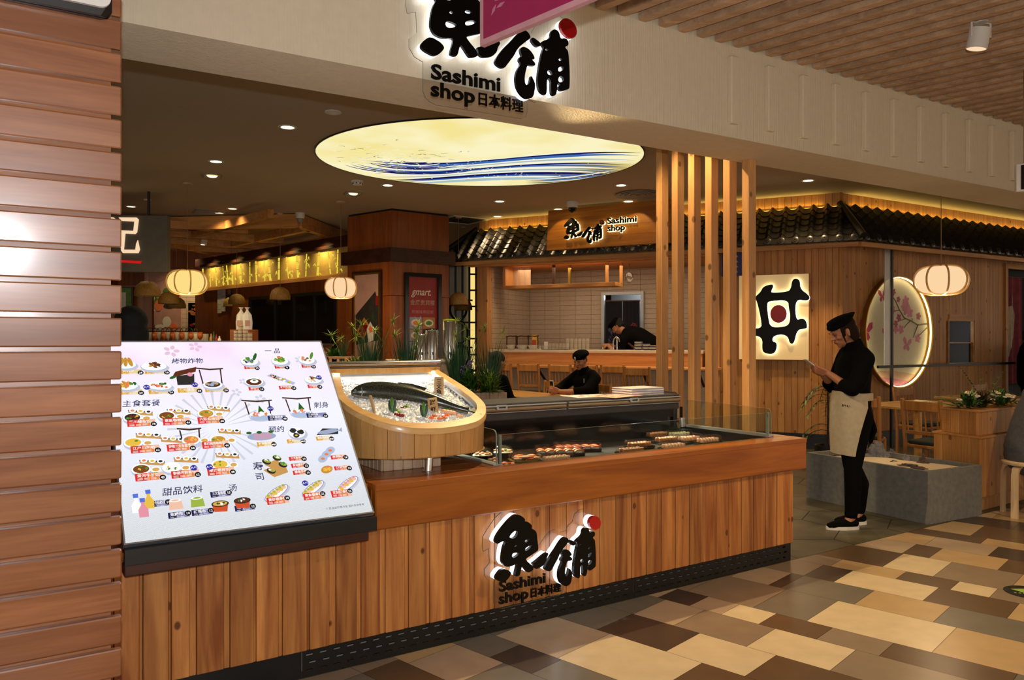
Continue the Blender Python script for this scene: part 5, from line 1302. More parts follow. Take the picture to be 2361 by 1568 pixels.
mb = MB(); mb.poly(cv(DON), .0, .03, 'led_sign', holes=[cv(h) for h in DON_H], X=STAND((0, -.106, 0))); mb.build('glow_body', t, label='white glowing edge of the character')
mb = MB(); mb.poly(cv(DON), .0305, .05, 'letter_black', holes=[cv(h) for h in DON_H], X=STAND((0, -.106, 0))); mb.build('character', t)
rd_ = [(695 + 56 * math.cos(a), 955 + 61 * math.sin(a)) for a in [2 * PI * k / 22 for k in range(22)]]
mb = MB(); mb.poly(cv(rd_), .0, .03, 'led_sign', X=STAND((0, -.106, 0))); mb.build('glow_body', t); mb = MB(); mb.poly(cv(rd_), .0305, .05, 'deep_red', X=STAND((0, -.106, 0))); mb.build('red_dot', t)

# ---------------------------------------------------------------- round window with flowers, black rail, pass window, doorway
t = thing('round_window', 'round backlit wall niche painted with pink blossom branch and butterflies', 'wall art', fr(CORNER, WBA, 1.205, 0, 1.56), WBA)
R_ = .775
mb = MB(); ring = lambda r, n_=56: [(r * math.cos(2 * PI * k / n_), r * math.sin(2 * PI * k / n_)) for k in range(n_)]
mb.poly(ring(R_), 0.002, .012, 'art_back', X=STAND((0, 0, 0))); mb.build('painted_panel', t)
mb = MB(); mb.poly(ring(R_), .002, .085, 'brass', holes=[ring(R_ - .016)], X=STAND((0, 0, 0))); mb.build('rim', t, 40)
mb = MB(); mb.poly(ring(R_ - .0165), .052, .070, 'led_niche', holes=[ring(R_ - .024)], X=STAND((0, 0, 0))); mb.build('led_ring', t)
def wb(x, y):
    a, b = at_v(x, y, fr(CORNER, WBA, 0, -.013)[:2], WBA); return a - 1.205, b - 1.56
A_ = MB(); cvb = lambda P: [wb(*Z6(*p)) for p in P]
def branch(P, r0, r1):
    q = cvb(P); A_.tube([(a, b, .014) for a, b in q], [r0 + (r1 - r0) * i / (len(q) - 1) for i in range(len(q))], 'art_branch', 6, STAND((0, 0, 0)))
branch([(1700, 1022), (1640, 1030), (1590, 1000), (1545, 980), (1510, 920), (1490, 870), (1470, 840)], .012, .006); branch([(1640, 1030), (1620, 1080), (1610, 1115)], .007, .004); branch([(1700, 1050), (1670, 1080), (1640, 1110)], .007, .004)
branch([(1560, 985), (1520, 1000), (1500, 1010)], .007, .004); branch([(1590, 1000), (1560, 1030), (1545, 1050)], .007, .004); branch([(1600, 985), (1600, 1010), (1640, 1030)], .006, .005); branch([(1510, 930), (1480, 935), (1455, 950)], .006, .004)
def blossom(x, y, r, mat='art_pink'):
    c = wb(*Z6(x, y))
    for k in range(5):
        a = k * 1.257 + x; cc = (c[0] + r * .62 * math.cos(a), c[1] + r * .62 * math.sin(a))
        pts_ = [(cc[0] + r * .5 * math.cos(q) * math.cos(a) - r * .36 * math.sin(q) * math.sin(a), cc[1] + r * .5 * math.cos(q) * math.sin(a) + r * .36 * math.sin(q) * math.cos(a)) for q in [2 * PI * i / 10 for i in range(10)]]
        A_.poly(pts_, .013, .0145 + .0002 * k, mat, X=STAND((0, 0, 0)))
for x, y, r in ((1445, 970, .085), (1430, 940, .07), (1470, 930, .06), (1560, 920, .085), (1585, 945, .07), (1545, 905, .06), (1560, 865, .07), (1445, 830, .055), (1475, 805, .045), (1508, 855, .04), (1645, 970, .05), (1490, 1060, .055), (1525, 1060, .06), (1640, 1120, .06), (1510, 980, .05), (1490, 1020, .045), (1455, 1000, .06)): blossom(x, y, r, 'art_pink' if r > .05 else 'art_rose')
def butterfly(x, y, s, rot=0.0, mat='art_rose'):
    c = wb(*Z6(x, y))
    for sx_ in (-1, 1):
        for P in ([(0, 0), (.05, .11), (.11, .13), (.12, .06), (.06, .0)], [(0, 0), (.06, -.01), (.09, -.06), (.06, -.10), (.02, -.08)]):
            pts_ = [(c[0] + s * (sx_ * a * math.cos(rot) - b * math.sin(rot)), c[1] + s * (sx_ * a * math.sin(rot) + b * math.cos(rot))) for a, b in P]
            A_.poly(pts_, .013, .0150, mat, X=STAND((0, 0, 0)))
butterfly(1285, 1075, 1.15, -.15); butterfly(1425, 1095, .72, .1, 'art_pink'); butterfly(1398, 835, .72, .1); butterfly(1565, 1165, .8, -.2, 'art_pink')
A_.poly(cvb([(1330, 1360), (1380, 1345), (1480, 1345), (1590, 1360), (1640, 1370), (1600, 1410), (1540, 1440), (1470, 1452), (1400, 1435), (1350, 1400)]), .013, .0140, 'art_sand', X=STAND((0, 0, 0)))
A_.poly(cvb([(1350, 1400), (1380, 1385), (1480, 1395), (1580, 1410), (1540, 1440), (1470, 1452), (1410, 1438)]), .0141, .0146, 'art_pink', X=STAND((0, 0, 0)))
A_.build('painting', t)
lamp('pass_fill', 'POINT', fr(CORNER, WBA, 2.83, .36, 1.62), 3.0, (.85, .93, 1), .05)  # added fill to brighten the inside of the pass window
# black glass-partition posts before the wall
t = thing('partition_frame', 'thin black metal partition frame before the round flower window', 'partition', fr(CORNER, WBA, .85, -.18, 0), WBA)
mb = MB(); mb.box(-.02, .02, -.015, .015, 0, 2.70, 'black_metal'); mb.build('upright', t)
mb = MB(); mb.box(-.30, 3.15, -.014, .014, 1.075, 1.11, 'black_metal'); mb.build('rail', t)
mb = MB(); mb.box(-.16, -.021, -.004, .004, 1.11, 2.69, 'frost_sheet'); mb.build('glass_pane', t)
# small pass window
mb = MB(); mb.box(2.49, 2.515, -.012, .03, 1.08, 1.76, 'pine_x'); mb.box(3.155, 3.18, -.012, .03, 1.08, 1.76, 'pine_x'); mb.box(2.515, 3.155, -.012, .03, 1.73, 1.83, 'pine_x'); mb.box(2.515, 3.155, -.012, .03, 1.08, 1.11, 'alu')
mb.box(2.515, 3.155, .5, .52, 1.0, 1.8, 'grey_paint'); mb.box(2.515, 3.155, .02, .26, 1.40, 1.418, 'pale_wood'); mb.box(2.515, 2.72, .30, .31, 1.11, 1.73, 'white_paint'); struct(mb.build('window_1', None, None, (*CORNER, 0), WBA))
# doorway with split curtain
mb = MB(); mb.box(4.05, 4.12, -.03, .08, 0, 2.66, 'pine'); mb.box(5.28, 5.36, -.03, .08, 0, 2.66, 'pine'); mb.box(4.12, 5.28, -.03, .08, 2.58, 2.66, 'pine_x'); mb.box(4.0, 5.5, 1.5, 1.55, 0, 2.7, 'grey_paint'); mb.box(3.95, 4.0, .08, 1.55, 0, 2.7, 'grey_paint'); mb.box(5.5, 5.55, .08, 1.55, 0, 2.7, 'grey_paint'); mb.box(3.95, 5.55, .08, 1.55, 2.7, 2.75, 'grey_paint'); mb.box(4.0, 5.5, .9, .95, 2.3, 2.7, 'white_paint')  # sides and top of the grey box are added to keep ambient light out
struct(mb.build('door_2', None, None, (*CORNER, 0), WBA))
t = thing('noren_curtain', 'dusky pink split curtain with cream leaf print in the far doorway', 'curtain', fr(CORNER, WBA, 4.14, .03, 0), WBA)
def cloth(mb, x0, x1, z0, z1, mat, amp=.02, n_=24, sl=0.0):
    vs = []; fs = []
    for i in range(n_ + 1):
        f = i / n_; x = x0 + (x1 - x0) * f; y = amp * math.sin(f * 15 + x0 * 7)
        for z in (z0, z1): vs += [(x + (sl * (z1 - z) / (z1 - z0)), y, z), (x + (sl * (z1 - z) / (z1 - z0)), y + .006, z)]
    for i in range(n_):
        a = i * 4; b = a + 4; fs += [(a, b, b + 2, a + 2), (a + 1, a + 3, b + 3, b + 1), (a, a + 1, b + 1, b), (a + 2, b + 2, b + 3, a + 3)]
    fs += [(0, 2, 3, 1), (n_ * 4, n_ * 4 + 1, n_ * 4 + 3, n_ * 4 + 2)]; mb.add(vs, fs, mat)
mb = MB(); cloth(mb, .0, .55, .75, 2.45, 'curtain_pink'); mb.build('cloth_panel', t, 60); mb = MB(); cloth(mb, .57, 1.12, .75, 2.45, 'curtain_pink'); mb.build('cloth_panel', t, 60)
mb = MB(); mb.poly([(.02, 1.15), (.08, 1.2), (.20, 1.5), (.24, 1.85), (.17, 2.0), (.05, 1.98), (.01, 1.6)], .022, .026, 'curtain_cream', X=STAND((0, 0, 0))); mb.poly([(.12, 1.3), (.15, 1.35), (.17, 2.1), (.155, 2.2)], .0265, .028, 'grey_paint', X=STAND((0, 0, 0))); mb.build('leaf_print', t)
mb = MB(); mb.tube([(-.02, .0, 2.46), (1.14, .0, 2.46)], .012, 'twig_wood', 8); mb.build('rod', t)
# blue information sign half hidden behind the posts
t = thing('notice_sign', 'small dark blue notice board partly hidden behind the timber posts', 'sign', fr(CORNER, WAA, -1.36, -.06, 2.33), WAA)
mb = MB(); mb.box(-.15, .15, -.006, .0, 0, .34, 'blue_sign'); mb.build('panel', t)
mb = MB()
for k in range(4): mb.poly([(.05 + .0 * k, .05 + .07 * k), (.075, .05 + .07 * k), (.0625, .075 + .07 * k)], .0, .002, 'flower_yellow', X=STAND((0, -.006, 0)))
mb.text('安全须知', .045, 'white_paint', STAND((-.12, -.0065, .285)), .001); mb.build('print', t)

# ---------------------------------------------------------------- sushi bar and kitchen
ob = fr(CORNER, WAA, 0, 0, 0)
t = thing('sushi_bar', 'long bar of orange wood with pale stone top and lower ledge before the kitchen', 'bar counter', ob, WAA)
mb = MB(); mb.rbox(-5.16, -1.76, -.08, .52, 1.255, 1.300, 'stone_top', .006); mb.build('stone_top', t)
mb = MB(); mb.box(-5.14, -1.78, -.04, .48, .0, 1.254, 'bar_wood'); mb.build('front_panel', t)
mb = MB(); mb.rbox(-5.16, -1.50, -.50, -.042, 1.035, 1.070, 'bar_wood', .006); mb.build('ledge', t)
mb = MB(); mb.box(-5.1, -1.55, -.06, -.045, 0, 1.03, 'tile_seat'); mb.build('tile_skirt', t)
for k in range(5):
    mb = MB(); mb.tube([(-4.95 + k * .8, -.07, .80), (-4.95 + k * .8, -.42, 1.03)], .018, 'twig_wood', 6); mb.build('bracket', t)
def on_bar(px, dz=1.3, off=-.0):      # along-bar coordinate of a reading
    return at_v(px, 810, fr(CORNER, WAA, 0, off)[:2], WAA)[0]
def bar_pt(px, y=.05, z=1.3): return fr(CORNER, WAA, on_bar(px, off=y), y, z)
# hanging shelf over the bar
t = thing('hanging_shelf', 'pale wooden shelf hung on bars above the sushi bar', 'shelf', fr(CORNER, WAA, 0, .35, 0), WAA)
s0, s1 = on_bar(1161, off=.2), on_bar(1420, off=.2)
mb = MB(); mb.rbox(s0, s1, -.18, .18, 2.27, 2.325, 'pine_x', .005); mb.build('shelf_board', t)
mb = MB(); mb.rbox(s0, s0 + .05, -.18, .18, 2.325, 2.64, 'pine', .004); mb.box(s0 + .05, s0 + .35, .12, .14, 2.326, 2.64, 'pale_wood'); mb.build('end_board', t)
for px in (1274, 1304, 1397, 1424):
    x = on_bar(px, off=.3); mb = MB(); mb.box(x - .02, x + .02, -.02 if px in (1274, 1397) else .10, .02 if px in (1274, 1397) else .14, 2.326, 2.64, 'twig_wood' if px == 1274 else 'brass' if px == 1304 else 'pine'); mb.build('hanger', t)
# things on the bar top
def tumbler(px, y, h, r, lab, grp):
    mb = MB(); mb.lathe([(.0, 0), (r * .8, 0), (r * .8, .004), (r, h), (r * .9, h), (r * .74, .010), (0, .010)], 'tumbler_glass', 14, cap0=False, cap1=False)
    tag(mb.build('tumbler', None, 40, bar_pt(px, y, 1.3005)), lab, 'glass', grp)
for i in range(6): tumbler(1309 + i * 9.2, .06, .175, .030, 'tall glass tumbler in the row on the bar top', 'tall tumblers on the bar')
for i in range(6): tumbler(1268 + i * 8, .04, .10, .030, 'short glass tumbler on the dark tray on the bar', 'short tumblers on the bar tray')
for i in range(4): tumbler(1237 + i * 8, .02, .06, .026, 'small clear cup beside the white handled bowls', 'small cups on the bar')
mb = MB(); mb.rbox(-.22, .22, -.10, .10, 0, .010, 'tray_black', .003); tag(mb.build('serving_tray', None, None, bar_pt(1284, .05, 1.3003) , WAA), 'dark flat serving tray under the short tumblers on the bar', 'tray')
for k, (px, r) in enumerate(((1179, .085), (1205, .10), (1229, .085))):
    lab = ['white serving bowl with twig handle at the end of the bar', 'white serving bowl with twig handle, middle of three on the bar', 'white serving bowl with twig handle next to the small cups'][k]
    t = thing('handled_bowl', lab, 'bowl', bar_pt(px, .06, 1.3005), WAA, 'twig-handled bowls on the bar')
    mb = MB(); mb.lathe([(.0, 0), (r * .55, 0), (r * .75, .012), (r, .070), (r * .95, .070), (r * .7, .018), (0, .014)], 'ceramic', 20, cap0=False, cap1=False); mb.build('bowl', t, 40)
    mb = MB()
    for s_ in (-1, 1): mb.tube([(s_ * r * .9, 0, .02), (s_ * r * .98, .004, .12), (s_ * r * .92, 0, .215)], .010, 'twig_wood', 7)
    mb.build('handle_leg', t, 40) if False else None
    for s_ in (-1, 1):
        m2 = MB(); m2.tube([(s_ * r * .9, 0, .02), (s_ * r * .98, .004, .12), (s_ * r * .92, 0, .215)], .009, 'twig_wood', 7); m2.build('handle_post', t, 40)
    m2 = MB(); m2.tube([(-r * 1.15, 0, .20), (-r * .3, .004, .214), (r * .4, -.004, .208), (r * 1.15, 0, .215)], .010, 'twig_wood', 7); m2.build('handle_bar', t, 40)
mb = MB(); mb.rbox(-.035, .035, -.03, .03, 0, .23, 'flower_yellow', .005); mb.box(-.036, .036, -.031, -.030, .06, .15, 'paper_red'); tag(mb.build('carton', None, None, bar_pt(1233, .22, 1.3005), WAA), 'yellow carton standing behind the twig-handled bowls', 'carton')
mb = MB(); mb.rbox(-.028, .028, -.02, .02, 0, .125, 'paper_white', .004); tag(mb.build('card_holder', None, None, bar_pt(1259, .05, 1.3005), WAA), 'small white card holder standing on the bar top', 'card')
t = thing('water_tap', 'curved chrome water tap on the bar by the bending chef', 'tap', bar_pt(1414, .2, 1.3005), WAA)
mb = MB(); mb.tube([(0, 0, 0), (0, 0, .12), (.01, 0, .17), (.05, 0, .20), (.09, 0, .17), (.10, 0, .12)], .010, 'steel', 8); mb.build('spout', t, 50); mb = MB(); mb.tube([(.05, .03, 0), (.05, .03, .16)], .014, 'steel', 8); mb.sph((.05, .03, .18), .018, 'steel'); mb.build('lever', t, 50)
t = thing('water_tap', 'short chrome tap with black knob beside the curved tap', 'tap', bar_pt(1390, .2, 1.3005), WAA); mb = MB(); mb.tube([(0, 0, 0), (0, 0, .05)], .012, 'steel', 8); mb.build('spout', t, 50); mb = MB(); mb.sph((0, 0, .06), .02, 'brass'); mb.build('knob', t, 50)
for c, (px, n_, y) in enumerate(((1472, 9, .10), (1490, 7, .10), (1505, 5, .08))):
    for k in range(n_):
        mb = MB(); mb.lathe([(.0, 0), (.040, 0), (.062, .012), (.060, .015), (.038, .004), (.0, .004)], 'ceramic' if k % 3 else 'navy_print', 18, cap0=False, cap1=False)
        tag(mb.build('small_dish', None, 40, bar_pt(px, y, 1.3005 + k * .0135)), 'small dish in the ' + ('tallest', 'middle', 'lowest')[c] + ' stack of dishes near the bending chef', 'dish', 'dish stack on the bar, ' + ('tallest', 'middle', 'lowest')[c])
mb = MB(); mb.sph((0, 0, 0), (.07, .07, .09), 'clear_plastic', 12, 8); mb.tube([(0, 0, .09), (0, 0, .22)], .004, 'black_metal', 6); tag(mb.build('glass_pendant', None, 50, fr(CORNER, WAA, on_bar(1451, off=.6), .6, 2.42)), 'small clear glass pendant hanging inside the kitchen', 'lamp')
# door curtain in the kitchen
t = thing('noren_curtain', 'dark navy split curtain with pale plant print in the kitchen doorway', 'curtain', fr(CORNER, WAA, DX0 + .02, KD - .03, 0), WAA)
mb = MB(); cloth(mb, .0, .29, .78, 2.10, 'navy_cloth', .012); mb.build('cloth_panel', t, 60); mb = MB(); cloth(mb, .305, .60, .78, 2.10, 'navy_cloth', .012); mb.build('cloth_panel', t, 60)
mb = MB()
for k in range(9):
    a = k * .7; x, z = .05 + .03 * math.sin(a * 1.3) + .015 * k, 1.62 - .045 * k
    mb.poly([(x, z), (x + .03 * math.cos(a), z + .045), (x + .06 * math.cos(a), z + .01), (x + .03, z - .04)], .016, .018, 'navy_print', X=STAND((0, 0, 0)))
mb.build('plant_print', t)
mb = MB(); mb.text('鱼', .14, 'deep_red', STAND((.44, -.020, 1.62)), .001, .002); mb.build('red_mark', t)
mb = MB(); mb.tube([(-.01, .0, 2.11), (.61, 0, 2.11)], .010, 'steel', 8); mb.build('rod', t)
# soffit downlights over the bar
for k, px in enumerate((1188, 1275, 1373, 1481, 1590)):
    a, b = on_bar(px, off=-.1), 0; t = thing('soffit_light', 'small warm downlight in the wooden soffit over the bar', 'light', fr(CORNER, WAA, a, -.10, 2.636), WAA, 'downlights over the sushi bar')
    mb = MB(); mb.lathe([(.045, 0), (.058, .0), (.058, .003), (.045, .003)], 'white_paint', 18, cap0=False, cap1=False); mb.build('trim_ring', t, 40); mb = MB(); mb.lathe([(.0, .002), (.045, .002)], 'lamp_disc', 18, cap0=False, cap1=False); mb.build('lamp_face', t)
    q = fr(CORNER, WAA, a, -.16, 2.58); lamp('soffit_beam', 'SPOT', q, 14, (1, .70, .38), .03, (q.x, q.y, 0), 110, .6)
lamp('bar_fill', 'AREA', fr(CORNER, WAA, -3.4, .35, 2.60), 20, (1, .74, .46), 3.0, fr(CORNER, WAA, -3.4, .25, 0), sizey=.5)  # added area fill for the kitchen, beyond the soffit downlights

# ---------------------------------------------------------------- round luminous ceiling panel (a plain sea-coloured print)
t = thing('ceiling_light_panel', 'huge round glowing ceiling panel printed with blue and cream swirls', 'ceiling light', (-.33, 8.25, CEIL), 0)
RX, RY = 1.72, 1.50
el = lambda k_, n_=72: [(RX * k_ * math.cos(2 * PI * i / n_), RY * k_ * math.sin(2 * PI * i / n_)) for i in range(n_)]
DN = Matrix(((1, 0, 0, 0), (0, 1, 0, 0), (0, 0, -1, 0), (0, 0, 0, 1)))
def dn(mb, P, z0, z1, mat, holes=()):       # a shape facing the floor
    m2 = MB(); m2.poly(P, z0, z1, mat, holes=holes); mb.add([(x, y, -z) for x, y, z in m2.v], [f[::-1] for f in m2.f], mat)
m = bpy.data.materials.new('panel_print'); m.use_nodes = True; nt = m.node_tree; nt.nodes.clear(); M['panel_print'] = m
o_ = N(nt, 'ShaderNodeOutputMaterial'); e_ = N(nt, 'ShaderNodeEmission'); nt.links.new(e_.outputs[0], o_.inputs[0]); e_.inputs[1].default_value = 1.0
tc = N(nt, 'ShaderNodeTexCoord'); sp = N(nt, 'ShaderNodeSeparateXYZ'); nt.links.new(tc.outputs['Object'], sp.inputs[0])
nz = N(nt, 'ShaderNodeTexNoise'); nz.inputs['Scale'].default_value = 1.2; nt.links.new(tc.outputs['Object'], nz.inputs['Vector'])
r1 = ramp(nt, [(.35, hx('f5e596')), (.6, hx('fbf3c4'))]); nt.links.new(nz.outputs['Fac'], r1.inputs[0])
gd = N(nt, 'ShaderNodeVectorMath', operation='DISTANCE'); gd.inputs[1].default_value = (1.15, .75, 0); nt.links.new(tc.outputs['Object'], gd.inputs[0])
rg = ramp(nt, [(.30, hx('8a8078')), (.55, hx('d8cfae')), (.78, (1, 1, 1))]); nt.links.new(gd.outputs['Value'], rg.inputs[0])
mm = N(nt, 'ShaderNodeMix', data_type='RGBA', blend_type='MULTIPLY'); mm.inputs[0].default_value = 1; nt.links.new(r1.outputs[0], mm.inputs[6]); nt.links.new(rg.outputs[0], mm.inputs[7]); nt.links.new(mm.outputs[2], e_.inputs[0])
for nm, h in (('print_navy', '14185e'), ('print_blue', '3f6cb4'), ('print_pale', 'a9c4cc'), ('print_foam', 'fdf9dc'), ('print_line', '4a4a58')): emit(nm, h, .95)
mb = MB(); dn(mb, el(1.0), .0, .012, 'black_metal', [el(.993)]); mb.build('rim', t)
mb = MB(); dn(mb, el(.992), .004, .008, 'panel_print'); mb.build('printed_sheet', t)
mb = MB(); rp_ = random.Random(4); LVZ = [.0085]
def band(P, w, mat):
    LVZ[0] += .00004; up_, lo_ = [], []
    for i, p in enumerate(P):
        a, b = Vector(P[max(i - 1, 0)]), Vector(P[min(i + 1, len(P) - 1)]); tt = (b - a).normalized(); nn = Vector((-tt.y, tt.x)); ww = w * math.sin(PI * (i + .3) / (len(P) - .4))
        up_.append(Vector(p) + nn * ww); lo_.append(Vector(p) - nn * ww)
    pts_ = [tuple(q) for q in up_ + lo_[::-1]]
    pts_ = [((x, y) if (x / RX) ** 2 + (y / RY) ** 2 < .955 else tuple(Vector((x, y)) * (.975 / math.sqrt((x / RX) ** 2 + (y / RY) ** 2)))) for x, y in pts_]
    k = len(P)
    mb.add([(x, y, -LVZ[0]) for x, y in pts_], [(i, i + 1, 2 * k - 2 - i, 2 * k - 1 - i) for i in range(k - 1)], mat)
# layered current bands sweeping across the far half
for k in range(15):
    y0 = -.15 + .095 * k; P = [(-1.25 + 2.9 * i / 16, y0 + .30 * math.sin(1.4 * i / 16 * PI + .5 + .1 * k) * (1 - .02 * k) + .10 * (i / 16)) for i in range(17)]
    band(P, .040 + .016 * (k % 3), ['print_foam', 'print_navy', 'print_blue', 'print_foam', 'print_pale'][k % 5])
for k in range(11):
    r = .12 + .062 * k; P = [(-.70 + r * 1.25 * math.cos(a), .10 + r * math.sin(a)) for a in [PI * .9 - 2.2 * i / 12 for i in range(13)]]
    band(P, .030, ['print_navy', 'print_navy', 'print_foam', 'print_blue'][k % 4])
for k in range(9):
    P = [(.5 + 1.0 * i / 10, .78 + .052 * k - .55 * (i / 10) ** 2 * (1 - .06 * k)) for i in range(11)]; P = [(x, y + .25) for x, y in P]
    band(P, .018 + .01 * (k % 2), ['print_blue', 'print_foam', 'print_navy'][k % 3])
for k in range(150):
    a = rp_.uniform(0, 6.28); x, y = -.85 + rp_.gauss(0, .38), .05 + rp_.gauss(0, .28)
    if (x / RX) ** 2 + (y / RY) ** 2 < .85: P = [(x + .05 * math.cos(a + q * .7), y + .028 * math.sin(a + q * .7)) for q in range(4)]; band(P, .006, rp_.choice(['print_line', 'print_foam', 'print_foam', 'print_pale']))
for k in range(120):
    x, y = .1 + rp_.gauss(0, .45), .55 + rp_.gauss(0, .25); s = rp_.uniform(.006, .014)
    if (x / RX) ** 2 + (y / RY) ** 2 < .85: LVZ[0] += .00001; mb.add([(x - s, y, -LVZ[0]), (x, y + s, -LVZ[0]), (x + s, y, -LVZ[0]), (x, y - s, -LVZ[0])], [(0, 1, 2, 3)], 'print_foam')
mb.build('swirl_print', t)

# ---------------------------------------------------------------- downlights and ceiling fittings
DL = [(663, 293, 'by itself over the menu board'), (498, 372, 'above the nearest yellow lantern cord'), (894, 427, 'just past the far rim of the round glowing panel, left half'), (1152, 464, 'beyond the round panel toward the kitchen roof'), (1147, 499, 'over the near end of the tiled roof'),
      (1287, 482, 'above the fish end of the timber signboard'), (1449, 464, 'above the word end of the timber signboard'), (1432, 427, 'beside the round air diffuser'), (1863, 416, 'alone over the glowing bowl sign'), (536, 481, 'before the ceiling lattice'),
      (506, 491, 'small, before the ceiling lattice'), (302, 476, 'small, above the hanging grey sign'), (441, 570, ''), (471, 585, ''), (538, 575, ''), (516, 593, ''), (556, 594, ''), (645, 583, ''), (700, 577, ''), (755, 569, ''), (789, 538, ''), (772, 551, ''), (1085, 559, 'low between the square pillar and the tiled roof'), (598, 588, ''), (480, 603, '')]
for x, y, w in DL:
    p = at_h(x, y, CEIL - .0006)
    t = thing('ceiling_light', ('round warm ceiling downlight ' + w) if w else 'small far warm downlight over the bamboo-patterned band', 'light', tuple(p), 0, 'ceiling downlights' if w else 'far ceiling downlights')
    mb = MB(); mb.lathe([(.060, 0), (.085, 0), (.085, -.004), (.060, -.006)], 'white_paint', 20, cap0=False, cap1=False); mb.build('trim_ring', t, 40)
    mb = MB(); mb.lathe([(.0, -.003), (.060, -.003)], 'lamp_warm' if y < 470 else 'lamp_disc', 18, cap0=False, cap1=False); mb.build('lamp_face', t)
    lamp('downlight_beam', 'SPOT', (p.x, p.y, CEIL - .03), (22 if (1100 < x < 1500 and y > 440) or (x < 560 and y > 470) else 140) if y < 500 else 100, (1, .70, .38), .06, (p.x, p.y, 0), 125, .8)
for x, y in ((489, 405), (814, 446)):
    p = at_h(x, y, CEIL - .0006); t = thing('ceiling_spot', 'square tilting ceiling spot ' + ('above the menu board' if x < 600 else 'between the lantern and the round glowing panel'), 'light', tuple(p), .4)
    mb = MB(); mb.poly([(-.11, -.11), (.11, -.11), (.11, .11), (-.11, .11)], -.008, 0, 'grey_paint', holes=[[(-.085, -.085), (.085, -.085), (.085, .085), (-.085, .085)]]); mb.build('frame', t)
    mb = MB(); mb.lathe([(.0, -.010), (.05, -.010), (.06, .0)], 'lamp_disc', 16, XF((0, 0, 0), .5), cap0=False, cap1=False); mb.build('lamp_head', t)
def dome(x, y, lab, s=.075, dark=True):
    p = at_h(x, y, CEIL - .0006); t = thing('dome_camera', lab, 'camera', tuple(p))
    mb = MB(); mb.lathe([(s * .95, 0), (s, -.01), (s * .85, -.075), (s * .72, -.085), (0, -.085)], 'white_paint', 20, cap0=True, cap1=False); mb.build('housing', t, 45)
    mb = MB(); mb.lathe([(s * .70, -.0852), (s * .62, -.125), (s * .3, -.150), (0, -.155)], 'black_gloss' if dark else 'grey_paint', 18, cap0=False, cap1=False); mb.build('lens_dome', t, 50)
dome(1320, 465, 'white dome camera with black lens over the timber signboard', .085); dome(692, 491, 'white dome camera beside the ceiling lattice', .075, False); dome(733, 560, 'small dome camera above the bamboo-patterned band', .075, True)
p = at_h(824, 417, CEIL - .0006); t = thing('smoke_detector', 'round white smoke detector behind the round glowing panel', 'smoke detector', tuple(p))
mb = MB(); mb.lathe([(.075, 0), (.075, -.02), (.06, -.024), (.055, -.05), (.03, -.055), (0, -.055)], 'white_paint', 20, cap1=False); mb.build('body', t, 40)
mb = MB(); [mb.box(-.008, .008, -.003, .003, -.006, .006, 'black_metal', XF((.058 * math.cos(a), .058 * math.sin(a), -.036), 0, 0, a + PI / 2)) for a in [k * PI / 4 for k in range(8)]]; mb.build('vents', t)
p = at_h(768, 258, CEIL - .0006); mb = MB(); mb.lathe([(.07, 0), (.07, -.008), (.05, -.014), (0, -.014)], 'white_paint', 20, cap1=False); tag(mb.build('blank_disc', None, 40, tuple(p)), 'flat round blank cap on the ceiling near the beam', 'cap')
p = at_h(1472, 447, CEIL - .0006); t = thing('air_diffuser', 'round ringed air diffuser on the ceiling beside the timber posts', 'vent', tuple(p))
for r in (.30, .23, .16, .09):
    mb = MB(); mb.lathe([(r - .045, -.004 - .02 * (.3 - r)), (r, -.014), (r, -.020), (r - .05, -.010 - .02 * (.3 - r))], 'grey_paint', 28, cap0=False, cap1=False); mb.build('ring', t, 40)
p = at_h(1065, 507, CEIL - .0006); t = thing('access_hatch', 'open dark square ceiling hatch beside the pillar', 'hatch', tuple(p), .6)
mb = MB(); sq = lambda a: [(-a, -a), (a, -a), (a, a), (-a, a)]; mb.poly(sq(.34), -.012, 0, 'white_paint', holes=[sq(.29)]); mb.build('frame', t); mb = MB(); mb.poly(sq(.29), -.004, -.002, 'dark_void'); mb.build('opening', t)
for x, y, lab in ((485, 489, 'flat grey air grille in the ceiling before the lattice'), ):
    p = at_h(x, y, CEIL - .0006); t = thing('air_grille', lab, 'vent', tuple(p), .5); mb = MB(); mb.poly(sq(.24), -.006, 0, 'grey_paint', holes=[sq(.21)]); mb.build('frame', t)
    mb = MB(); [mb.box(-.21, .21, -.19 + k * .06, -.17 + k * .06, -.006, -.002, 'grey_paint') for k in range(7)]; mb.build('louvre', t)
# timber lattice set below the ceiling
t = thing('ceiling_lattice', 'timber lattice of crossing beams hung under the ceiling at the back left', 'ceiling lattice', (-4.6, 14.1, 3.16), math.radians(-8))
def lbar(a, b, w=.05, h=.14):
    a, b = Vector((*a, 0)), Vector((*b, 0)); an = math.atan2((b - a).y, (b - a).x); m2 = MB(); m2.box(0, (b - a).length, -w, w, 0, h, 'pine_x', XF(a, 0, 0, an)); m2.build('beam', t)
W_, D_ = 1.65, 2.0
for a, b in (((-W_, -D_), (W_, -D_)), ((W_, -D_), (W_, D_)), ((W_, D_), (-W_, D_)), ((-W_, D_), (-W_, -D_))): lbar(a, b, .05, .20)
for k in range(-1, 3):
    lbar((-W_, -D_ + (k + .5) * 1.33 - .6), (-W_ + 2.2, min(D_, -D_ + (k + .5) * 1.33 + 1.2)), .045, .12); lbar((W_, -D_ + (k + .5) * 1.33 - .3), (W_ - 2.2, min(D_, -D_ + (k + .5) * 1.33 + 1.5)), .045, .12)
for x in (-W_, W_):
    for y in (-D_, D_): m2 = MB(); m2.tube([(x, y, .20), (x, y, .219)], .012, 'black_metal', 6); m2.build('hanger', t)
t = thing('track_spot', 'white cylinder spot lamp hung under the timber lattice', 'light', tuple(at_y(472, 545, 14.0)), 0)
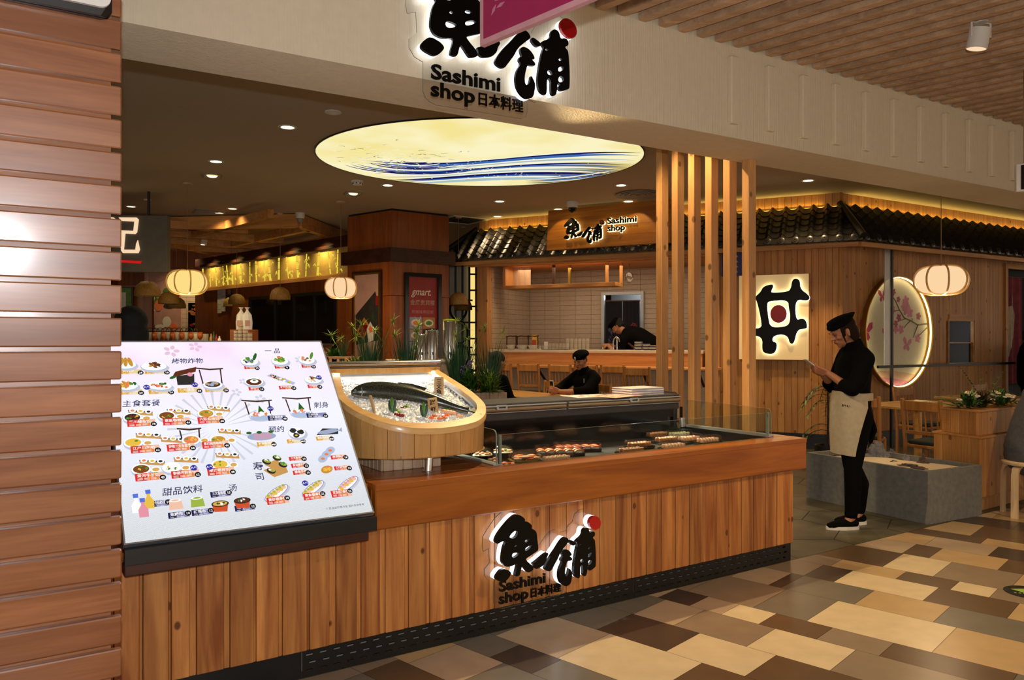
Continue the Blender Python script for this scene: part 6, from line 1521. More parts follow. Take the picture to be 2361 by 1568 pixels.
mb = MB(); mb.tube([(0, 0, .16), (0, 0, .0), (-.02, 0, -.15)], [.01, .05, .055], 'white_paint', 14); mb.build('body', t, 40); mb = MB(); mb.lathe([(0, 0), (.05, 0)], 'lamp_disc', 14, XF((-.0205, 0, -.1515)), cap0=False, cap1=False); mb.build('lamp_face', t)
mb = MB(); p0 = at_y(472, 545, 14.0); mb.tube([(0, 0, .16), (0, 0, CEIL - p0.z)], .006, 'white_paint', 6); mb.build('stem', t)

# ---------------------------------------------------------------- paper lanterns and wicker shades
def lantern(x, y, Y, dia, hgt, mat, lab, power, col):
    c = at_y(x, y, Y); t = thing('paper_lantern', lab, 'lantern', tuple(c), .35, 'paper lanterns'); r = dia / 2; h = hgt / 2
    prof = [(r * .93 * math.cos(a) ** .55 if abs(math.cos(a)) > 1e-6 else 0, h * .93 * math.sin(a)) for a in [-PI / 2 + PI * i / 16 for i in range(17)]]
    prof[0] = (0, prof[0][1]); prof[-1] = (0, prof[-1][1])
    mb = MB(); mb.lathe(prof, mat, 30, cap0=False, cap1=False); mb.build('paper_shade', t, 60)
    for k in range(4):
        a = k * PI / 4 + .2; pts_ = [(r * (abs(math.cos(q)) ** .55) * math.copysign(1, math.cos(q)) * math.cos(a), r * (abs(math.cos(q)) ** .55) * math.copysign(1, math.cos(q)) * math.sin(a), h * math.sin(q)) for q in [2 * PI * i / 36 for i in range(37)]]
        mb = MB(); mb.tube(pts_, .009, 'tub_rim', 6, caps=False); mb.build('bamboo_hoop', t, 50)
    mb = MB(); mb.tube([(0, 0, h), (0, 0, CEIL - c.z - .02)], .0035, 'cord_pale', 6); mb.build('cord', t)
    mb = MB(); mb.lathe([(.06, CEIL - c.z - .001), (.06, CEIL - c.z - .02), (.02, CEIL - c.z - .03), (0, CEIL - c.z - .03)], 'pale_wood', 16, cap1=False); mb.build('canopy', t, 40)
    lamp('lantern_bulb', 'POINT', (c.x, c.y, c.z - h - .12), power, col, .15)
lantern(432, 651, 9.6, .49, .30, 'lantern_yellow', 'yellow glowing paper lantern with bamboo hoops above the menu board', 12, (1, .75, .35))
lantern(786, 664, 10.86, .46, .29, 'lantern_peach', 'peach glowing paper lantern hanging before the square pillar', 12, (1, .72, .42))
lantern(2170, 646, 7.2, .47, .27, 'lantern_peach', 'peach glowing paper lantern hanging before the tiled roof by the round window', 10, (1, .72, .42))
for x, y, Y, d_, lab in ((340, 672, 10.7, .34, 'brown woven dome shade hanging under the grey sign'), (389, 692, 12.6, .32, 'brown woven dome shade half behind the yellow lantern'), (407, 703, 14.0, .32, 'lowest woven dome shade behind the yellow lantern'), (546, 694, 14.2, .30, 'woven dome shade by the notice sheets, nearer of the pair'), (533, 700, 15.2, .30, 'woven dome shade by the notice sheets, farther of the pair'),
                         (646, 682, 11.9, .31, 'woven dome shade hanging alone before the dark serving hatch'), (1057, 694, 12.2, .31, 'woven dome shade beside the black lattice screen, upper of two'), (1068, 707, 13.3, .31, 'woven dome shade beside the black lattice screen, lower of two')):
    c = at_y(x, y, Y); t = thing('wicker_lamp', lab, 'lamp', tuple(c), 0, 'wicker dome lamps'); r = d_ / 2
    mb = MB(); mb.lathe([(.02, r * .85), (r * .45, r * .78), (r * .8, r * .5), (r * .98, r * .05), (r, -r * .38), (r * .95, -r * .38), (r * .9, r * .02), (r * .72, r * .42), (r * .4, r * .68), (.0, r * .74)], 'wicker', 22, cap1=False); mb.build('woven_shade', t, 50)
    mb = MB(); mb.tube([(0, 0, r * .85), (0, 0, CEIL - c.z - .02)], .0035, 'cord_pale', 6); mb.build('cord', t); mb = MB(); mb.lathe([(.05, CEIL - c.z - .001), (.05, CEIL - c.z - .025), (0, CEIL - c.z - .025)], 'pale_wood', 14, cap1=False); mb.build('canopy', t, 40)

# ---------------------------------------------------------------- hanging grey sign with a lit character
t = thing('hanging_sign', 'grey wood-grain sign box with lit outline character and red bar, hung on a black rod', 'sign', tuple(at_y(385, 627, 10.1)), math.radians(3)); z1 = at_y(385, 497, 10.1).z - at_y(385, 627, 10.1).z
mb = MB(); mb.rbox(-1.15, 0, 0, .12, 0, z1, 'grey_board', .004); mb.build('box', t)
mb = MB(); mb.tube([(-.255, .06, z1), (-.255, .06, CEIL - at_y(385, 627, 10.1).z - .001)], .018, 'black_metal', 8); mb.build('hanging_rod', t)
q0 = at_y(385, 627, 10.1); H5 = lambda x, y: ((lambda p: (p.x - q0.x, p.z - q0.z))(at_y(260 + x * .2551, 400 + y * .2551, 10.1)))
mb = MB(); mb.poly([H5(*p) for p in [(68, 402), (225, 402), (243, 420), (228, 535), (212, 550), (125, 546), (112, 692), (215, 692), (222, 640), (236, 605), (253, 690), (240, 722), (105, 722), (90, 700), (82, 540), (95, 518), (198, 522), (207, 438), (90, 432)]], 0, .018, 'sign_cream', X=STAND((0, -.001, 0))); mb.build('lit_character', t)
mb = MB(); mb.poly([H5(*p) for p in [(76, 784), (268, 794), (258, 816), (90, 806)]], 0, .018, 'sign_red', X=STAND((0, -.001, 0))); mb.build('lit_bar', t)
mb = MB(); mb.poly([H5(*p) for p in [(-190, 402), (20, 402), (45, 420), (40, 450), (-190, 440)]], 0, .018, 'sign_cream', X=STAND((0, -.001, 0))); mb.build('lit_character', t)

# ---------------------------------------------------------------- square timber pillar with posters
PC, PL_, PR_ = Vector((-1.76, 11.43)), Vector((-2.54, 12.06)), Vector((-.97, 12.02)); PB = PL_ + PR_ - PC
def prism(mb, pts, z0, z1, mat, grow=0.0):
    c = sum((Vector(p) for p in pts), Vector((0, 0))) / len(pts); q = [Vector(p) + (Vector(p) - c).normalized() * grow for p in pts]
    mb.poly([tuple(p) for p in q], z0, z1, mat)
mb = MB(); Q = [PC, PR_, PB, PL_]; prism(mb, Q, 0, 2.10, 'cherry', 0); prism(mb, Q, 2.106, 2.60, 'cherry', 0); prism(mb, Q, 2.80, CEIL - .03, 'cherry', 0); prism(mb, Q, CEIL - .03, CEIL, 'dark_void', -.02)
struct(mb.build('pillar')); mb = MB(); prism(mb, Q, 2.60, 2.80, 'dark_wood', .10); struct(mb.build('trim_18'))
def facing(P0, P1): d = P1 - P0; return math.atan2(d.y, d.x), d.length
aR, lR = facing(PC, PR_); aL, lL = facing(PL_, PC)
# frames are laid out in the face's own coordinates
f = lambda x, y, P0, an: at_v(x, y, P0, an)
x0, z1 = f(931, 628, PC, aR); x1, z0 = f(1015, 800, PC, aR)
t = thing('poster_lightbox', 'black-framed red poster with white script and dish photos on the pillar', 'poster', (PC.x, PC.y, 0), aR)
mb = MB(); fr4 = lambda a, b, c, d: [(a, c), (b, c), (b, d), (a, d)]
zl = .75; mb.poly(fr4(x0, x1, zl, z1), 0, .05, 'black_gloss', holes=[fr4(x0 + .06, x1 - .06, zl + .06, z1 - .06)], X=STAND((0, -.001, 0))); mb.build('frame', t)
mb = MB(); mb.poly(fr4(x0 + .06, x1 - .06, zl + .06, z1 - .06), 0, .01, 'poster_red', X=STAND((0, -.001, 0))); mb.build('poster_sheet', t)
mb = MB(); cx = (x0 + x1) / 2; Xs = lambda x, z, d=-.0125: STAND((x, d, z))
for a_ in (('gmart.', .155, 'cream_print', Xs(cx - .02, z1 - .33), .0005, .0012, 'CENTER', .85, .35), ('金鹰贵宾楼', .085, 'poster_pink', Xs(cx, z1 - .47), .0005, .0006, 'CENTER'), ('把美味带回家', .055, 'flower_pink', Xs(cx, z1 - .60), .0005, 0, 'CENTER', 1.15)): mb = MB(); mb.text(*a_); mb.build('lettering', t)
mb = MB(); rr = random.Random(8); gx0, gx1, gz1 = x0 + .09, x1 - .09, z1 - .66
for r in range(4):
    for c in range(2):
        a = gx0 + c * (gx1 - gx0) / 2; b = a + (gx1 - gx0) / 2 - .012; d = gz1 - r * .185; e = d - .172
        mb.poly(fr4(a, b, e, d), 0, .002, ['paper_lilac', 'poster_dark', 'grey_paint', 'poster_gold'][(r * 2 + c * 3) % 4], X=STAND((0, -.0115, 0)))
        mb.poly([((a + b) / 2 + (b - a) * .38 * math.cos(q), (d + e) / 2 + .055 * math.sin(q)) for q in [2 * PI * k / 18 for k in range(18)]], 0, .003, 'ceramic', X=STAND((0, -.0117, 0)))
        mb.poly([((a + b) / 2 + (b - a) * .25 * math.cos(q), (d + e) / 2 + .033 * math.sin(q)) for q in [2 * PI * k / 14 for k in range(14)]], 0, .004, ['salmon', 'poster_gold', 'leaf_green', 'roll_fried', 'deep_red'][(r + 2 * c) % 5], X=STAND((0, -.0119, 0)))
mb.build('dish_photos', t)
x0, z1 = f(815, 628, PL_, aL); x1, z0 = f(882, 790, PL_, aL)
t = thing('framed_poster', 'gold-framed pale poster of lacquer boxes on the other pillar face', 'poster', (PL_.x, PL_.y, 0), aL)
mb = MB(); mb.poly(fr4(x0, x1, .72, z1), 0, .03, 'dark_wood', holes=[fr4(x0 + .03, x1 - .03, .75, z1 - .03)], X=STAND((0, -.001, 0))); mb.poly(fr4(x0 + .03, x1 - .03, .75, z1 - .03), 0, .035, 'brass', holes=[fr4(x0 + .055, x1 - .055, .775, z1 - .055)], X=STAND((0, -.001, 0))); mb.build('frame', t)
mb = MB(); mb.poly(fr4(x0 + .055, x1 - .055, .775, z1 - .055), 0, .012, 'poster_pink', X=STAND((0, -.001, 0))); mb.build('poster_sheet', t)
mb = MB(); w = x1 - x0; h = z1 - .75; pp_ = lambda P: [(x0 + w * a, .75 + h * b) for a, b in P]
mb.poly(pp_([(.10, .62), (.78, .82), (.88, .72), (.88, .40), (.12, .36)]), 0, .002, 'poster_dark', X=STAND((0, -.0135, 0))); mb.poly(pp_([(.14, .48), (.40, .60), (.62, .52), (.36, .40)]), 0, .003, 'poster_gold', X=STAND((0, -.0137, 0))); mb.poly(pp_([(.20, .48), (.40, .57), (.55, .52), (.36, .43)]), 0, .004, 'deep_red', X=STAND((0, -.0139, 0)))
mb.poly(pp_([(.50, .50), (.62, .56), (.74, .50), (.72, .40), (.55, .38)]), 0, .005, 'ceramic', X=STAND((0, -.0141, 0))); mb.poly(pp_([(.56, .50), (.63, .53), (.70, .49), (.62, .46)]), 0, .006, 'salmon', X=STAND((0, -.0143, 0))); mb.poly(pp_([(.66, .58), (.72, .68), (.76, .56)]), 0, .005, 'leaf_dark', X=STAND((0, -.0141, 0))); mb.poly(pp_([(.80, .78), (.93, .78), (.93, .70), (.80, .70)]), 0, .004, 'poster_red', X=STAND((0, -.0145, 0)))
mb.poly(pp_([(.15, .22), (.86, .30), (.86, .20), (.15, .12)]), 0, .002, 'flower_pink', X=STAND((0, -.0135, 0))); mb.build('picture', t)
# black lattice screen with warm light behind, right of the pillar
sx = at_y(1054, 620, 14.0); t = thing('lattice_screen', 'tall black openwork screen with warm light strip behind the woven shades', 'screen', (sx.x, sx.y, 0), math.radians(10))
mb = MB(); mb.box(-.42, .33, .10, .12, .0, 2.85, 'art_back'); mb.build('backing', t)
for k in range(6): mb = MB(); mb.box(-.42 + k * .125, -.385 + k * .125, 0, .04, .0, 2.85, 'black_metal'); mb.build('upright', t)
for k, (z, a) in enumerate(((.5, 0), (.9, 0), (1.3, 0), (1.75, .6), (2.15, 0))): mb = MB(); mb.box(-.40, .28, .005, .035, z, z + .03, 'black_metal', XF((0, 0, 0))); mb.build('crosspiece', t)
for k in range(3):
    mb = MB(); c = (.02 + .02 * k, 2.0 - .42 * k); pts_ = [(c[0] + .15 * math.cos(q), 0, c[1] + .19 * math.sin(q)) for q in [2 * PI * i / 20 for i in range(21)]]; mb.tube(pts_, .022, 'black_metal', 6, caps=False); mb.build('ring', t, 40)
mb = MB(); mb.box(.245, .33, .06, .09, .1, 2.8, 'lantern_yellow'); mb.build('light_strip', t)
mb = MB()
for k in range(9): mb.box(.24, .37, .0, .03, .3 + k * .29, .33 + k * .29, 'black_metal'); 
mb.box(.365, .385, 0, .05, .1, 2.85, 'black_metal'); mb.build('grid_edge', t)

# ---------------------------------------------------------------- far side: bamboo light band over a serving hatch
WLo = Vector((-6.15, 15.8)); WLe = Vector((-2.73, 12.5)); aW, lW = facing(WLo, WLe)
zt_, zb_ = 2.93, 2.50
hx0, hz1 = at_v(577, 690, WLo, aW); hx1, _ = at_v(774, 690, WLo, aW); hz0 = 1.0
mb = MB(); holes_ = [fr4(hx0, hx1, 1.0, hz1)]
mb.poly(fr4(-.6, lW + .3, 0, zb_ - .04), -.05, 0, 'cherry', holes=holes_, X=STAND((0, 0, 0))); mb.poly(fr4(-.6, lW + .3, zt_ + .04, 3.12), -.05, 0, 'dark_wood', X=STAND((0, 0, 0)))
struct(mb.build('wall_hatch', None, None, (*WLo, 0), aW))
t = thing('bamboo_light_band', 'long glowing gold light band with cut-out bamboo stems and leaves', 'light band', (*WLo, 0), aW)
mb = MB(); mb.box(-.25, lW + .28, -.06, .0, zb_ - .06, zb_, 'bar_wood'); mb.box(-.25, lW + .28, -.06, .0, zt_, zt_ + .05, 'dark_wood'); mb.build('frame', t)
m = flat('band_gold', 'c4a058', .6, 0)
mb = MB(); mb.poly(fr4(-.24, lW + .27, zb_, zt_), -.01, 0, 'band_gold', X=STAND((0, -.02, 0))); mb.build('panel', t)
emit('bamboo_glow', 'f2d648', .92); mb = MB(); rr = random.Random(12); x = -.15
while x < lW + .2:
    wd = rr.choice([.022, .030, .045, .06]); lean = rr.uniform(-.10, .10); 
    zz = zb_ + .02
    while zz < zt_ - .03:
        h = min(rr.uniform(.10, .20), zt_ - .02 - zz); o1 = lean * (zz - zb_) / .43; o2 = lean * (zz + h - zb_) / .43
        mb.poly([(x + o1 - wd * .55, zz), (x + o1 + wd * .55, zz), (x + o2 + wd * .5, zz + h - .008), (x + o2 - wd * .5, zz + h - .008)], 0, .003, 'bamboo_glow', X=STAND((0, -.021, 0))); zz += h + .004
    for k in range(rr.choice([2, 4, 6])):
        cz = rr.uniform(zb_ + .06, zt_ - .06); cx_ = x + rr.uniform(-.10, .12)
        for q in range(3):
            a = rr.uniform(-2.6, -.5); L_ = rr.uniform(.05, .085); mb.poly([(cx_, cz), (cx_ + L_ * .5 * math.cos(a - .25), cz + L_ * .5 * math.sin(a - .25)), (cx_ + L_ * math.cos(a), cz + L_ * math.sin(a)), (cx_ + L_ * .5 * math.cos(a + .25), cz + L_ * .5 * math.sin(a + .25))], 0, .002, 'bamboo_glow', X=STAND((0, -.0205, 0)))
    x += wd + rr.uniform(.14, .34)
mb.build('bamboo_cutouts', t)
for k in range(5): lamp('band_wash', 'SPOT', fr(WLo, aW, .3 + k * 1.0, -.22, 3.08), 24, (1, .78, .3), .02, fr(WLo, aW, .3 + k * 1.0, -.02, 2.6), 125, 1.0)
# hatch glazing and the dark kitchen behind it
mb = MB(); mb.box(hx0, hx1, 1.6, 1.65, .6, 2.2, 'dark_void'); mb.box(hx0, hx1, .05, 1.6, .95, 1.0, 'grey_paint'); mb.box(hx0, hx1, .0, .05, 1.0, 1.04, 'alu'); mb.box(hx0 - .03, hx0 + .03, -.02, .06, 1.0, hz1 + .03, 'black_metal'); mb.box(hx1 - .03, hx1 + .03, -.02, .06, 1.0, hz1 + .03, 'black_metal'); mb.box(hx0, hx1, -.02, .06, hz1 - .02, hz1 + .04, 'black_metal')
for q in (.32, .55, .78): mb.box(hx0 + (hx1 - hx0) * q - .02, hx0 + (hx1 - hx0) * q + .02, -.02, .04, 1.04, hz1, 'black_metal')
mb.box(hx0, hx1, .01, .016, 1.04, hz1 - .02, 'dark_glass'); mb.box(hx0 - .2, hx1, -.30, -.02, 1.13, 1.17, 'black_metal')
struct(mb.build('window_2', None, None, (*WLo, 0), aW))
for px, py, pw, ph, lab in ((512, 695, .34, .46, 'pale notice sheets taped on the wood wall'), (447, 740, .1, .1, '')):
    if lab:
        a, b = at_v(px, py, WLo, aW); t = thing('notice_sheet', lab, 'notice', (*fr(WLo, aW, a, -.012, b)[:2], b), aW); mb = MB(); mb.box(-pw / 2, 0, -.002, .0, -ph / 2, ph / 2, 'paper_white'); mb.box(.01, pw / 2, -.002, .0, -ph / 2 + .03, ph / 2, 'paper_white'); mb.build('paper', t)
        mb = MB(); [mb.box(-pw * .42 + (k % 2) * pw * .5, -pw * .1 + (k % 2) * pw * .5, -.003, -.002, -ph * .35 + .05 * k, -ph * .33 + .05 * k, 'poster_pink') for k in range(7)]; mb.build('print', t)
a, b = at_v(530, 672, WLo, aW); mb = MB(); mb.box(-.10, .10, -.012, 0, -.13, .13, 'blue_sign'); mb.box(-.06, .06, -.014, -.012, -.06, .04, 'poster_gold'); tag(mb.build('certificate', None, None, fr(WLo, aW, a, -.001, b), aW), 'small blue certificate above the notice sheets', 'notice')
# wall behind with posters, wooden wall at the edge
def far_panel(px, py, Y, w, h, nm, lab, mats, an=0.0, seed=1):
    p = at_y(px, py, Y); t = thing(nm, lab, 'poster', tuple(p), an); mb = MB(); mb.box(-w / 2, w / 2, -.03, 0, -h / 2, h / 2, mats[0]); mb.build('sheet', t); rr = random.Random(seed); mb = MB()
    for k in range(16):
        x, z = rr.uniform(-w * .38, w * .38), rr.uniform(-h * .38, h * .38); r1, r2 = rr.uniform(.05, .16) * w, rr.uniform(.04, .12) * h
        mb.poly([(x + r1 * math.cos(q), z + r2 * math.sin(q)) for q in [2 * PI * i / 12 for i in range(12)]], 0, .002 + .0005 * k, rr.choice(mats[1:]), X=STAND((0, -.03, 0)))
    mb.build('picture', t); return t
mb = MB(); mb.box(-2.2, 3.4, 0, .08, 0, CEIL, 'cherry'); struct(mb.build('wall_poster', None, None, (-8.8, 17.2, 0), math.radians(-6)))
far_panel(377, 712, 16.6, .78, 1.05, 'food_poster', 'large food poster of noodles and red slices on the far wall', ['poster_pink', 'salmon', 'deep_red', 'poster_dark', 'leaf_green', 'rice'], 0, 3)
far_panel(377, 655, 16.64, .78, .62, 'plain_poster', 'plain dusky pink panel above the noodle poster', ['poster_pink', 'poster_pink'], 0, 2)
far_panel(458, 716, 16.5, .42, .32, 'dish_poster', 'black food photo of a green and orange dish, upper of two', ['black_gloss', 'poster_gold', 'salmon', 'leaf_green'], 0, 5)
far_panel(458, 752, 16.5, .42, .34, 'dish_poster', 'black food photo of a pale dish, lower of two', ['black_gloss', 'rice', 'poster_red', 'poster_gold'], 0, 6)
mb = MB(); tile_wall(mb, -.55, .60, 0.2, 2.55, .30, .09); struct(mb.build('wall_tile_strip', None, None, tuple(at_y(457, 700, 16.62))[:2] + (0,), 0))
p = at_y(291, 690, 13.6); t = thing('framed_notice', 'dark-framed green and white notice on the wood wall behind the hair', 'poster', tuple(p), 0); mb = MB(); mb.poly(fr4(-.13, .13, -.22, .22), 0, .03, 'dark_wood', holes=[fr4(-.10, .10, -.19, .19)], X=STAND((0, 0, 0))); mb.build('frame', t); mb = MB(); mb.box(-.10, .10, -.012, 0, -.19, .19, 'leaf_green'); mb.box(-.09, .0, -.014, -.012, -.15, .12, 'paper_white'); mb.build('sheet', t)
mb = MB(); mb.box(-1.6, .42, 0, .08, 0, 2.4, 'cherry'); struct(mb.build('wall_left_back', None, None, (p.x, 13.66, 0), 0))
# long side counter with glasses, cups and bags
t = thing('service_counter', 'long wooden service counter with dark top along the far side', 'counter', (-5.3, 10.2, 0), math.radians(-4)); mb = MB(); mb.box(-1.6, 2.9, -.3, .3, 0, 1.365, 'cherry'); mb.build('body', t); mb = MB(); mb.rbox(-1.63, 2.93, -.33, .33, 1.366, 1.400, 'dark_wood', .005); mb.build('worktop', t)
SCZ = 1.4005
def sc_pt(px, dy=0.0):
    a, _ = at_v(px, 784, fr((-5.3, 10.2), math.radians(-4), 0, dy)[:2], math.radians(-4)); return fr((-5.3, 10.2), math.radians(-4), a, dy, SCZ)
for k in range(12):
    mb = MB(); mb.lathe([(.032, 0), (.032, .004), (.004, .008), (.004, .05), (.030, .075), (.036, .11), (.030, .15), (.028, .15), (.033, .11), (.0, .06)], 'amber_glass' if k % 2 else 'tumbler_glass', 12, cap0=True, cap1=False)  # every other glass is amber, the rest clear
    tag(mb.build('wine_glass', None, 40, sc_pt(346 + k * 10.5, -.12)), 'stemmed glass in the amber and clear row along the service counter', 'glass', 'stemmed glasses on the service counter')
for k in range(7):
    mb = MB(); mb.lathe([(.024, 0), (.030, .13), (.028, .13), (.022, .006), (0, .006)], 'tumbler_glass', 12, cap1=False); tag(mb.build('tumbler', None, 40, sc_pt(440 + k * 6, .05)), 'plain tumbler at the end of the row of stemmed glasses', 'glass', 'tumblers on the service counter')
t = thing('glass_rack', 'black wire rack of small arches behind the stemmed glasses', 'rack', tuple(sc_pt(398, .12)), math.radians(-4))
for k in range(10):
    x = -.30 + k * .065; mb = MB(); mb.tube([(x + .05 * math.cos(a), 0, .16 + .05 * math.sin(a)) for a in [PI * i / 8 for i in range(9)]], .004, 'black_metal', 6); mb.build('arch', t, 40)
mb = MB(); mb.tube([(-.36, 0, .0), (-.36, 0, .16), (.345, 0, .16), (.345, 0, .0)], .005, 'black_metal', 6); mb.build('wire_frame', t)
for k, (px, h) in enumerate(((545, .17), (555, .23), (566, .19), (576, .14))):
    t = thing('cup_stack', ['translucent stack of paper cups under the hanging bags, shortest but one', 'tallest translucent stack of cups under the hanging bags', 'third stack of cups under the hanging bags', 'shortest stack of cups, farthest from the stemmed glasses'][k], 'cups', tuple(sc_pt(px, -.1)), 0, 'cup stacks on the service counter')
    n_ = int(h / .022)
    for q in range(n_): mb = MB(); mb.lathe([(.026, .022 * q), (.034, .022 * q + .030), (.033, .022 * q + .032)], 'pale_wood' if q % 2 else 'ceramic', 12, cap0=False, cap1=False); mb.build('cup', t, 40)
for k, px in enumerate((556, 570)):
    p = sc_pt(px, .1); mb = MB(); mb.lathe([(.0, 0), (.062, 0), (.066, .10), (.055, .19), (.02, .24), (.012, .26), (.035, .29), (.0, .285)], 'paper_white', 9, cap0=False, cap1=False)
    mb.box(-.03, .03, -.066, -.060, .05, .12, 'poster_pink'); o = mb.build('tied_bag', None, 30, (p.x, p.y, p.z + .185), .4 * k); tag(o, 'tied white paper bag ' + ('nearer the glasses' if k == 0 else 'nearer the pillar') + ' on the small wooden stand', 'bag', 'tied paper bags')
p = sc_pt(563, .1); mb = MB(); mb.box(-.16, .16, -.07, .07, 0, .184, 'cherry'); tag(mb.build('wooden_stand', None, None, p, 0), 'small wooden stand carrying two tied paper bags', 'stand')
for k, (px, h, mt) in enumerate(((487, .13, 'poster_gold'), (493, .16, 'leaf_dark'), (499, .12, 'deep_red'), (506, .10, 'ceramic'))):
    mb = MB(); mb.lathe([(.022, 0), (.022, h * .6), (.010, h * .75), (.010, h), (0, h)], mt, 12, cap1=False); tag(mb.build('sauce_bottle', None, 40, sc_pt(px, -.05)), ['gold', 'dark green', 'red', 'white'][k] + ' small sauce bottle on the service counter', 'bottle', 'sauce bottles')
# small wooden rail, and dispensers on a wooden cabinet behind the plants
t = thing('wooden_rail', 'low orange wooden rail with square openings behind the menu board', 'rail', tuple(at_y(757, 838, 8.4))[:2] + (0,), math.radians(10)); zr = at_y(757, 822, 8.4).z
mb = MB(); mb.rbox(0, .36, 0, .03, zr - .025, zr, 'bar_wood', .003); mb.rbox(0, .36, 0, .03, zr - .11, zr - .085, 'bar_wood', .003); mb.box(0, .36, .004, .026, .0, zr - .111, 'bar_wood'); mb.build('rail_frame', t)
for k in range(5): mb = MB(); mb.box(.01 + k * .08, .035 + k * .08, .003, .027, zr - .0849, zr - .0251, 'bar_wood'); mb.build('bar', t)
pc = at_y(1008, 829, 9.2); t = thing('wooden_cabinet', 'slim wooden cabinet carrying steel drink dispensers behind the plants', 'cabinet', (pc.x - .05, pc.y, 0), math.radians(12)); zc = at_y(1010, 829, 9.2).z
mb = MB(); planks(mb, -.52, .18, .05, zc - .03, 'pale_wood', .12, -.2); mb.box(-.52, .18, -.18, .3, .02, zc - .03, 'pale_wood'); mb.build('body', t); mb = MB(); mb.rbox(-.54, .20, -.22, .32, zc - .029, zc, 'stone_top', .004); mb.build('worktop', t)
for k, (px, h, r, top_) in enumerate(((972, .30, .062, 'steel'), (996, .36, .075, 'black_gloss'), (1037, .47, .082, 'leaf_lime'))):
    p = at_y(px, 829, 9.25); t = thing('drink_dispenser', ['short steel drink dispenser half hidden by plants', 'steel drink dispenser with black lid behind the plants', 'tall steel drink dispenser with lime-green lid'][k], 'dispenser', (p.x, p.y, zc + .0005), .2, 'drink dispensers')
    mb = MB(); mb.lathe([(r, 0), (r, h * .94), (r * .96, h * .96), (0, h * .96)], 'steel', 20, cap1=False); mb.build('tank', t, 40); mb = MB(); mb.lathe([(r * .98, h * .962), (r * .98, h), (r * .5, h * 1.02), (0, h * 1.02)], top_, 18, cap1=False); mb.build('lid', t, 40); mb = MB(); mb.tube([(0, -r, .08), (0, -r - .04, .08), (0, -r - .045, .055)], .009, 'black_metal', 6); mb.build('spigot', t)

# ---------------------------------------------------------------- chairs and tables
def make_chair(lab, group, seat=.45, top=.86, w=.42, d=.40):
    t = thing('wooden_chair', lab, 'chair', (0, 0, 0), 0, group)      # back along +Y, sitter faces -Y
    h = w / 2
    for s_ in (-1, 1):
        mb = MB(); mb.tube([(s_ * (h - .018), d / 2 - .02, 0), (s_ * (h - .018), d / 2 - .02, seat), (s_ * (h - .018), d / 2 + .03, top + .02)], .019, 'chair_wood', 8); mb.build('leg', t, 40)
        mb = MB(); mb.tube([(s_ * (h - .02), -d / 2 + .02, 0), (s_ * (h - .02), -d / 2 + .02, seat - .03)], .018, 'chair_wood', 8); mb.build('leg', t, 40)
    mb = MB(); mb.rbox(-h + .01, h - .01, -d / 2, d / 2 - .03, seat - .045, seat - .015, 'chair_wood', .006); mb.build('seat_frame', t)
    mb = MB(); mb.rbox(-h + .025, h - .025, -d / 2 + .015, d / 2 - .045, seat - .0145, seat + .025, 'seat_green', .012); mb.build('seat', t)
    bk = top - seat; yb = lambda z: d / 2 - .02 + .05 * (z - seat) / (top + .02 - seat)
    mb = MB(); mb.rbox(-h + .03, h - .03, yb(top - .05) - .010, yb(top - .05) + .012, top - .09, top, 'chair_wood', .004); mb.build('top_rail', t)
    zl = seat + bk * .30; mb = MB(); mb.rbox(-h + .03, h - .03, yb(zl) - .010, yb(zl) + .010, zl - .035, zl, 'chair_wood', .004); mb.build('lower_rail', t)
    for k in range(6):
        x = -h + .03 + (w - .06) * (k + .5) / 6; mb = MB(); mb.tube([(x, yb(zl), zl - .001), (x, yb(top - .09), top - .089)], .0095, 'chair_wood', 4); mb.build('slat', t)
    mb = MB(); mb.box(-h + .03, h - .03, -d / 2 + .012, -d / 2 + .030, seat * .45, seat * .45 + .03, 'chair_wood'); mb.build('stretcher', t)
    return t
def place_chair(src, p, ang, lab): return dup(src, (p[0], p[1], 0), ang, lab)
bc = None
for k, (px, lab) in enumerate(((1172, 'wooden bar chair at the bar end nearest the grass planter'), (1234, 'wooden bar chair, second from the bar end by the planter'), (1306, 'wooden bar chair in the middle of the bar row'), (1365, 'wooden bar chair right behind the seated worker'), (1425, 'wooden bar chair just past the seated worker'))):
    a = at_v(px, 845, fr(CORNER, WAA, 0, -.62)[:2], WAA)[0]; p = fr(CORNER, WAA, a, -.66)
    if bc is None: bc = make_chair(lab, 'bar chairs', .68, 1.09, .36, .36); bc.location = (p.x, p.y, 0); bc.rotation_euler = (0, 0, WAA + PI); o = bc
    else: o = place_chair(bc, p, WAA + PI, lab)
a = at_v(1487, 865, fr(CORNER, WAA, 0, -1.1)[:2], WAA)[0]; p = fr(CORNER, WAA, a, -1.25); place_chair(bc, p, WAA + PI, 'wooden bar chair standing apart, pulled back beside the timber posts')
TAx = Vector((.59, -.81)); TBx = Vector((-.81, -.59)); TA0 = Vector((-.13, 11.15)); tang = math.atan2(TAx.y, TAx.x)
for k in range(2):
    c = TA0 + TAx * (.475 + .955 * k) + TBx * .36
    t = thing('dining_table', ['golden wooden table, farther of the two joined tables', 'golden wooden table where the worker leans with the phone'][k], 'table', (c.x, c.y, 0), tang, 'joined dining tables')
    mb = MB(); mb.rbox(-.474, .474, -.36, .36, .72, .75, 'table_wood', .005); mb.build('tabletop', t)
    for sx in (-1, 1):
        for sy in (-1, 1): mb = MB(); mb.rbox(sx * .43 - .025, sx * .43 + .025, sy * .31 - .025, sy * .31 + .025, 0, .719, 'table_wood', .004); mb.build('leg', t)
    mb = MB(); mb.box(-.40, .40, -.30, .30, .66, .719, 'table_wood'); mb.build('apron', t)
face_b = math.atan2(TBx.x, -TBx.y)      # rotation whose -Y looks along TBx
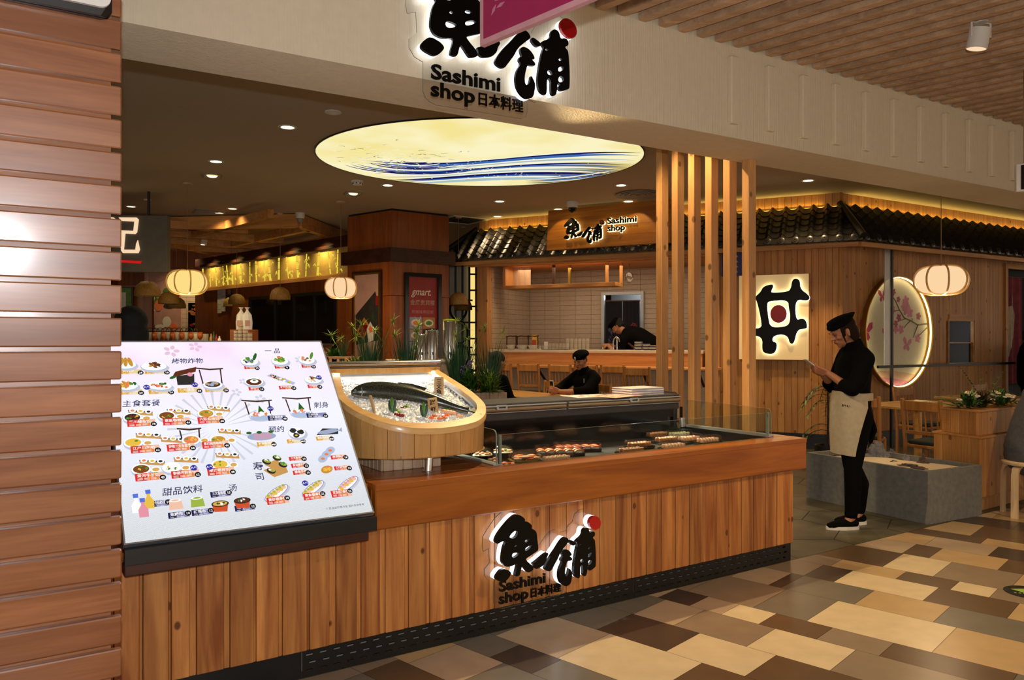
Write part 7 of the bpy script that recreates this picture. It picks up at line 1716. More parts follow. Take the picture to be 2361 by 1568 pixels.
dc = make_chair('wooden dining chair holding the seated worker', 'dining chairs'); CHEF = TA0 + TAx * 1.42 - TBx * .30
dc.location = (CHEF.x - TBx.x * .05, CHEF.y - TBx.y * .05, 0); dc.rotation_euler = (0, 0, face_b)
place_chair(dc, TA0 + TAx * .55 - TBx * .26, face_b, 'wooden dining chair on the far side of the tables behind the phone')
place_chair(dc, (-.44, 11.40), tang - PI / 2, 'wooden dining chair at the table end beside the grass planter')
place_chair(dc, (.06, 7.45), face_b + PI, 'wooden dining chair whose post tip shows over the chilled case')
# tables by the round window
t = thing('dining_table', 'golden wooden table by the round flower window', 'table', (4.42, 8.55, 0), WBA)
mb = MB(); mb.rbox(-.52, .60, -.36, .36, .72, .75, 'table_wood', .005); mb.build('tabletop', t)
for sx in (-.45, .53):
    for sy in (-1, 1): mb = MB(); mb.rbox(sx - .025, sx + .025, sy * .31 - .025, sy * .31 + .025, 0, .719, 'table_wood', .004); mb.build('leg', t)
t = thing('dining_table', 'orange-lit wooden table far behind the flower planter', 'table', (5.85, 9.65, 0), WBA)
mb = MB(); mb.rbox(-.5, .5, -.36, .36, .72, .75, 'table_wood', .005); mb.build('tabletop', t)
for sx in (-.45, .45):
    for sy in (-1, 1): mb = MB(); mb.rbox(sx - .025, sx + .025, sy * .31 - .025, sy * .31 + .025, 0, .719, 'table_wood', .004); mb.build('leg', t)
def chair_by_posts(P0, P1, lab):     # back posts, sitter facing away from the camera
    P0, P1 = Vector(P0), Vector(P1); c = (P0 + P1) / 2; d = (P1 - P0).normalized(); n = Vector((-d.y, d.x))
    ang = math.atan2(n.x, -n.y)          # -Y looks along n
    pos = c + n * .20; return place_chair(dc, pos, ang, lab)
chair_by_posts((3.83, 7.66), (4.04, 7.30), 'wooden chair between the stone trough and the flower planter')
chair_by_posts((3.36, 8.06), (3.70, 7.84), 'wooden chair partly behind the standing woman')
o = place_chair(dc, (4.9, 9.35), WBA, 'wooden chair against the plank wall behind the flower planter')
o = place_chair(dc, (6.35, 10.25), WBA, 'round-lit wooden chair far behind the fern')

# ---------------------------------------------------------------- stone trough with sand and rocks
PF = Vector((3.265, 6.13)); PFl = Vector((2.71, 7.19)); PRr = Vector((3.85, 6.54)); dl = (PFl - PF).normalized(); dr = Vector((-dl.y, dl.x)) * -1
if dr.x < 0: dr = -dr
LF, LR = (PFl - PF).length, .70; pang = math.atan2(dl.y, dl.x)
t = thing('stone_trough', 'grey concrete trough of white sand and rocks beside the standing woman', 'planter', (PF.x, PF.y, 0), 0)
q_ = lambda a, b: tuple(dl * a + dr * b)
mb = MB(); mb.poly([q_(0, 0), q_(0, LR), q_(LF, LR), q_(LF, 0)], 0, .415, 'concrete', holes=[[q_(.04, .04), q_(.04, LR - .04), q_(LF - .04, LR - .04), q_(LF - .04, .04)]]); mb.build('trough', t)
mb = MB(); n_ = 24; vs = []; fs = []
for i in range(n_):
    for j in range(14):
        a, b = .042 + (LF - .084) * i / (n_ - 1), .042 + (LR - .084) * j / 13; x, y = q_(a, b); vs.append((x, y, .375 + .014 * math.sin(a * 7) * math.sin(b * 9 + 1) + .012 * math.sin(PI * i / (n_ - 1)) * math.sin(PI * j / 13)))
for i in range(n_ - 1):
    for j in range(13): fs.append((i * 14 + j, (i + 1) * 14 + j, (i + 1) * 14 + j + 1, i * 14 + j + 1))
mb.add(vs, [f[::-1] for f in fs], 'sand'); o = mb.build('sand_bed', None, 60, (PF.x, PF.y, 0)); tag(o, 'pale raked sand filling the concrete trough', 'sand'); o['kind'] = 'stuff'
def rock(px, py, w, h, mat, lab, seed):
    rr = random.Random(seed); p = at_h(px, py, .385); bm = bmesh.new(); bmesh.ops.create_icosphere(bm, subdivisions=3, radius=1)
    ph = [rr.uniform(0, 6) for _ in range(6)]
    for v in bm.verts:
        c = v.co; k = 1 + .22 * math.sin(5 * c.x + ph[0]) * math.sin(4 * c.y + ph[1]) + .18 * math.sin(9 * c.z + ph[2] + 3 * c.x) + rr.uniform(-.09, .09)
        taper = 1 - .55 * max(c.z, 0); v.co = Vector((c.x * k * w * .5 * taper, c.y * k * w * .36 * taper, max(c.z, -.25) * k * h))
    me = bpy.data.meshes.new('rock'); bm.to_mesh(me); bm.free(); me.materials.append(M[mat]); o = bpy.data.objects.new('rock', me); COL.objects.link(o); o.location = p; tag(o, lab, 'rock', 'rocks in the sand trough')
rock(2021, 1052, .21, .13, 'rock_grey', 'largest jagged grey rock in the sand trough', 1); rock(2035, 1056, .10, .05, 'rock_grey', 'low grey rock at the foot of the largest rock', 2); rock(2057, 1046, .07, .045, 'rock_grey', 'small pale grey rock right behind the largest rock', 3)
rock(2088, 1060, .075, .055, 'rock_grey', 'pointed grey rock between the largest and brown rocks', 4); rock(2128, 1066, .085, .062, 'rock_brown', 'brown rock nearest the flower planter', 5); rock(1988, 1044, .09, .07, 'rock_brown', 'dark brown rock half behind the woman', 6); rock(1917, 1046, .08, .03, 'rock_grey', 'low grey rock at the sand edge in front of the woman', 7)
for k, (px, py, w) in enumerate(((2060, 1066, .13), (2093, 1073, .16), (2118, 1080, .14), (2075, 1062, .09))): rock(px, py, w, .016, 'rock_brown', ['flat dark slate chip below the pointed rock', 'longest flat dark slate chip at the sand edge', 'flat dark slate chip nearest the trough corner', 'flat dark slate chip behind the others'][k], 20 + k)

# ---------------------------------------------------------------- stepped flower planter of pine planks
W0 = Vector((3.935, 6.56)); wl = Vector((-.35, .94)).normalized(); wr = Vector((.82, .57)).normalized()
t = thing('flower_planter', 'stepped pine-plank flower planter behind the stone trough', 'planter', (W0.x, W0.y, 0), 0)
Y4 = lambda a, b, z=0: Vector((wl.x * a + wr.x * b, wl.y * a + wr.y * b, z))
aw, ar = math.atan2(-wl.y, -wl.x), math.atan2(wr.y, wr.x)
def box_planks(z0, z1, ins, L1, L2, capw):
    mb = MB(); m2 = MB(); planks(m2, 0, L1, z0, z1 - .015, 'pine', .085); mb.add(m2.v, m2.f, 'pine', XF(Y4(ins + L1, ins), 0, 0, aw)); m2 = MB(); planks(m2, 0, L2, z0, z1 - .015, 'pine', .085); mb.add(m2.v, m2.f, 'pine', XF(Y4(ins, ins), 0, 0, ar))
    P = [tuple(Y4(ins + .022, ins + .022)[:2]), tuple(Y4(ins + .022, ins + L2)[:2]), tuple(Y4(ins + L1, ins + L2)[:2]), tuple(Y4(ins + L1, ins + .022)[:2])]
    mb.poly(P, z0, z1 - .016, 'pine'); mb.build('plank_box', t)
    mb = MB(); e = -.010; P = [tuple(Y4(ins + e, ins + e)[:2]), tuple(Y4(ins + e, ins + L2 - e)[:2]), tuple(Y4(ins + L1 - e, ins + L2 - e)[:2]), tuple(Y4(ins + L1 - e, ins + e)[:2])]
    mb.poly(P, z1 - .0145, z1, 'pine_x'); mb.build('cap_board', t)
box_planks(.0, .12, .03, .40, 1.3, 0); box_planks(.121, .635, .0, .46, 1.4, 0); box_planks(.6355, .850, .045, .36, 1.28, 0)
FZ_ = .851

# ---------------------------------------------------------------- stool
t = thing('bentwood_stool', 'pale bentwood stool under the person in the grey coat', 'stool', (4.25, 6.44, 0), 0)
mb = MB(); mb.lathe([(.0, .425), (.18, .425), (.185, .432), (.185, .448), (.175, .455), (0, .455)], 'stool_wood', 28, cap0=False, cap1=False); mb.build('seat', t, 40)
for k in range(4):
    a = k * PI / 2 + 2.10; mb = MB(); c, s_ = math.cos(a), math.sin(a); pts_ = [(.08 * c, .08 * s_, .416), (.135 * c, .135 * s_, .414), (.172 * c, .172 * s_, .395), (.186 * c, .186 * s_, .35), (.190 * c, .190 * s_, .2), (.192 * c, .192 * s_, 0)]
    vs = []; fs = []
    for p in pts_:
        for e in ((-.026, -.010), (.026, -.010), (.026, .010), (-.026, .010)): vs.append((p[0] - s_ * e[0] + c * e[1] * (1 if p[2] < .40 else .3), p[1] + c * e[0] + s_ * e[1] * (1 if p[2] < .40 else .3), p[2] + (e[1] * .9 if p[2] > .39 else 0)))
    for i in range(5):
        for e in range(4): fs.append((i * 4 + e, i * 4 + (e + 1) % 4, (i + 1) * 4 + (e + 1) % 4, (i + 1) * 4 + e))
    mb.add(vs, fs + [(3, 2, 1, 0), (20, 21, 22, 23)], 'stool_wood'); mb.build('leg', t, 40)

# ---------------------------------------------------------------- pink banner, exit sign, spot lamp, floor sticker
bo = at_y(1112, 108, 3.12); bd = math.atan2(-.73, .68)
t = thing('pink_banner', 'pink hanging banner with pale leaf print crossing the upper logo', 'sign', tuple(bo), bd)
mb = MB(); mb.box(0, 1.1, -.012, .012, 0, .62, 'pink_border'); mb.build('board', t)
mb = MB(); mb.box(.022, 1.078, -.0135, -.0121, .022, .60, 'pink_banner'); mb.build('face', t)
mb = MB()
def lf(x, z, L_, a, w): mb.poly([(x, z), (x + L_ * .5 * math.cos(a) - w * math.sin(a), z + L_ * .5 * math.sin(a) + w * math.cos(a)), (x + L_ * math.cos(a), z + L_ * math.sin(a)), (x + L_ * .5 * math.cos(a) + w * math.sin(a), z + L_ * .5 * math.sin(a) - w * math.cos(a))], 0, .001, 'pink_print', X=STAND((0, -.0136, 0)))
for x, z, L_, a, w in ((.07, .10, .045, .9, .008), (.09, .15, .05, .3, .012), (.08, .18, .06, 1.9, .012), (.12, .20, .05, .6, .012), (.10, .12, .05, .2, .008), (.19, .16, .09, 1.0, .012), (.23, .22, .06, 1.2, .012), (.21, .17, .05, -.5, .006), (.13, .26, .05, 2.2, .01)): lf(x, z, L_, a, w)
mb.build('leaf_print', t)
mb = MB(); mb.box(.375, .82, -.0165, -.0137, .20, .62, 'blue_sign'); mb.box(.388, .807, -.0180, -.0166, .213, .60, 'paper_white'); mb.text('7', .2, 'pink_banner', STAND((.44, -.0185, .24)), .001, .003); mb.build('number_panel', t)
for x in (.2, .9): mb = MB(); mb.tube([(x, 0, .62), (x, 0, CEIL - bo.z - .002)], .006, 'steel', 6); mb.build('hanger', t)
eo = at_y(2341, 444, 5.6); t = thing('exit_sign', 'black hanging sign box with white frame on a thin rod at the edge', 'sign', tuple(eo), -.45)
mb = MB(); mb.rbox(0, .46, -.03, .03, 0, .20, 'white_paint', .006); mb.build('case', t); mb = MB(); mb.box(.03, .44, -.034, -.0305, .014, .186, 'black_gloss'); mb.build('panel', t)
mb = MB(); mb.tube([(.055, 0, .20), (.055, 0, .22), (.055, 0, CEIL - eo.z - .001)], .007, 'steel', 8); mb.build('rod', t, 40)
mb = MB(); mb.text('出口', .09, 'lamp_disc', STAND((.10, -.0345, .06)), .0005); mb.build('lettering', t)
so = at_h(2262, 52, CEIL - .003); t = thing('spot_lamp', 'white cylinder spot lamp on the slatted timber ceiling', 'light', (so.x, so.y, CEIL), .2)
mb = MB(); mb.lathe([(.055, -.14), (.060, -.135), (.060, -.02), (.0, -.018)], 'white_paint', 24, XF((0, 0, -.02), .16, .10), cap0=False, cap1=False); mb.build('body', t, 40)
mb = MB(); mb.lathe([(0, -.138), (.054, -.138)], 'sign_cream', 20, XF((0, 0, -.02), .16, .10), cap0=False, cap1=False); mb.build('lamp_face', t)
mb = MB(); mb.tube([(-.066, 0, -.09), (-.066, 0, -.005), (-.03, 0, -.003)], .006, 'white_paint', 6); mb.tube([(.066, 0, -.09), (.066, 0, -.005), (.03, 0, -.003)], .006, 'white_paint', 6); mb.lathe([(.04, -.006), (.04, -.001)], 'white_paint', 14); mb.build('yoke', t, 40)
st = at_h(2372, 1366, .0012); t = thing('floor_sticker', 'round black floor sticker with green arrow at the walkway edge', 'sticker', tuple(st), TA)
mb = MB(); mb.lathe([(0, .0), (.125, .0), (.125, .001), (0, .001)], 'sticker_black', 40, cap0=False, cap1=False); mb.build('disc', t)
mb = MB(); mb.poly([(-.09, .0), (-.01, .075), (-.01, .035), (.09, .035), (.09, -.01), (.04, -.01), (.0, .0), (-.02, -.03)], .0012, .0016, 'sticker_green'); [mb.box(-.06 + .02 * k, -.048 + .02 * k, -.07 + .012 * (k % 3), -.058 + .012 * (k % 3), .0012, .0016, 'sticker_green') for k in range(6)]; mb.build('arrow', t)

# ---------------------------------------------------------------- plants
def blade(mb, p, d, L, w, mat, bend=.2):
    p = Vector(p); d = Vector(d).normalized(); h = Vector((d.x, d.y, 0)); h = h.normalized() if h.length > 1e-4 else Vector((1, 0, 0)); s = Vector((-h.y, h.x, 0)); vs = []; n_ = 4
    for i in range(n_ + 1):
        t_ = i / n_; c = p + d * L * t_ + h * bend * L * t_ * t_ * .6 - Vector((0, 0, bend * L * t_ * t_ * .35)); ww = w * (1 - t_ ** 1.6) + .0006
        vs += [c - s * ww, c + s * ww]
    mb.add(vs, [(2 * i, 2 * i + 1, 2 * i + 3, 2 * i + 2) for i in range(n_)], mat)
def grass_plant(px, pz, Y, H_, n_, lab, seed, heads=3, base=.09, zbase=None, spread=.30):
    c = at_y(px, 784, Y); rr = random.Random(seed); t = thing('ornamental_grass', lab, 'plant', (c.x, c.y, zbase), 0, 'tall grasses in the planter')
    mb = MB()
    for k in range(n_):
        a = rr.uniform(0, 6.28); r = base * math.sqrt(rr.random()); ln = rr.uniform(.0, spread); blade(mb, (r * math.cos(a), r * math.sin(a), 0), (math.cos(a) * ln, math.sin(a) * ln, 1), H_ * rr.uniform(.55, 1.0), rr.uniform(.003, .007), 'grass_blade', rr.uniform(0, .25))
    mb.build('blades', t)
    for k in range(heads):
        a = rr.uniform(0, 6.28); ln = rr.uniform(.1, .45); top = Vector((math.cos(a) * ln * H_, math.sin(a) * ln * H_ * .5, H_ * rr.uniform(.75, 1.12))); st_ = MB(); st_.tube([(0, 0, 0), tuple(top * .5 + Vector((0, 0, .03))), tuple(top)], .0035, 'leaf_green', 5); so_ = st_.build('stalk', t, 40)
        hd = MB()
        for q in range(26):
            d = Vector((rr.gauss(0, 1), rr.gauss(0, 1), rr.gauss(.35, .7))).normalized(); blade(hd, top, d, rr.uniform(.06, .13), .004, 'leaf_lime' if q % 3 else 'leaf_green', .35)
        hd.build('leaf_head', so_)
    return t
def bushy(px, py, Y, r, lab, seed, mats=('leaf_dark', 'leaf_green'), n_=260, nm='leafy_plant', L=.09, w=.012, zb=None, group=None, flowers=None, nf=0):
    c = at_y(px, py, Y); rr = random.Random(seed); z0 = c.z if zb is None else zb; t = thing(nm, lab, 'plant', (c.x, c.y, z0), 0, group); ms = {m_: MB() for m_ in mats}
    for k in range(n_):
        a, el_ = rr.uniform(0, 6.28), rr.uniform(.05, 1.45); d = Vector((math.cos(a) * math.cos(el_), math.sin(a) * math.cos(el_), math.sin(el_))); p = Vector((d.x * r[0], d.y * r[0], d.z * r[1])) * rr.uniform(.15, .95)
        blade(ms[rr.choice(mats)], p, d + Vector((rr.gauss(0, .4), rr.gauss(0, .4), rr.gauss(.2, .3))), L * rr.uniform(.6, 1.2), w, rr.choice(mats) if False else next(iter([m_ for m_ in mats if ms[m_] is ms[m_]])), rr.uniform(.1, .5))
    for m_ in mats:
        if ms[m_].v:
            ms[m_].mats = [m_]; ms[m_].build('foliage', t)
    for k in range(nf):
        a, el_ = rr.uniform(0, 6.28), rr.uniform(.5, 1.5); d = Vector((math.cos(a) * math.cos(el_), math.sin(a) * math.cos(el_), math.sin(el_))); p = Vector((d.x * r[0], d.y * r[0], d.z * r[1])) * rr.uniform(.85, 1.1)
        fm = MB(); flowers(fm, p, rr); fm.build('flower', t)
    return t
def daisy(fm, p, rr, pet='flower_white'):
    for k in range(9):
        a = k * .698; q = p + Vector((math.cos(a), math.sin(a) * .8, .25 * math.sin(a))) * .017; fm.sph(q, (.010, .010, .005), pet, 6, 4)
    fm.sph(p + Vector((0, -.002, .004)), .008, 'flower_yellow', 6, 4)
def spike(fm, p, rr):
    for k in range(14): fm.sph(p + Vector((rr.gauss(0, .014), rr.gauss(0, .014), k * .008)), .009, 'flower_purple', 6, 4)
def tiny(fm, p, rr):
    for k in range(6): fm.sph(p + Vector((rr.gauss(0, .015), rr.gauss(0, .012), rr.gauss(0, .01))), .008, 'flower_pink', 6, 4)
# planter row behind the tub
zt1 = at_y(1110, 906, 8.3).z
t = thing('plank_planter', 'plank planter box of grasses beside the dining table', 'planter', tuple(at_y(1040, 906, 8.3))[:2] + (0,), math.radians(8))
mb = MB(); planks(mb, -.15, .60, .05, zt1, 'pale_wood', .09); mb.box(-.15, .60, .021, .46, .02, zt1 - .03, 'pale_wood'); mb.build('plank_box', t); mb = MB(); mb.poly([(-.15, .0215), (.60, .0215), (.60, .46), (-.15, .46)], zt1 - .029, zt1 - .005, 'moss'); mb.build('moss', t)
mb = MB(); mb.box(-.90, -.19, .05, .46, 0, zt1 + .12, 'pale_wood'); mb.box(-.88, -.20, .07, .44, zt1 + .121, zt1 + .13, 'moss'); tag(mb.build('plank_planter', None, None, tuple(at_y(1040, 906, 8.3))[:2] + (0,), math.radians(8)), 'second plank planter box hidden behind the tub rail', 'planter')
grass_plant(1128, 0, 8.62, .62, 120, 'tall grass tuft with one long flowering stalk by the tables', 1, 1, .10, zt1 - .006)
grass_plant(1058, 0, 8.55, .72, 130, 'tall grass tuft in the middle of the planter row', 2, 5, .10, zt1 - .006)
grass_plant(938, 0, 8.35, .58, 110, 'tall grass tuft in front of the red poster', 3, 5, .10, zt1 + .131)
grass_plant(852, 0, 8.30, .62, 120, 'tall grass tuft with lime heads before the framed poster', 4, 5, .10, zt1 + .131)
bushy(1128, 900, 8.45, (.13, .22), 'bright fine-leaved bush at the planter corner beside the tables', 7, ('leaf_green', 'leaf_dark', 'leaf_lime'), 420, 'feathery_bush', .11, .006, zt1 - .004)
bushy(1085, 900, 8.40, (.14, .26), 'dark bush with purple flower spikes in the planter row', 8, ('leaf_dark', 'leaf_green'), 420, 'flowering_bush', .09, .009, zt1 - .004, None, spike, 4)
bushy(1010, 880, 8.45, (.14, .20), 'dark bush behind the tub rail between the grasses', 9, ('leaf_dark', 'leaf_green'), 260, 'leafy_bush', .09, .010, zt1 - .004 )
bushy(903, 880, 8.25, (.12, .16), 'low bush with small pink flowers behind the tub rail', 10, ('leaf_dark', 'leaf_green'), 220, 'flowering_bush', .08, .010, zt1 + .131, None, tiny, 4)
bushy(815, 880, 8.30, (.13, .24), 'leafy bush at the end of the planter beside the wooden rail', 11, ('leaf_dark', 'leaf_green', 'leaf_lime'), 300, 'leafy_bush', .10, .012, zt1 + .131)
bushy(770, 822, 8.9, (.12, .10), 'low dark green plant behind the small wooden rail', 12, ('leaf_dark', 'leaf_green'), 160, 'leafy_plant', .08, .014, at_y(770, 826, 8.9).z - .02)
tl_ = grass_plant(790, 0, 8.7, .30, 30, 'lime spiky plant above the small wooden rail', 13, 2, .03, at_y(770, 826, 8.9).z - .02)
# flowers and ferns in the pine planter
def fern(c, lab, seed, n_=7, L=.34, lean=None):
    rr = random.Random(seed); t = thing('fern', lab, 'plant', tuple(c), 0, 'ferns in the flower planter')
    for k in range(n_):
        a = rr.uniform(0, 6.28) if lean is None else lean[k][0]; el_ = rr.uniform(.5, 1.1) if lean is None else lean[k][1]; LL = L * (rr.uniform(.8, 1.1) if lean is None else lean[k][2]); mb = MB(); P = []
        for i in range(15):
            s_ = i / 14; P.append(Vector((math.cos(a) * math.cos(el_) * LL * s_, math.sin(a) * math.cos(el_) * LL * s_, math.sin(el_) * LL * (s_ - .55 * s_ * s_ * (1.5 - el_)))))
        mb.tube(P, [.003 - .0002 * i for i in range(15)], 'leaf_green', 5)
        for i in range(2, 15):
            d = (P[i] - P[i - 1]).normalized(); sd2 = Vector((-d.y, d.x, 0)).normalized() if abs(d.z) < .99 else Vector((1, 0, 0))
            for s_ in (-1, 1): blade(mb, P[i], sd2 * s_ + d * .4, .055 * math.sin(PI * (i / 15) ** .8) + .012, .006, 'leaf_dark' if (i + k) % 3 else 'leaf_green', .2)
        mb.build('frond', t)
pw = lambda a, b, z=FZ_: Vector((W0.x, W0.y, 0)) + Y4(a, b, z)
fern(pw(.28, .16), 'dark fern spreading over the near corner of the flower planter', 31, 6, .36, [(2.9, .35, 1.0), (3.3, .30, .9), (2.4, .6, .9), (3.9, .4, .7), (1.8, .8, .7), (3.0, .7, .8)])
fern(pw(.22, .50), 'tall arching fern in the middle of the flower planter', 32, 5, .44, [(2.7, 1.15, 1.1), (.2, 1.1, 1.0), (1.4, 1.2, .9), (3.6, .9, .6), (5.2, .8, .7)])
fern(pw(.18, .95), 'fern behind the yellow flowers by the grey coat', 33, 5, .32)
bushy(0, 0, 1, (.11, .13), 'white and lilac daisies at the near end of the flower planter', 41, ('leaf_dark', 'leaf_green'), 200, 'daisy_plant', .07, .010, FZ_, None, daisy, 11).location = pw(.20, .17)
bushy(0, 0, 1, (.10, .10), 'dark purple-leaved plant between daisies and yellow flowers', 42, ('hair_red', 'leaf_dark'), 160, 'dark_leaf_plant', .08, .010, FZ_).location = pw(.20, .40)
bushy(0, 0, 1, (.14, .13), 'white flowers with yellow hearts beside the grey coat', 43, ('leaf_dark', 'leaf_green'), 240, 'daisy_plant', .07, .010, FZ_, None, daisy, 13).location = pw(.16, .68)
# palm-like plant behind the standing woman
t = thing('conifer_branch_plant', 'drooping green fir-like plant behind the standing woman', 'plant', (3.58, 8.86, 0)); rr = random.Random(77)
mb = MB(); mb.lathe([(.10, 0), (.13, .02), (.14, .26), (.125, .26), (.12, .22), (0, .22)], 'black_paint', 18, cap1=False); mb.build('pot', t, 40); mb = MB(); mb.tube([(0, 0, .2), (.01, 0, .6), (0, 0, 1.05)], [.015, .012, .006], 'twig_wood', 6); mb.build('stem', t, 40)
for k in range(22):
    a = rr.uniform(0, 6.28); z = rr.uniform(.35, 1.02); L_ = .42 * (1.15 - z * .6); mb = MB(); P = [Vector((math.cos(a) * L_ * s_, math.sin(a) * L_ * s_, z + .12 * s_ - .28 * s_ * s_)) for s_ in [i / 7 for i in range(8)]]; mb.tube(P, .003, 'twig_wood', 4)
    for i in range(1, 8):
        d = (P[i] - P[i - 1]).normalized(); sd2 = Vector((-d.y, d.x, 0)).normalized()
        for s_ in (-1, 1):
            for e in (0, .5): blade(mb, P[i] - d * .03 * e, sd2 * s_ + d * .9, .075, .006, 'leaf_green' if i % 2 else 'leaf_dark', .2)
    mb.build('branch', t)

# ---------------------------------------------------------------- people
def chain(mb, pts, seg=12):
    # tapered limb with rounded joints; pts = [((s, f, z), r) or ((s, f, z), (r_side, r_front))]
    P = [Vector((p[0], -p[1], p[2])) for p, _ in pts]; R = [r if isinstance(r, tuple) else (r, r) for _, r in pts]
    for p, r in zip(P, R): mb.sph(p, (r[0], r[1], min(r)), 'skin', 14, 10)
    for i in range(len(P) - 1):
        a, b = P[i], P[i + 1]; d = b - a
        if d.length < 1e-5: continue
        t = d.normalized(); x = Vector((1, 0, 0)); x = (x - t * x.dot(t))
        if x.length < .2: x = Vector((0, 1, 0)) - t * t.y
        x.normalize(); y = t.cross(x); vs = []; fs = []
        for p, r in ((a, R[i]), (b, R[i + 1])):
            for k in range(seg):
                an = 2 * PI * k / seg; vs.append(p + x * math.cos(an) * r[0] + y * math.sin(an) * r[1])
        for k in range(seg): fs.append((k, (k + 1) % seg, seg + (k + 1) % seg, seg + k))
        fs.append(tuple(range(seg - 1, -1, -1))); fs.append(tuple(range(seg, 2 * seg))); mb.add(vs, fs, 'skin')
def fuse(mb, name, mat, parent, voxel=.008, it=4, label=None):
    me = bpy.data.meshes.new(name); me.from_pydata(mb.v, [], mb.f); me.update(); o = bpy.data.objects.new(name, me); COL.objects.link(o)
    m_ = o.modifiers.new('r', 'REMESH'); m_.mode = 'VOXEL'; m_.voxel_size = voxel
    s_ = o.modifiers.new('s', 'SMOOTH'); s_.factor = .5; s_.iterations = it
    dg = bpy.context.evaluated_depsgraph_get(); dg.update(); m2 = bpy.data.meshes.new_from_object(o.evaluated_get(dg)); bpy.data.objects.remove(o); bpy.data.meshes.remove(me)
    m2.materials.clear(); m2.materials.append(M[mat]); m2.polygons.foreach_set('use_smooth', [True] * len(m2.polygons)); m2.name = name
    o = bpy.data.objects.new(name, m2); COL.objects.link(o); o.parent = parent
    if label: o['label'] = label
    return o
def head_frame(c, pitch, yaw=0.0, roll=0.0):      # head at c (s, f, z); pitch > 0 bows the face down; yaw > 0 turns to the person's left
    return Matrix.Translation((c[0], -c[1], c[2])) @ Matrix.Rotation(yaw, 4, 'Z') @ Matrix.Rotation(pitch, 4, 'X') @ Matrix.Rotation(roll, 4, 'Y')
def add_head(mb, H, k=1.0):
    def e(c, r, s=14, q=10): mb.sph((0, 0, 0), 1.0, 'skin', s, q, H @ Matrix.Translation(Vector(c) * k) @ Matrix.Diagonal((r[0] * k, r[1] * k, r[2] * k, 1)))
    e((0, .012, .035), (.074, .092, .085)); e((0, -.020, -.014), (.069, .066, .086)); e((0, -.040, -.060), (.050, .046, .048)); e((0, -.062, -.090), (.024, .022, .018))     # cranium, face, jaw, chin
    e((0, -.078, .022), (.050, .016, .014)); e((0, -.094, -.004), (.009, .014, .022)); e((0, -.104, -.022), (.012, .015, .011)); e((-.012, -.092, -.026), (.009, .010, .008)); e((.012, -.092, -.026), (.009, .010, .008))
    e((0, -.084, -.050), (.024, .012, .007)); e((0, -.082, -.061), (.020, .012, .007)); e((-.042, -.062, -.020), (.022, .024, .020)); e((.042, -.062, -.020), (.022, .024, .020))
    for s_ in (-1, 1): e((s_ * .075, .006, -.006), (.010, .018, .032)); e((s_ * .078, .002, -.030), (.007, .009, .012))
def face(parent, H, k=1.0, closed=True):
    for s_ in (-1, 1):
        mb = MB(); X = H @ Matrix.Translation(Vector((s_ * .030, -.0815, .004)) * k)
        if not closed: mb.sph((0, 0, 0), (.013 * k, .007 * k, .006 * k), 'eye_white', 10, 6, X)
        mb.sph((0, -.003 * k, -.001 * k), (.012 * k if closed else .006 * k, .005 * k, .0028 * k if closed else .0055 * k), 'eye_dark', 10, 6, X); mb.build('eye', parent, 60)
        mb = MB(); mb.tube([X @ Vector((-.018 * k, -.008 * k, .018 * k)), X @ Vector((0, -.012 * k, .022 * k)), X @ Vector((.018 * k, -.006 * k, .019 * k))], [.0015 * k, .0032 * k, .0015 * k], 'hair_black', 6); mb.build('eyebrow', parent, 60)
    mb = MB(); mb.sph((0, 0, 0), (.021 * k, .0085 * k, .0055 * k), 'lip', 12, 6, H @ Matrix.Translation(Vector((0, -.0895, -.0535)) * k)); mb.sph((0, 0, 0), (.018 * k, .0080 * k, .0050 * k), 'lip', 12, 6, H @ Matrix.Translation(Vector((0, -.0865, -.0615)) * k)); mb.build('lips', parent, 60)
def add_hand(mb, wrist, d, n, side, curl=.5, spread=.018, thumb_in=.35, k=1.0, curls=None):
    # wrist, finger direction d, palm normal n (fingers curl towards n), thumb on the side `side` * (d x n); given in (s, f, z)
    cv_ = lambda v: Vector((v[0], -v[1], v[2])); w, d, n = cv_(wrist), cv_(d).normalized(), cv_(n).normalized(); n = (n - d * n.dot(d)).normalized(); s = d.cross(n) * side
    un = lambda v: (v.x, -v.y, v.z)
    for i in range(4):
        off = (.030 - .020 * i) * k; chain(mb, [(un(w + s * off * .55), .013 * k), (un(w + d * .045 * k + s * off * .9), .013 * k), (un(w + d * (.086 - .004 * abs(i - 1)) * k + s * off), .0112 * k)], 8)
        base = w + d * (.086 - .004 * abs(i - 1)) * k + s * off; L_ = (.070, .078, .073, .058)[i] * k; p = base; an = 0.0; pts = [(un(p), .0098 * k)]; dd = (d + s * spread * (1.5 - i) * 2).normalized(); c_ = (curls[i] if curls else curl)
        for q, fr_q in enumerate((.44, .31, .25)):
            an += c_ * (1.0, 1.15, .8)[q]; p = p + (dd * math.cos(an) + n * math.sin(an)) * L_ * fr_q; pts.append((un(p), (.0088, .0080, .0070)[q] * k))
        chain(mb, pts, 8)
    b = w + d * .022 * k + s * .026 * k; td = (d * .62 + s * .75 + n * thumb_in).normalized(); t2 = (d * .9 + s * .25 + n * (thumb_in + .25)).normalized()
    chain(mb, [(un(b), .0145 * k), (un(b + td * .036 * k), .0115 * k), (un(b + td * .036 * k + t2 * .030 * k), .0098 * k), (un(b + td * .036 * k + t2 * .055 * k), .0080 * k)], 8)
def person(lab, loc, rz): return thing('person', lab, 'person', loc, rz)
def Lm(v): return Vector((v[0], -v[1], v[2]))

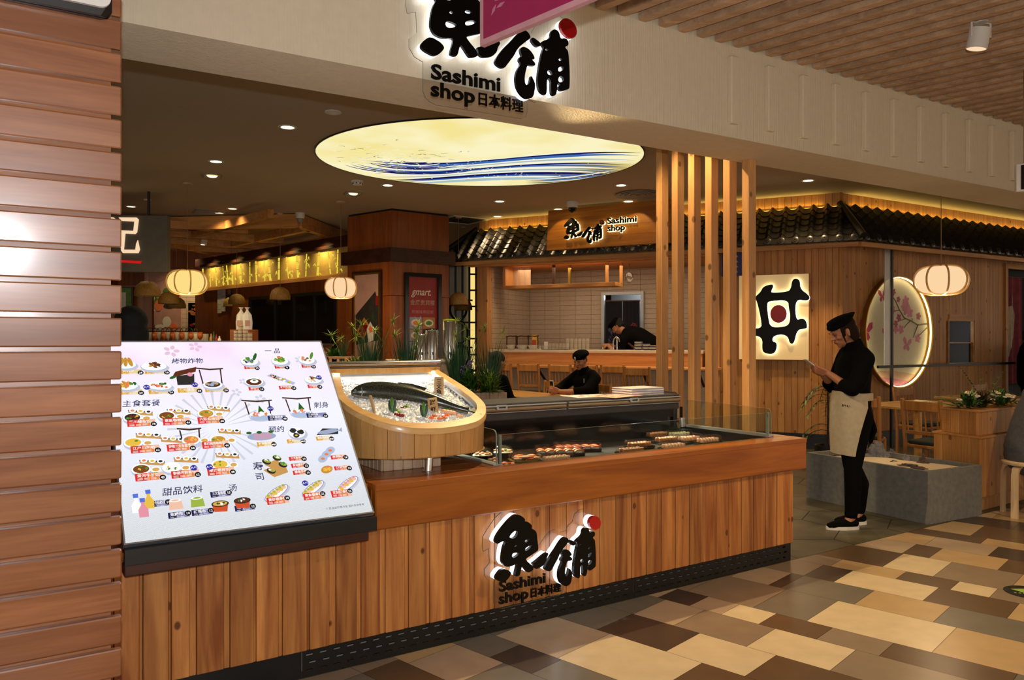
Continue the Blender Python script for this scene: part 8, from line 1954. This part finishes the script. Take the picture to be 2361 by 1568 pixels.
# ---- standing woman with the phone (seen from her left side)
FT = Vector((2.607, 6.06, 0))
wm = person('person in black cap and shirt with pale apron, standing and looking down at a phone', tuple(FT), -PI / 2)
HW = head_frame((0, .040, 1.515), .44, .06); mb = MB(); add_head(mb, HW, 1.0)
chain(mb, [((0, -.030, 1.36), .052), ((0, .008, 1.452), .050)])
chain(mb, [((0, -.045, 1.24), (.13, .095)), ((0, -.02, 1.06), (.115, .085)), ((0, -.025, .92), (.145, .105))])
for s_ in (-1, 1):
    chain(mb, [((s_ * .125, -.045, 1.335), .055), ((s_ * .175, -.055, 1.31), .048), ((s_ * .185, .02, 1.115), .040), ((s_ * .165, .055, 1.085), .037), ((s_ * .085, .150, 1.170), .028), ((s_ * .060, .178, 1.195), .024)])
    ff = .03 if s_ > 0 else -.10
    chain(mb, [((s_ * .085, -.02, .88), .085), ((s_ * .085, (-.015 + ff) * .5 - .0, .50), .052), ((s_ * .082, ff - .03, .33), .050), ((s_ * .08, ff - .03, .11), .034), ((s_ * .08, ff, .055), .036)])
    chain(mb, [((s_ * .08, ff - .035, .042), .030), ((s_ * .082, ff + .06, .038), (.036, .030)), ((s_ * .085, ff + .135, .030), (.034, .022))])
# hands cradle the phone: left hand nearer, right behind it
add_hand(mb, (.058, .185, 1.198), (-.25, .9, .30), (-.75, -.05, .65), 1, .62, .01, .3, .95)
add_hand(mb, (-.058, .185, 1.198), (.25, .9, .30), (.75, -.05, .65), -1, .55, .01, .3, .95)
fuse(mb, 'body', 'skin', wm, .0052, 4); face(wm, HW)
mb = MB()       # loose black shirt with sleeves to the elbow
chain(mb, [((0, -.052, 1.385), (.075, .070)), ((0, -.055, 1.33), (.125, .095)), ((0, -.045, 1.25), (.172, .128)), ((0, -.035, 1.15), (.165, .130)), ((0, -.030, 1.04), (.150, .128)), ((0, -.035, .99), (.160, .135)), ((0, -.045, .955), (.145, .125))], 18)
for s_ in (-1, 1): chain(mb, [((s_ * .120, -.05, 1.335), .072), ((s_ * .180, -.055, 1.305), .070), ((s_ * .192, .005, 1.14), .066), ((s_ * .180, .045, 1.085), .062), ((s_ * .150, .085, 1.105), .054)])
fuse(mb, 'shirt', 'black_cloth', wm, .010, 5, 'loose black shirt with sleeves ending at the elbow')
mb = MB(); HC = Matrix.Translation((0, .040, 1.398)) @ Matrix.Rotation(.30, 4, 'X'); vs = []
mb.lathe([(.088, -.04), (.078, .0), (.070, .045), (.064, .046), (.070, .0), (.08, -.035)], 'black_cloth', 22, HC @ Matrix.Diagonal((1, 1.05, 1, 1)), cap0=False, cap1=False); mb.build('collar', wm, 50)
mb = MB()       # trousers
chain(mb, [((0, -.035, .97), (.150, .120)), ((0, -.045, .88), (.160, .135))], 18)
for s_ in (-1, 1):
    ff = .03 if s_ > 0 else -.10; chain(mb, [((s_ * .082, -.045, .86), (.095, .112)), ((s_ * .085, -.03 + ff * .2, .68), (.078, .090)), ((s_ * .085, ff * .5 - .015, .47), (.062, .066)), ((s_ * .082, ff - .035, .32), (.060, .064)), ((s_ * .08, ff - .025, .145), (.046, .052)), ((s_ * .08, ff - .02, .115), (.045, .050))])
chain(mb, [((0, -.175, .85), (.030, .02)), ((.02, -.19, .76), (.05, .02)), ((.02, -.165, .66), (.03, .015))]) 
fuse(mb, 'trousers', 'black_cloth', wm, .010, 4, 'narrow black trousers with an apron tail')
mb = MB(); seg = 22; levels = [(1.045, .155, .132, .0, 1.0), (1.00, .166, .144, .004, 1.0), (.94, .172, .150, .0, .98), (.85, .178, .152, .0, .86), (.74, .172, .140, .012, .80), (.62, .160, .125, .022, .76), (.565, .155, .118, .026, .75)]; vs = []; fs = []
for z, rs_, rf, cf_, ext in levels:
    for k in range(seg + 1):
        a = -PI * ext * .62 + 2 * PI * ext * .62 * k / seg; w_ = 1 + .018 * math.sin(a * 9 + z * 8)
        for e in (0, .006): vs.append((math.sin(a) * (rs_ + e) * w_, -((cf_ - .030) + math.cos(a) * (rf + e) * w_), z + .012 * math.cos(a)))
row = (seg + 1) * 2
for i in range(len(levels) - 1):
    for k in range(seg):
        a = i * row + 2 * k; b = a + row; fs += [(a, a + 2, b + 2, b), (a + 1, b + 1, b + 3, a + 3)]
    fs += [(i * row, (i + 1) * row, (i + 1) * row + 1, i * row + 1), (i * row + row - 2, i * row + row - 1, (i + 1) * row + row - 1, (i + 1) * row + row - 2)]
for k in range(seg): fs += [(2 * k, 2 * k + 1, 2 * k + 3, 2 * k + 2), ((len(levels) - 1) * row + 2 * k, (len(levels) - 1) * row + 2 * k + 2, (len(levels) - 1) * row + 2 * k + 3, (len(levels) - 1) * row + 2 * k + 1)]
mb.add(vs, fs, 'apron_cloth'); ap_ = mb.build('apron', wm, 50, label='pale beige half apron')
mb = MB(); mb.lathe([(.160, .985), (.172, .990), (.172, 1.040), (.160, 1.045)], 'apron_cloth', 28, Matrix.Translation((0, .032, 0)) @ Matrix.Diagonal((1, .85, 1, 1)), cap0=False, cap1=False); mb.build('waistband', ap_, 50)
mb = MB(); [mb.rbox(.118 + .012 * k, .127 + .012 * k, -.093 + .012 * k, -.089 + .012 * k, .945 + .004 * (k % 2), .962 - .003 * k, 'letter_black', .001, None) for k in range(4)]; mb.build('logo_print', ap_)
mb = MB()       # bob of brown hair
def he(mb, H, c, r, mat='hair'): mb.sph((0, 0, 0), 1.0, 'skin', 18, 12, H @ Matrix.Translation(c) @ Matrix.Diagonal((*r, 1)))
he(mb, HW, (0, .028, .040), (.084, .090, .080)); he(mb, HW, (0, .055, -.020), (.078, .060, .075)); he(mb, HW, (0, .062, -.062), (.074, .048, .040))
for s_ in (-1, 1): he(mb, HW, (s_ * .074, .040, -.030), (.016, .040, .065)); he(mb, HW, (s_ * .070, -.030, .010), (.010, .016, .040)); he(mb, HW, (s_ * .066, -.040, -.035), (.006, .008, .050))
fuse(mb, 'hair', 'hair_brown', wm, .006, 3, 'short brown bob')
mb = MB(); he(mb, HW, (0, .010, .070), (.090, .104, .048)); he(mb, HW, (0, .020, .092), (.098, .112, .030)); he(mb, HW, (0, .100, .098), (.050, .050, .012)); he(mb, HW, (0, -.050, .062), (.074, .050, .030)); fuse(mb, 'cap', 'black_cloth', wm, .007, 3, 'black beret-like cap')
for s_ in (-1, 1):
    ff = .03 if s_ > 0 else -.10; mb = MB(); chain(mb, [((s_ * .08, ff - .045, .050), (.036, .034)), ((s_ * .081, ff - .01, .046), (.040, .038)), ((s_ * .082, ff + .06, .042), (.043, .034)), ((s_ * .085, ff + .125, .034), (.040, .024)), ((s_ * .085, ff + .150, .030), (.030, .018))]); sh = fuse(mb, 'shoe', 'black_cloth', wm, .006, 3, 'black slip-on shoe with thick white sole')
    out = [(s_ * .08 + .044 * math.sin(a) * (1.0 if math.cos(a) > -.2 else .86), -(ff + .045 + .128 * math.cos(a))) for a in [2 * PI * i / 26 for i in range(26)]]; mb = MB(); mb.poly(out, .0, .026, 'shoe_white'); mb.build('sole', sh)
mb = MB(); mb.rbox(-.036, .036, -.004, .004, -.075, .075, 'phone_white', .004, Matrix.Translation((0, -.272, 1.252)) @ Matrix.Rotation(math.radians(52), 4, 'X')); o = mb.build('phone', None, None, tuple(FT), -PI / 2); tag(o, 'white phone held up in both hands by the standing woman', 'phone')

# ---- seated worker in black behind the table, both hands round a phone
CS = (CHEF.x, CHEF.y, 0)
wk = person('person in black cap and jacket, seated at the table and holding up a phone', CS, face_b)
HK = head_frame((0, .085, 1.185), .38, .35); mb = MB(); add_head(mb, HK)
chain(mb, [((0, .0, 1.03), .055), ((0, .045, 1.115), .052)])
chain(mb, [((0, -.01, .92), (.15, .10)), ((0, -.04, .70), (.13, .10)), ((0, -.05, .53), (.15, .11))])
for s_ in (-1, 1):
    chain(mb, [((s_ * .14, 0, 1.0), .055), ((s_ * .20, .01, .96), .050), ((s_ * .255, .20, .805), .042), ((s_ * .225, .27, .800), .038), ((s_ * .11, .45, .800), .030), ((s_ * .075, .49, .803), .026)])
    chain(mb, [((s_ * .09, -.02, .53), .085), ((s_ * .11, .36, .52), .062), ((s_ * .11, .38, .30), .05), ((s_ * .11, .36, .10), .036), ((s_ * .11, .42, .045), .036), ((s_ * .11, .52, .035), .034)])
add_hand(mb, (.07, .495, .806), (-.45, .80, .25), (-.75, -.30, .15), 1, .60, .01, .25); add_hand(mb, (-.07, .495, .806), (.45, .80, .25), (.75, -.30, .15), -1, .60, .01, .25)
fuse(mb, 'body', 'skin_pale', wk, .0062, 4); face(wk, HK)
mb = MB(); chain(mb, [((0, -.01, 1.03), (.085, .075)), ((0, -.02, .98), (.15, .11)), ((0, -.015, .90), (.20, .135)), ((0, -.04, .72), (.175, .135)), ((0, -.06, .56), (.185, .14))], 18)
for s_ in (-1, 1): chain(mb, [((s_ * .13, -.005, .995), .075), ((s_ * .205, .005, .95), .075), ((s_ * .262, .19, .818), .066), ((s_ * .245, .255, .808), .060), ((s_ * .195, .32, .806), .050)])
fuse(mb, 'jacket', 'black_cloth', wk, .010, 4, 'black work jacket'); mb = MB(); mb.lathe([(.086, -.04), (.076, .0), (.070, .035), (.064, .036), (.070, .0), (.08, -.035)], 'black_cloth', 22, Matrix.Translation((0, -.028, 1.065)) @ Matrix.Rotation(.25, 4, 'X'), cap0=False, cap1=False); mb.build('collar', wk, 50)
mb = MB(); chain(mb, [((0, -.05, .55), (.17, .13))]); [chain(mb, [((s_ * .09, -.02, .545), .10), ((s_ * .11, .36, .535), .078), ((s_ * .11, .385, .32), .062), ((s_ * .11, .365, .11), .050)]) for s_ in (-1, 1)]; fuse(mb, 'trousers', 'black_cloth', wk, .012, 3)
for s_ in (-1, 1): mb = MB(); chain(mb, [((s_ * .11, .36, .045), .042), ((s_ * .11, .44, .042), .040), ((s_ * .11, .53, .034), .034)]); fuse(mb, 'shoe', 'black_cloth', wk, .010, 3)
mb = MB(); he(mb, HK, (0, .026, .035), (.083, .092, .080)); he(mb, HK, (0, .050, -.020), (.074, .055, .05)); [he(mb, HK, (s_ * .072, .016, .004), (.010, .024, .034)) for s_ in (-1, 1)]; fuse(mb, 'hair', 'hair_black', wk, .008, 3)
mb = MB(); he(mb, HK, (0, .006, .060), (.091, .104, .052)); he(mb, HK, (0, .012, .070), (.088, .102, .066)); he(mb, HK, (.006, .034, .082), (.106, .112, .036)); he(mb, HK, (.012, .085, .060), (.088, .064, .042)); cp = fuse(mb, 'cap', 'black_cloth', wk, .009, 3, 'soft black cap with small white marks')
mb = MB(); mb.text('魚', .026, 'paper_white', HK @ XF((-.010, -.098, .068), PI / 2 - .2), .002, .001, 'CENTER'); mb.text('一', .026, 'paper_white', HK @ XF((-.010, -.1035, .044), PI / 2 - .1), .002, .001, 'CENTER'); mb.build('cap_print', cp)
mb = MB(); mb.tube([Lm((.115, .118, .90)), Lm((.118, .122, .955))], .004, 'paper_white', 6); mb.build('pen', wk)
phx = Matrix.Rotation(face_b, 3, 'Z') @ Vector((0, -.545, .8)); mb = MB(); mb.rbox(-.037, .037, -.0042, .0042, 0, .152, 'phone_white', .004); mb.box(-.030, -.022, .0043, .0052, .132, .140, 'black_gloss'); mb.box(-.031, .031, -.0050, -.0043, .014, .140, 'black_gloss')
tag(mb.build('phone', None, None, (CS[0] + phx.x, CS[1] + phx.y, .790), None, (.10, 0, face_b)), 'white phone held upright on the table by the seated worker', 'phone')

# ---- worker bending over the bar
bx = bar_pt(1487, .70); bd_ = WAA + PI / 2 + PI  # faces along the bar to the left
wb2 = person('person in black cap and black shirt, bending forward behind the bar', (bx.x, bx.y, 0), WAA - PI / 2); wb2.scale = (1.08,) * 3
HB = head_frame((-.02, .415, 1.545), .85, .25); mb = MB(); add_head(mb, HB)
chain(mb, [((0, .28, 1.44), .058), ((0, .36, 1.50), .052)])
chain(mb, [((0, .19, 1.38), (.15, .11)), ((0, .02, 1.22), (.14, .11)), ((0, -.10, 1.0), (.15, .12))])
for s_ in (-1, 1):
    chain(mb, [((s_ * .14, .24, 1.40), .055), ((s_ * .20, .27, 1.34), .048), ((s_ * .22, .33, 1.10), .042), ((s_ * .16, .42, 1.18), .034), ((s_ * .08, .52, 1.26), .028)]); chain(mb, [((s_ * .09, -.10, .96), .09), ((s_ * .09, -.04, .50), .055), ((s_ * .09, -.08, .10), .038), ((s_ * .09, .04, .045), .036)])
add_hand(mb, (.075, .53, 1.27), (-.2, .9, -.1), (-.5, 0, -.6), 1, .4); add_hand(mb, (-.075, .53, 1.27), (.2, .9, -.1), (.5, 0, -.6), -1, .4)
fuse(mb, 'body', 'skin_pale', wb2, .0075, 4); face(wb2, HB)
mb = MB(); chain(mb, [((0, .27, 1.44), (.085, .085)), ((0, .21, 1.42), (.17, .13)), ((0, .10, 1.38), (.21, .15)), ((0, -.06, 1.27), (.19, .16)), ((0, -.16, 1.08), (.185, .16)), ((0, -.13, .90), (.18, .14))], 18); [chain(mb, [((s_ * .14, .23, 1.39), .08), ((s_ * .215, .27, 1.33), .074), ((s_ * .232, .33, 1.12), .066), ((s_ * .20, .37, 1.14), .056)]) for s_ in (-1, 1)]; fuse(mb, 'shirt', 'black_cloth', wb2, .011, 4)
mb = MB(); [chain(mb, [((s_ * .09, -.11, .92), .115), ((s_ * .09, -.045, .50), .07), ((s_ * .09, -.08, .12), .052)]) for s_ in (-1, 1)]; fuse(mb, 'trousers', 'black_cloth', wb2, .012, 3)
mb = MB(); he(mb, HB, (0, .028, .035), (.083, .090, .078)); he(mb, HB, (0, .05, -.02), (.074, .052, .05)); [he(mb, HB, (s_ * .074, .02, -.01), (.012, .03, .04)) for s_ in (-1, 1)]; fuse(mb, 'hair', 'hair_black', wb2, .008, 3)
mb = MB(); he(mb, HB, (0, .006, .066), (.090, .102, .048)); he(mb, HB, (0, -.04, .09), (.08, .07, .03)); he(mb, HB, (0, .03, .10), (.07, .06, .025)); fuse(mb, 'cap', 'black_cloth', wb2, .008, 3)

# ---- person seen from behind at the column: only the black hair shows
pv = at_y(303, 784, 4.75); pbk = person('person with long black hair, back turned, behind the menu board', (pv.x, pv.y, 0), PI + .3)
HP = head_frame((0, .01, 1.53), .1); mb = MB(); add_head(mb, HP); chain(mb, [((0, -.02, 1.38), .055), ((0, .0, 1.47), .052)]); chain(mb, [((0, -.02, 1.28), (.15, .10)), ((0, -.02, 1.05), (.13, .09)), ((0, -.02, .90), (.15, .11))])
for s_ in (-1, 1): chain(mb, [((s_ * .16, -.02, 1.34), .05), ((s_ * .20, 0, 1.10), .04), ((s_ * .19, .08, .88), .03)]); chain(mb, [((s_ * .08, -.02, .88), .09), ((s_ * .08, 0, .48), .055), ((s_ * .08, -.02, .08), .036), ((s_ * .08, .10, .04), .034)]); add_hand(mb, (s_ * .19, .09, .86), (0, .2, -1), (-s_ * .8, .2, 0), s_, .3)
fuse(mb, 'body', 'skin_pale', pbk, .008, 3); face(pbk, HP)
mb = MB(); he(mb, HP, (0, .022, .035), (.096, .104, .092)); he(mb, HP, (0, .035, -.05), (.104, .090, .12)); he(mb, HP, (0, .05, -.18), (.115, .085, .17)); fuse(mb, 'hair', 'hair_black', pbk, .008, 3, 'long straight black hair')
mb = MB(); chain(mb, [((0, -.02, 1.40), (.08, .07)), ((0, -.02, 1.34), (.17, .11)), ((0, -.02, 1.22), (.20, .13)), ((0, -.02, 1.0), (.18, .13)), ((0, -.02, .70), (.20, .15))], 18); [chain(mb, [((s_ * .17, -.02, 1.34), .07), ((s_ * .21, 0, 1.10), .06), ((s_ * .195, .07, .92), .05)]) for s_ in (-1, 1)]; fuse(mb, 'coat', 'black_cloth', pbk, .012, 3)
mb = MB(); [chain(mb, [((s_ * .08, -.02, .75), .10), ((s_ * .08, 0, .48), .07), ((s_ * .08, -.02, .10), .05), ((s_ * .08, .06, .04), .04)]) for s_ in (-1, 1)]; fuse(mb, 'trousers', 'black_cloth', pbk, .012, 3)

# ---- diner in black half hidden behind the planter grasses
pv = Vector((-.2, 9.02)); dn_ = person('person in black seated low behind the grass planter, back turned', (pv.x, pv.y, 0), face_b + PI)
def seated(root, skin, top, hairm, hairlab, toplab, H, lean=0.0, coat_r=1.0, vox=.009):
    mb = MB(); add_head(mb, H); c = H.to_translation(); chain(mb, [((0, lean * .6, 1.02), .055), ((c.x, -c.y - .02, c.z - .06), .050)]); chain(mb, [((0, lean * .5, .92), (.14, .10)), ((0, 0, .70), (.13, .10)), ((0, -.02, .55), (.15, .12))])
    for s_ in (-1, 1):
        chain(mb, [((s_ * .15, lean * .5, .99), .05), ((s_ * .21, lean * .6 + .06, .76), .042), ((s_ * .14, .26, .70), .032), ((s_ * .10, .30, .71), .028)]); add_hand(mb, (s_ * .10, .31, .71), (-s_ * .3, .9, 0), (-s_ * .3, 0, -.9), s_, .3); chain(mb, [((s_ * .09, 0, .54), .085), ((s_ * .11, .38, .52), .062), ((s_ * .11, .38, .30), .05), ((s_ * .11, .36, .09), .036), ((s_ * .11, .46, .04), .034)])
    fuse(mb, 'body', skin, root, vox, 3); face(root, H)
    mb = MB(); k = coat_r; chain(mb, [((0, lean * .6 - .01, 1.03), (.085, .075)), ((0, lean * .55 - .02, .98), (.15 * k, .11 * k)), ((0, lean * .45 - .02, .88), (.19 * k, .135 * k)), ((0, -.02, .70), (.18 * k, .14 * k)), ((0, -.03, .55), (.20 * k, .17 * k)), ((0, -.02, .50), (.205 * k, .18 * k))], 18)
    for s_ in (-1, 1): chain(mb, [((s_ * .15, lean * .5, .985), .075), ((s_ * .222, lean * .6 + .05, .77), .066), ((s_ * .17, .20, .72), .055)])
    fuse(mb, 'coat', top, root, .011, 4, toplab)
    mb = MB(); [chain(mb, [((s_ * .09, 0, .535), .10), ((s_ * .11, .38, .525), .078), ((s_ * .11, .385, .32), .06), ((s_ * .11, .365, .10), .048), ((s_ * .11, .46, .04), .040)]) for s_ in (-1, 1)]; fuse(mb, 'trousers', 'black_cloth', root, .012, 3)
    mb = MB(); he(mb, H, (0, .024, .035), (.090, .096, .086)); he(mb, H, (0, .055, -.06), (.090, .066, .11)); he(mb, H, (0, .065, -.16), (.085, .05, .12)); fuse(mb, 'hair', hairm, root, .009, 3, hairlab)
seated(dn_, 'skin_pale', 'black_cloth', 'hair_black', 'dark hair', 'black jacket', head_frame((0, .05, 1.20), .2))
# ---- person in the grey coat on the bentwood stool, at the edge of the picture
gc = person('person in grey coat with reddish hair, seated on the bentwood stool', (4.30, 6.46, 0), PI / 2 - .15)
seated(gc, 'skin_pale', 'grey_cloth', 'hair_red', 'long reddish brown hair', 'thick grey coat', head_frame((-.03, .14, 1.21), .3), .14, 1.0)
# ---- man in black in the far doorway
pv = fr(CORNER, WBA, 4.10, -.34); md = person('person in black standing before the pink curtain in the far doorway', (pv.x, pv.y, 0), WBA + .5)
HM = head_frame((0, .01, 1.50), .15); mb = MB(); add_head(mb, HM); chain(mb, [((0, -.02, 1.34), .058), ((0, 0, 1.43), .054)]); chain(mb, [((0, -.02, 1.24), (.15, .10)), ((0, -.02, 1.02), (.13, .10)), ((0, -.02, .88), (.15, .11))])
for s_ in (-1, 1): chain(mb, [((s_ * .17, -.02, 1.30), .05), ((s_ * .22, 0, 1.06), .042), ((s_ * .20, .10, .86), .032)]); add_hand(mb, (s_ * .20, .11, .84), (0, .3, -1), (-s_ * .8, .2, 0), s_, .3); chain(mb, [((s_ * .09, -.02, .88), .09), ((s_ * .09, 0, .48), .055), ((s_ * .09, -.02, .08), .038), ((s_ * .09, .10, .04), .036)])
fuse(mb, 'body', 'skin_pale', md, .0085, 3); face(md, HM)
mb = MB(); he(mb, HM, (0, .020, .045), (.082, .092, .075)); he(mb, HM, (0, .05, -.01), (.074, .05, .05)); fuse(mb, 'hair', 'hair_black', md, .009, 3)
mb = MB(); chain(mb, [((0, -.02, 1.36), (.08, .075)), ((0, -.02, 1.30), (.18, .11)), ((0, -.02, 1.18), (.21, .14)), ((0, -.02, .98), (.19, .14)), ((0, -.02, .82), (.19, .14))], 18); [chain(mb, [((s_ * .17, -.02, 1.30), .075), ((s_ * .225, 0, 1.06), .064), ((s_ * .205, .09, .90), .052)]) for s_ in (-1, 1)]; fuse(mb, 'jacket', 'black_cloth', md, .012, 3)
mb = MB(); [chain(mb, [((s_ * .09, -.02, .86), .11), ((s_ * .09, 0, .48), .075), ((s_ * .09, -.02, .10), .056), ((s_ * .09, .07, .04), .042)]) for s_ in (-1, 1)]; fuse(mb, 'trousers', 'black_cloth', md, .012, 3)
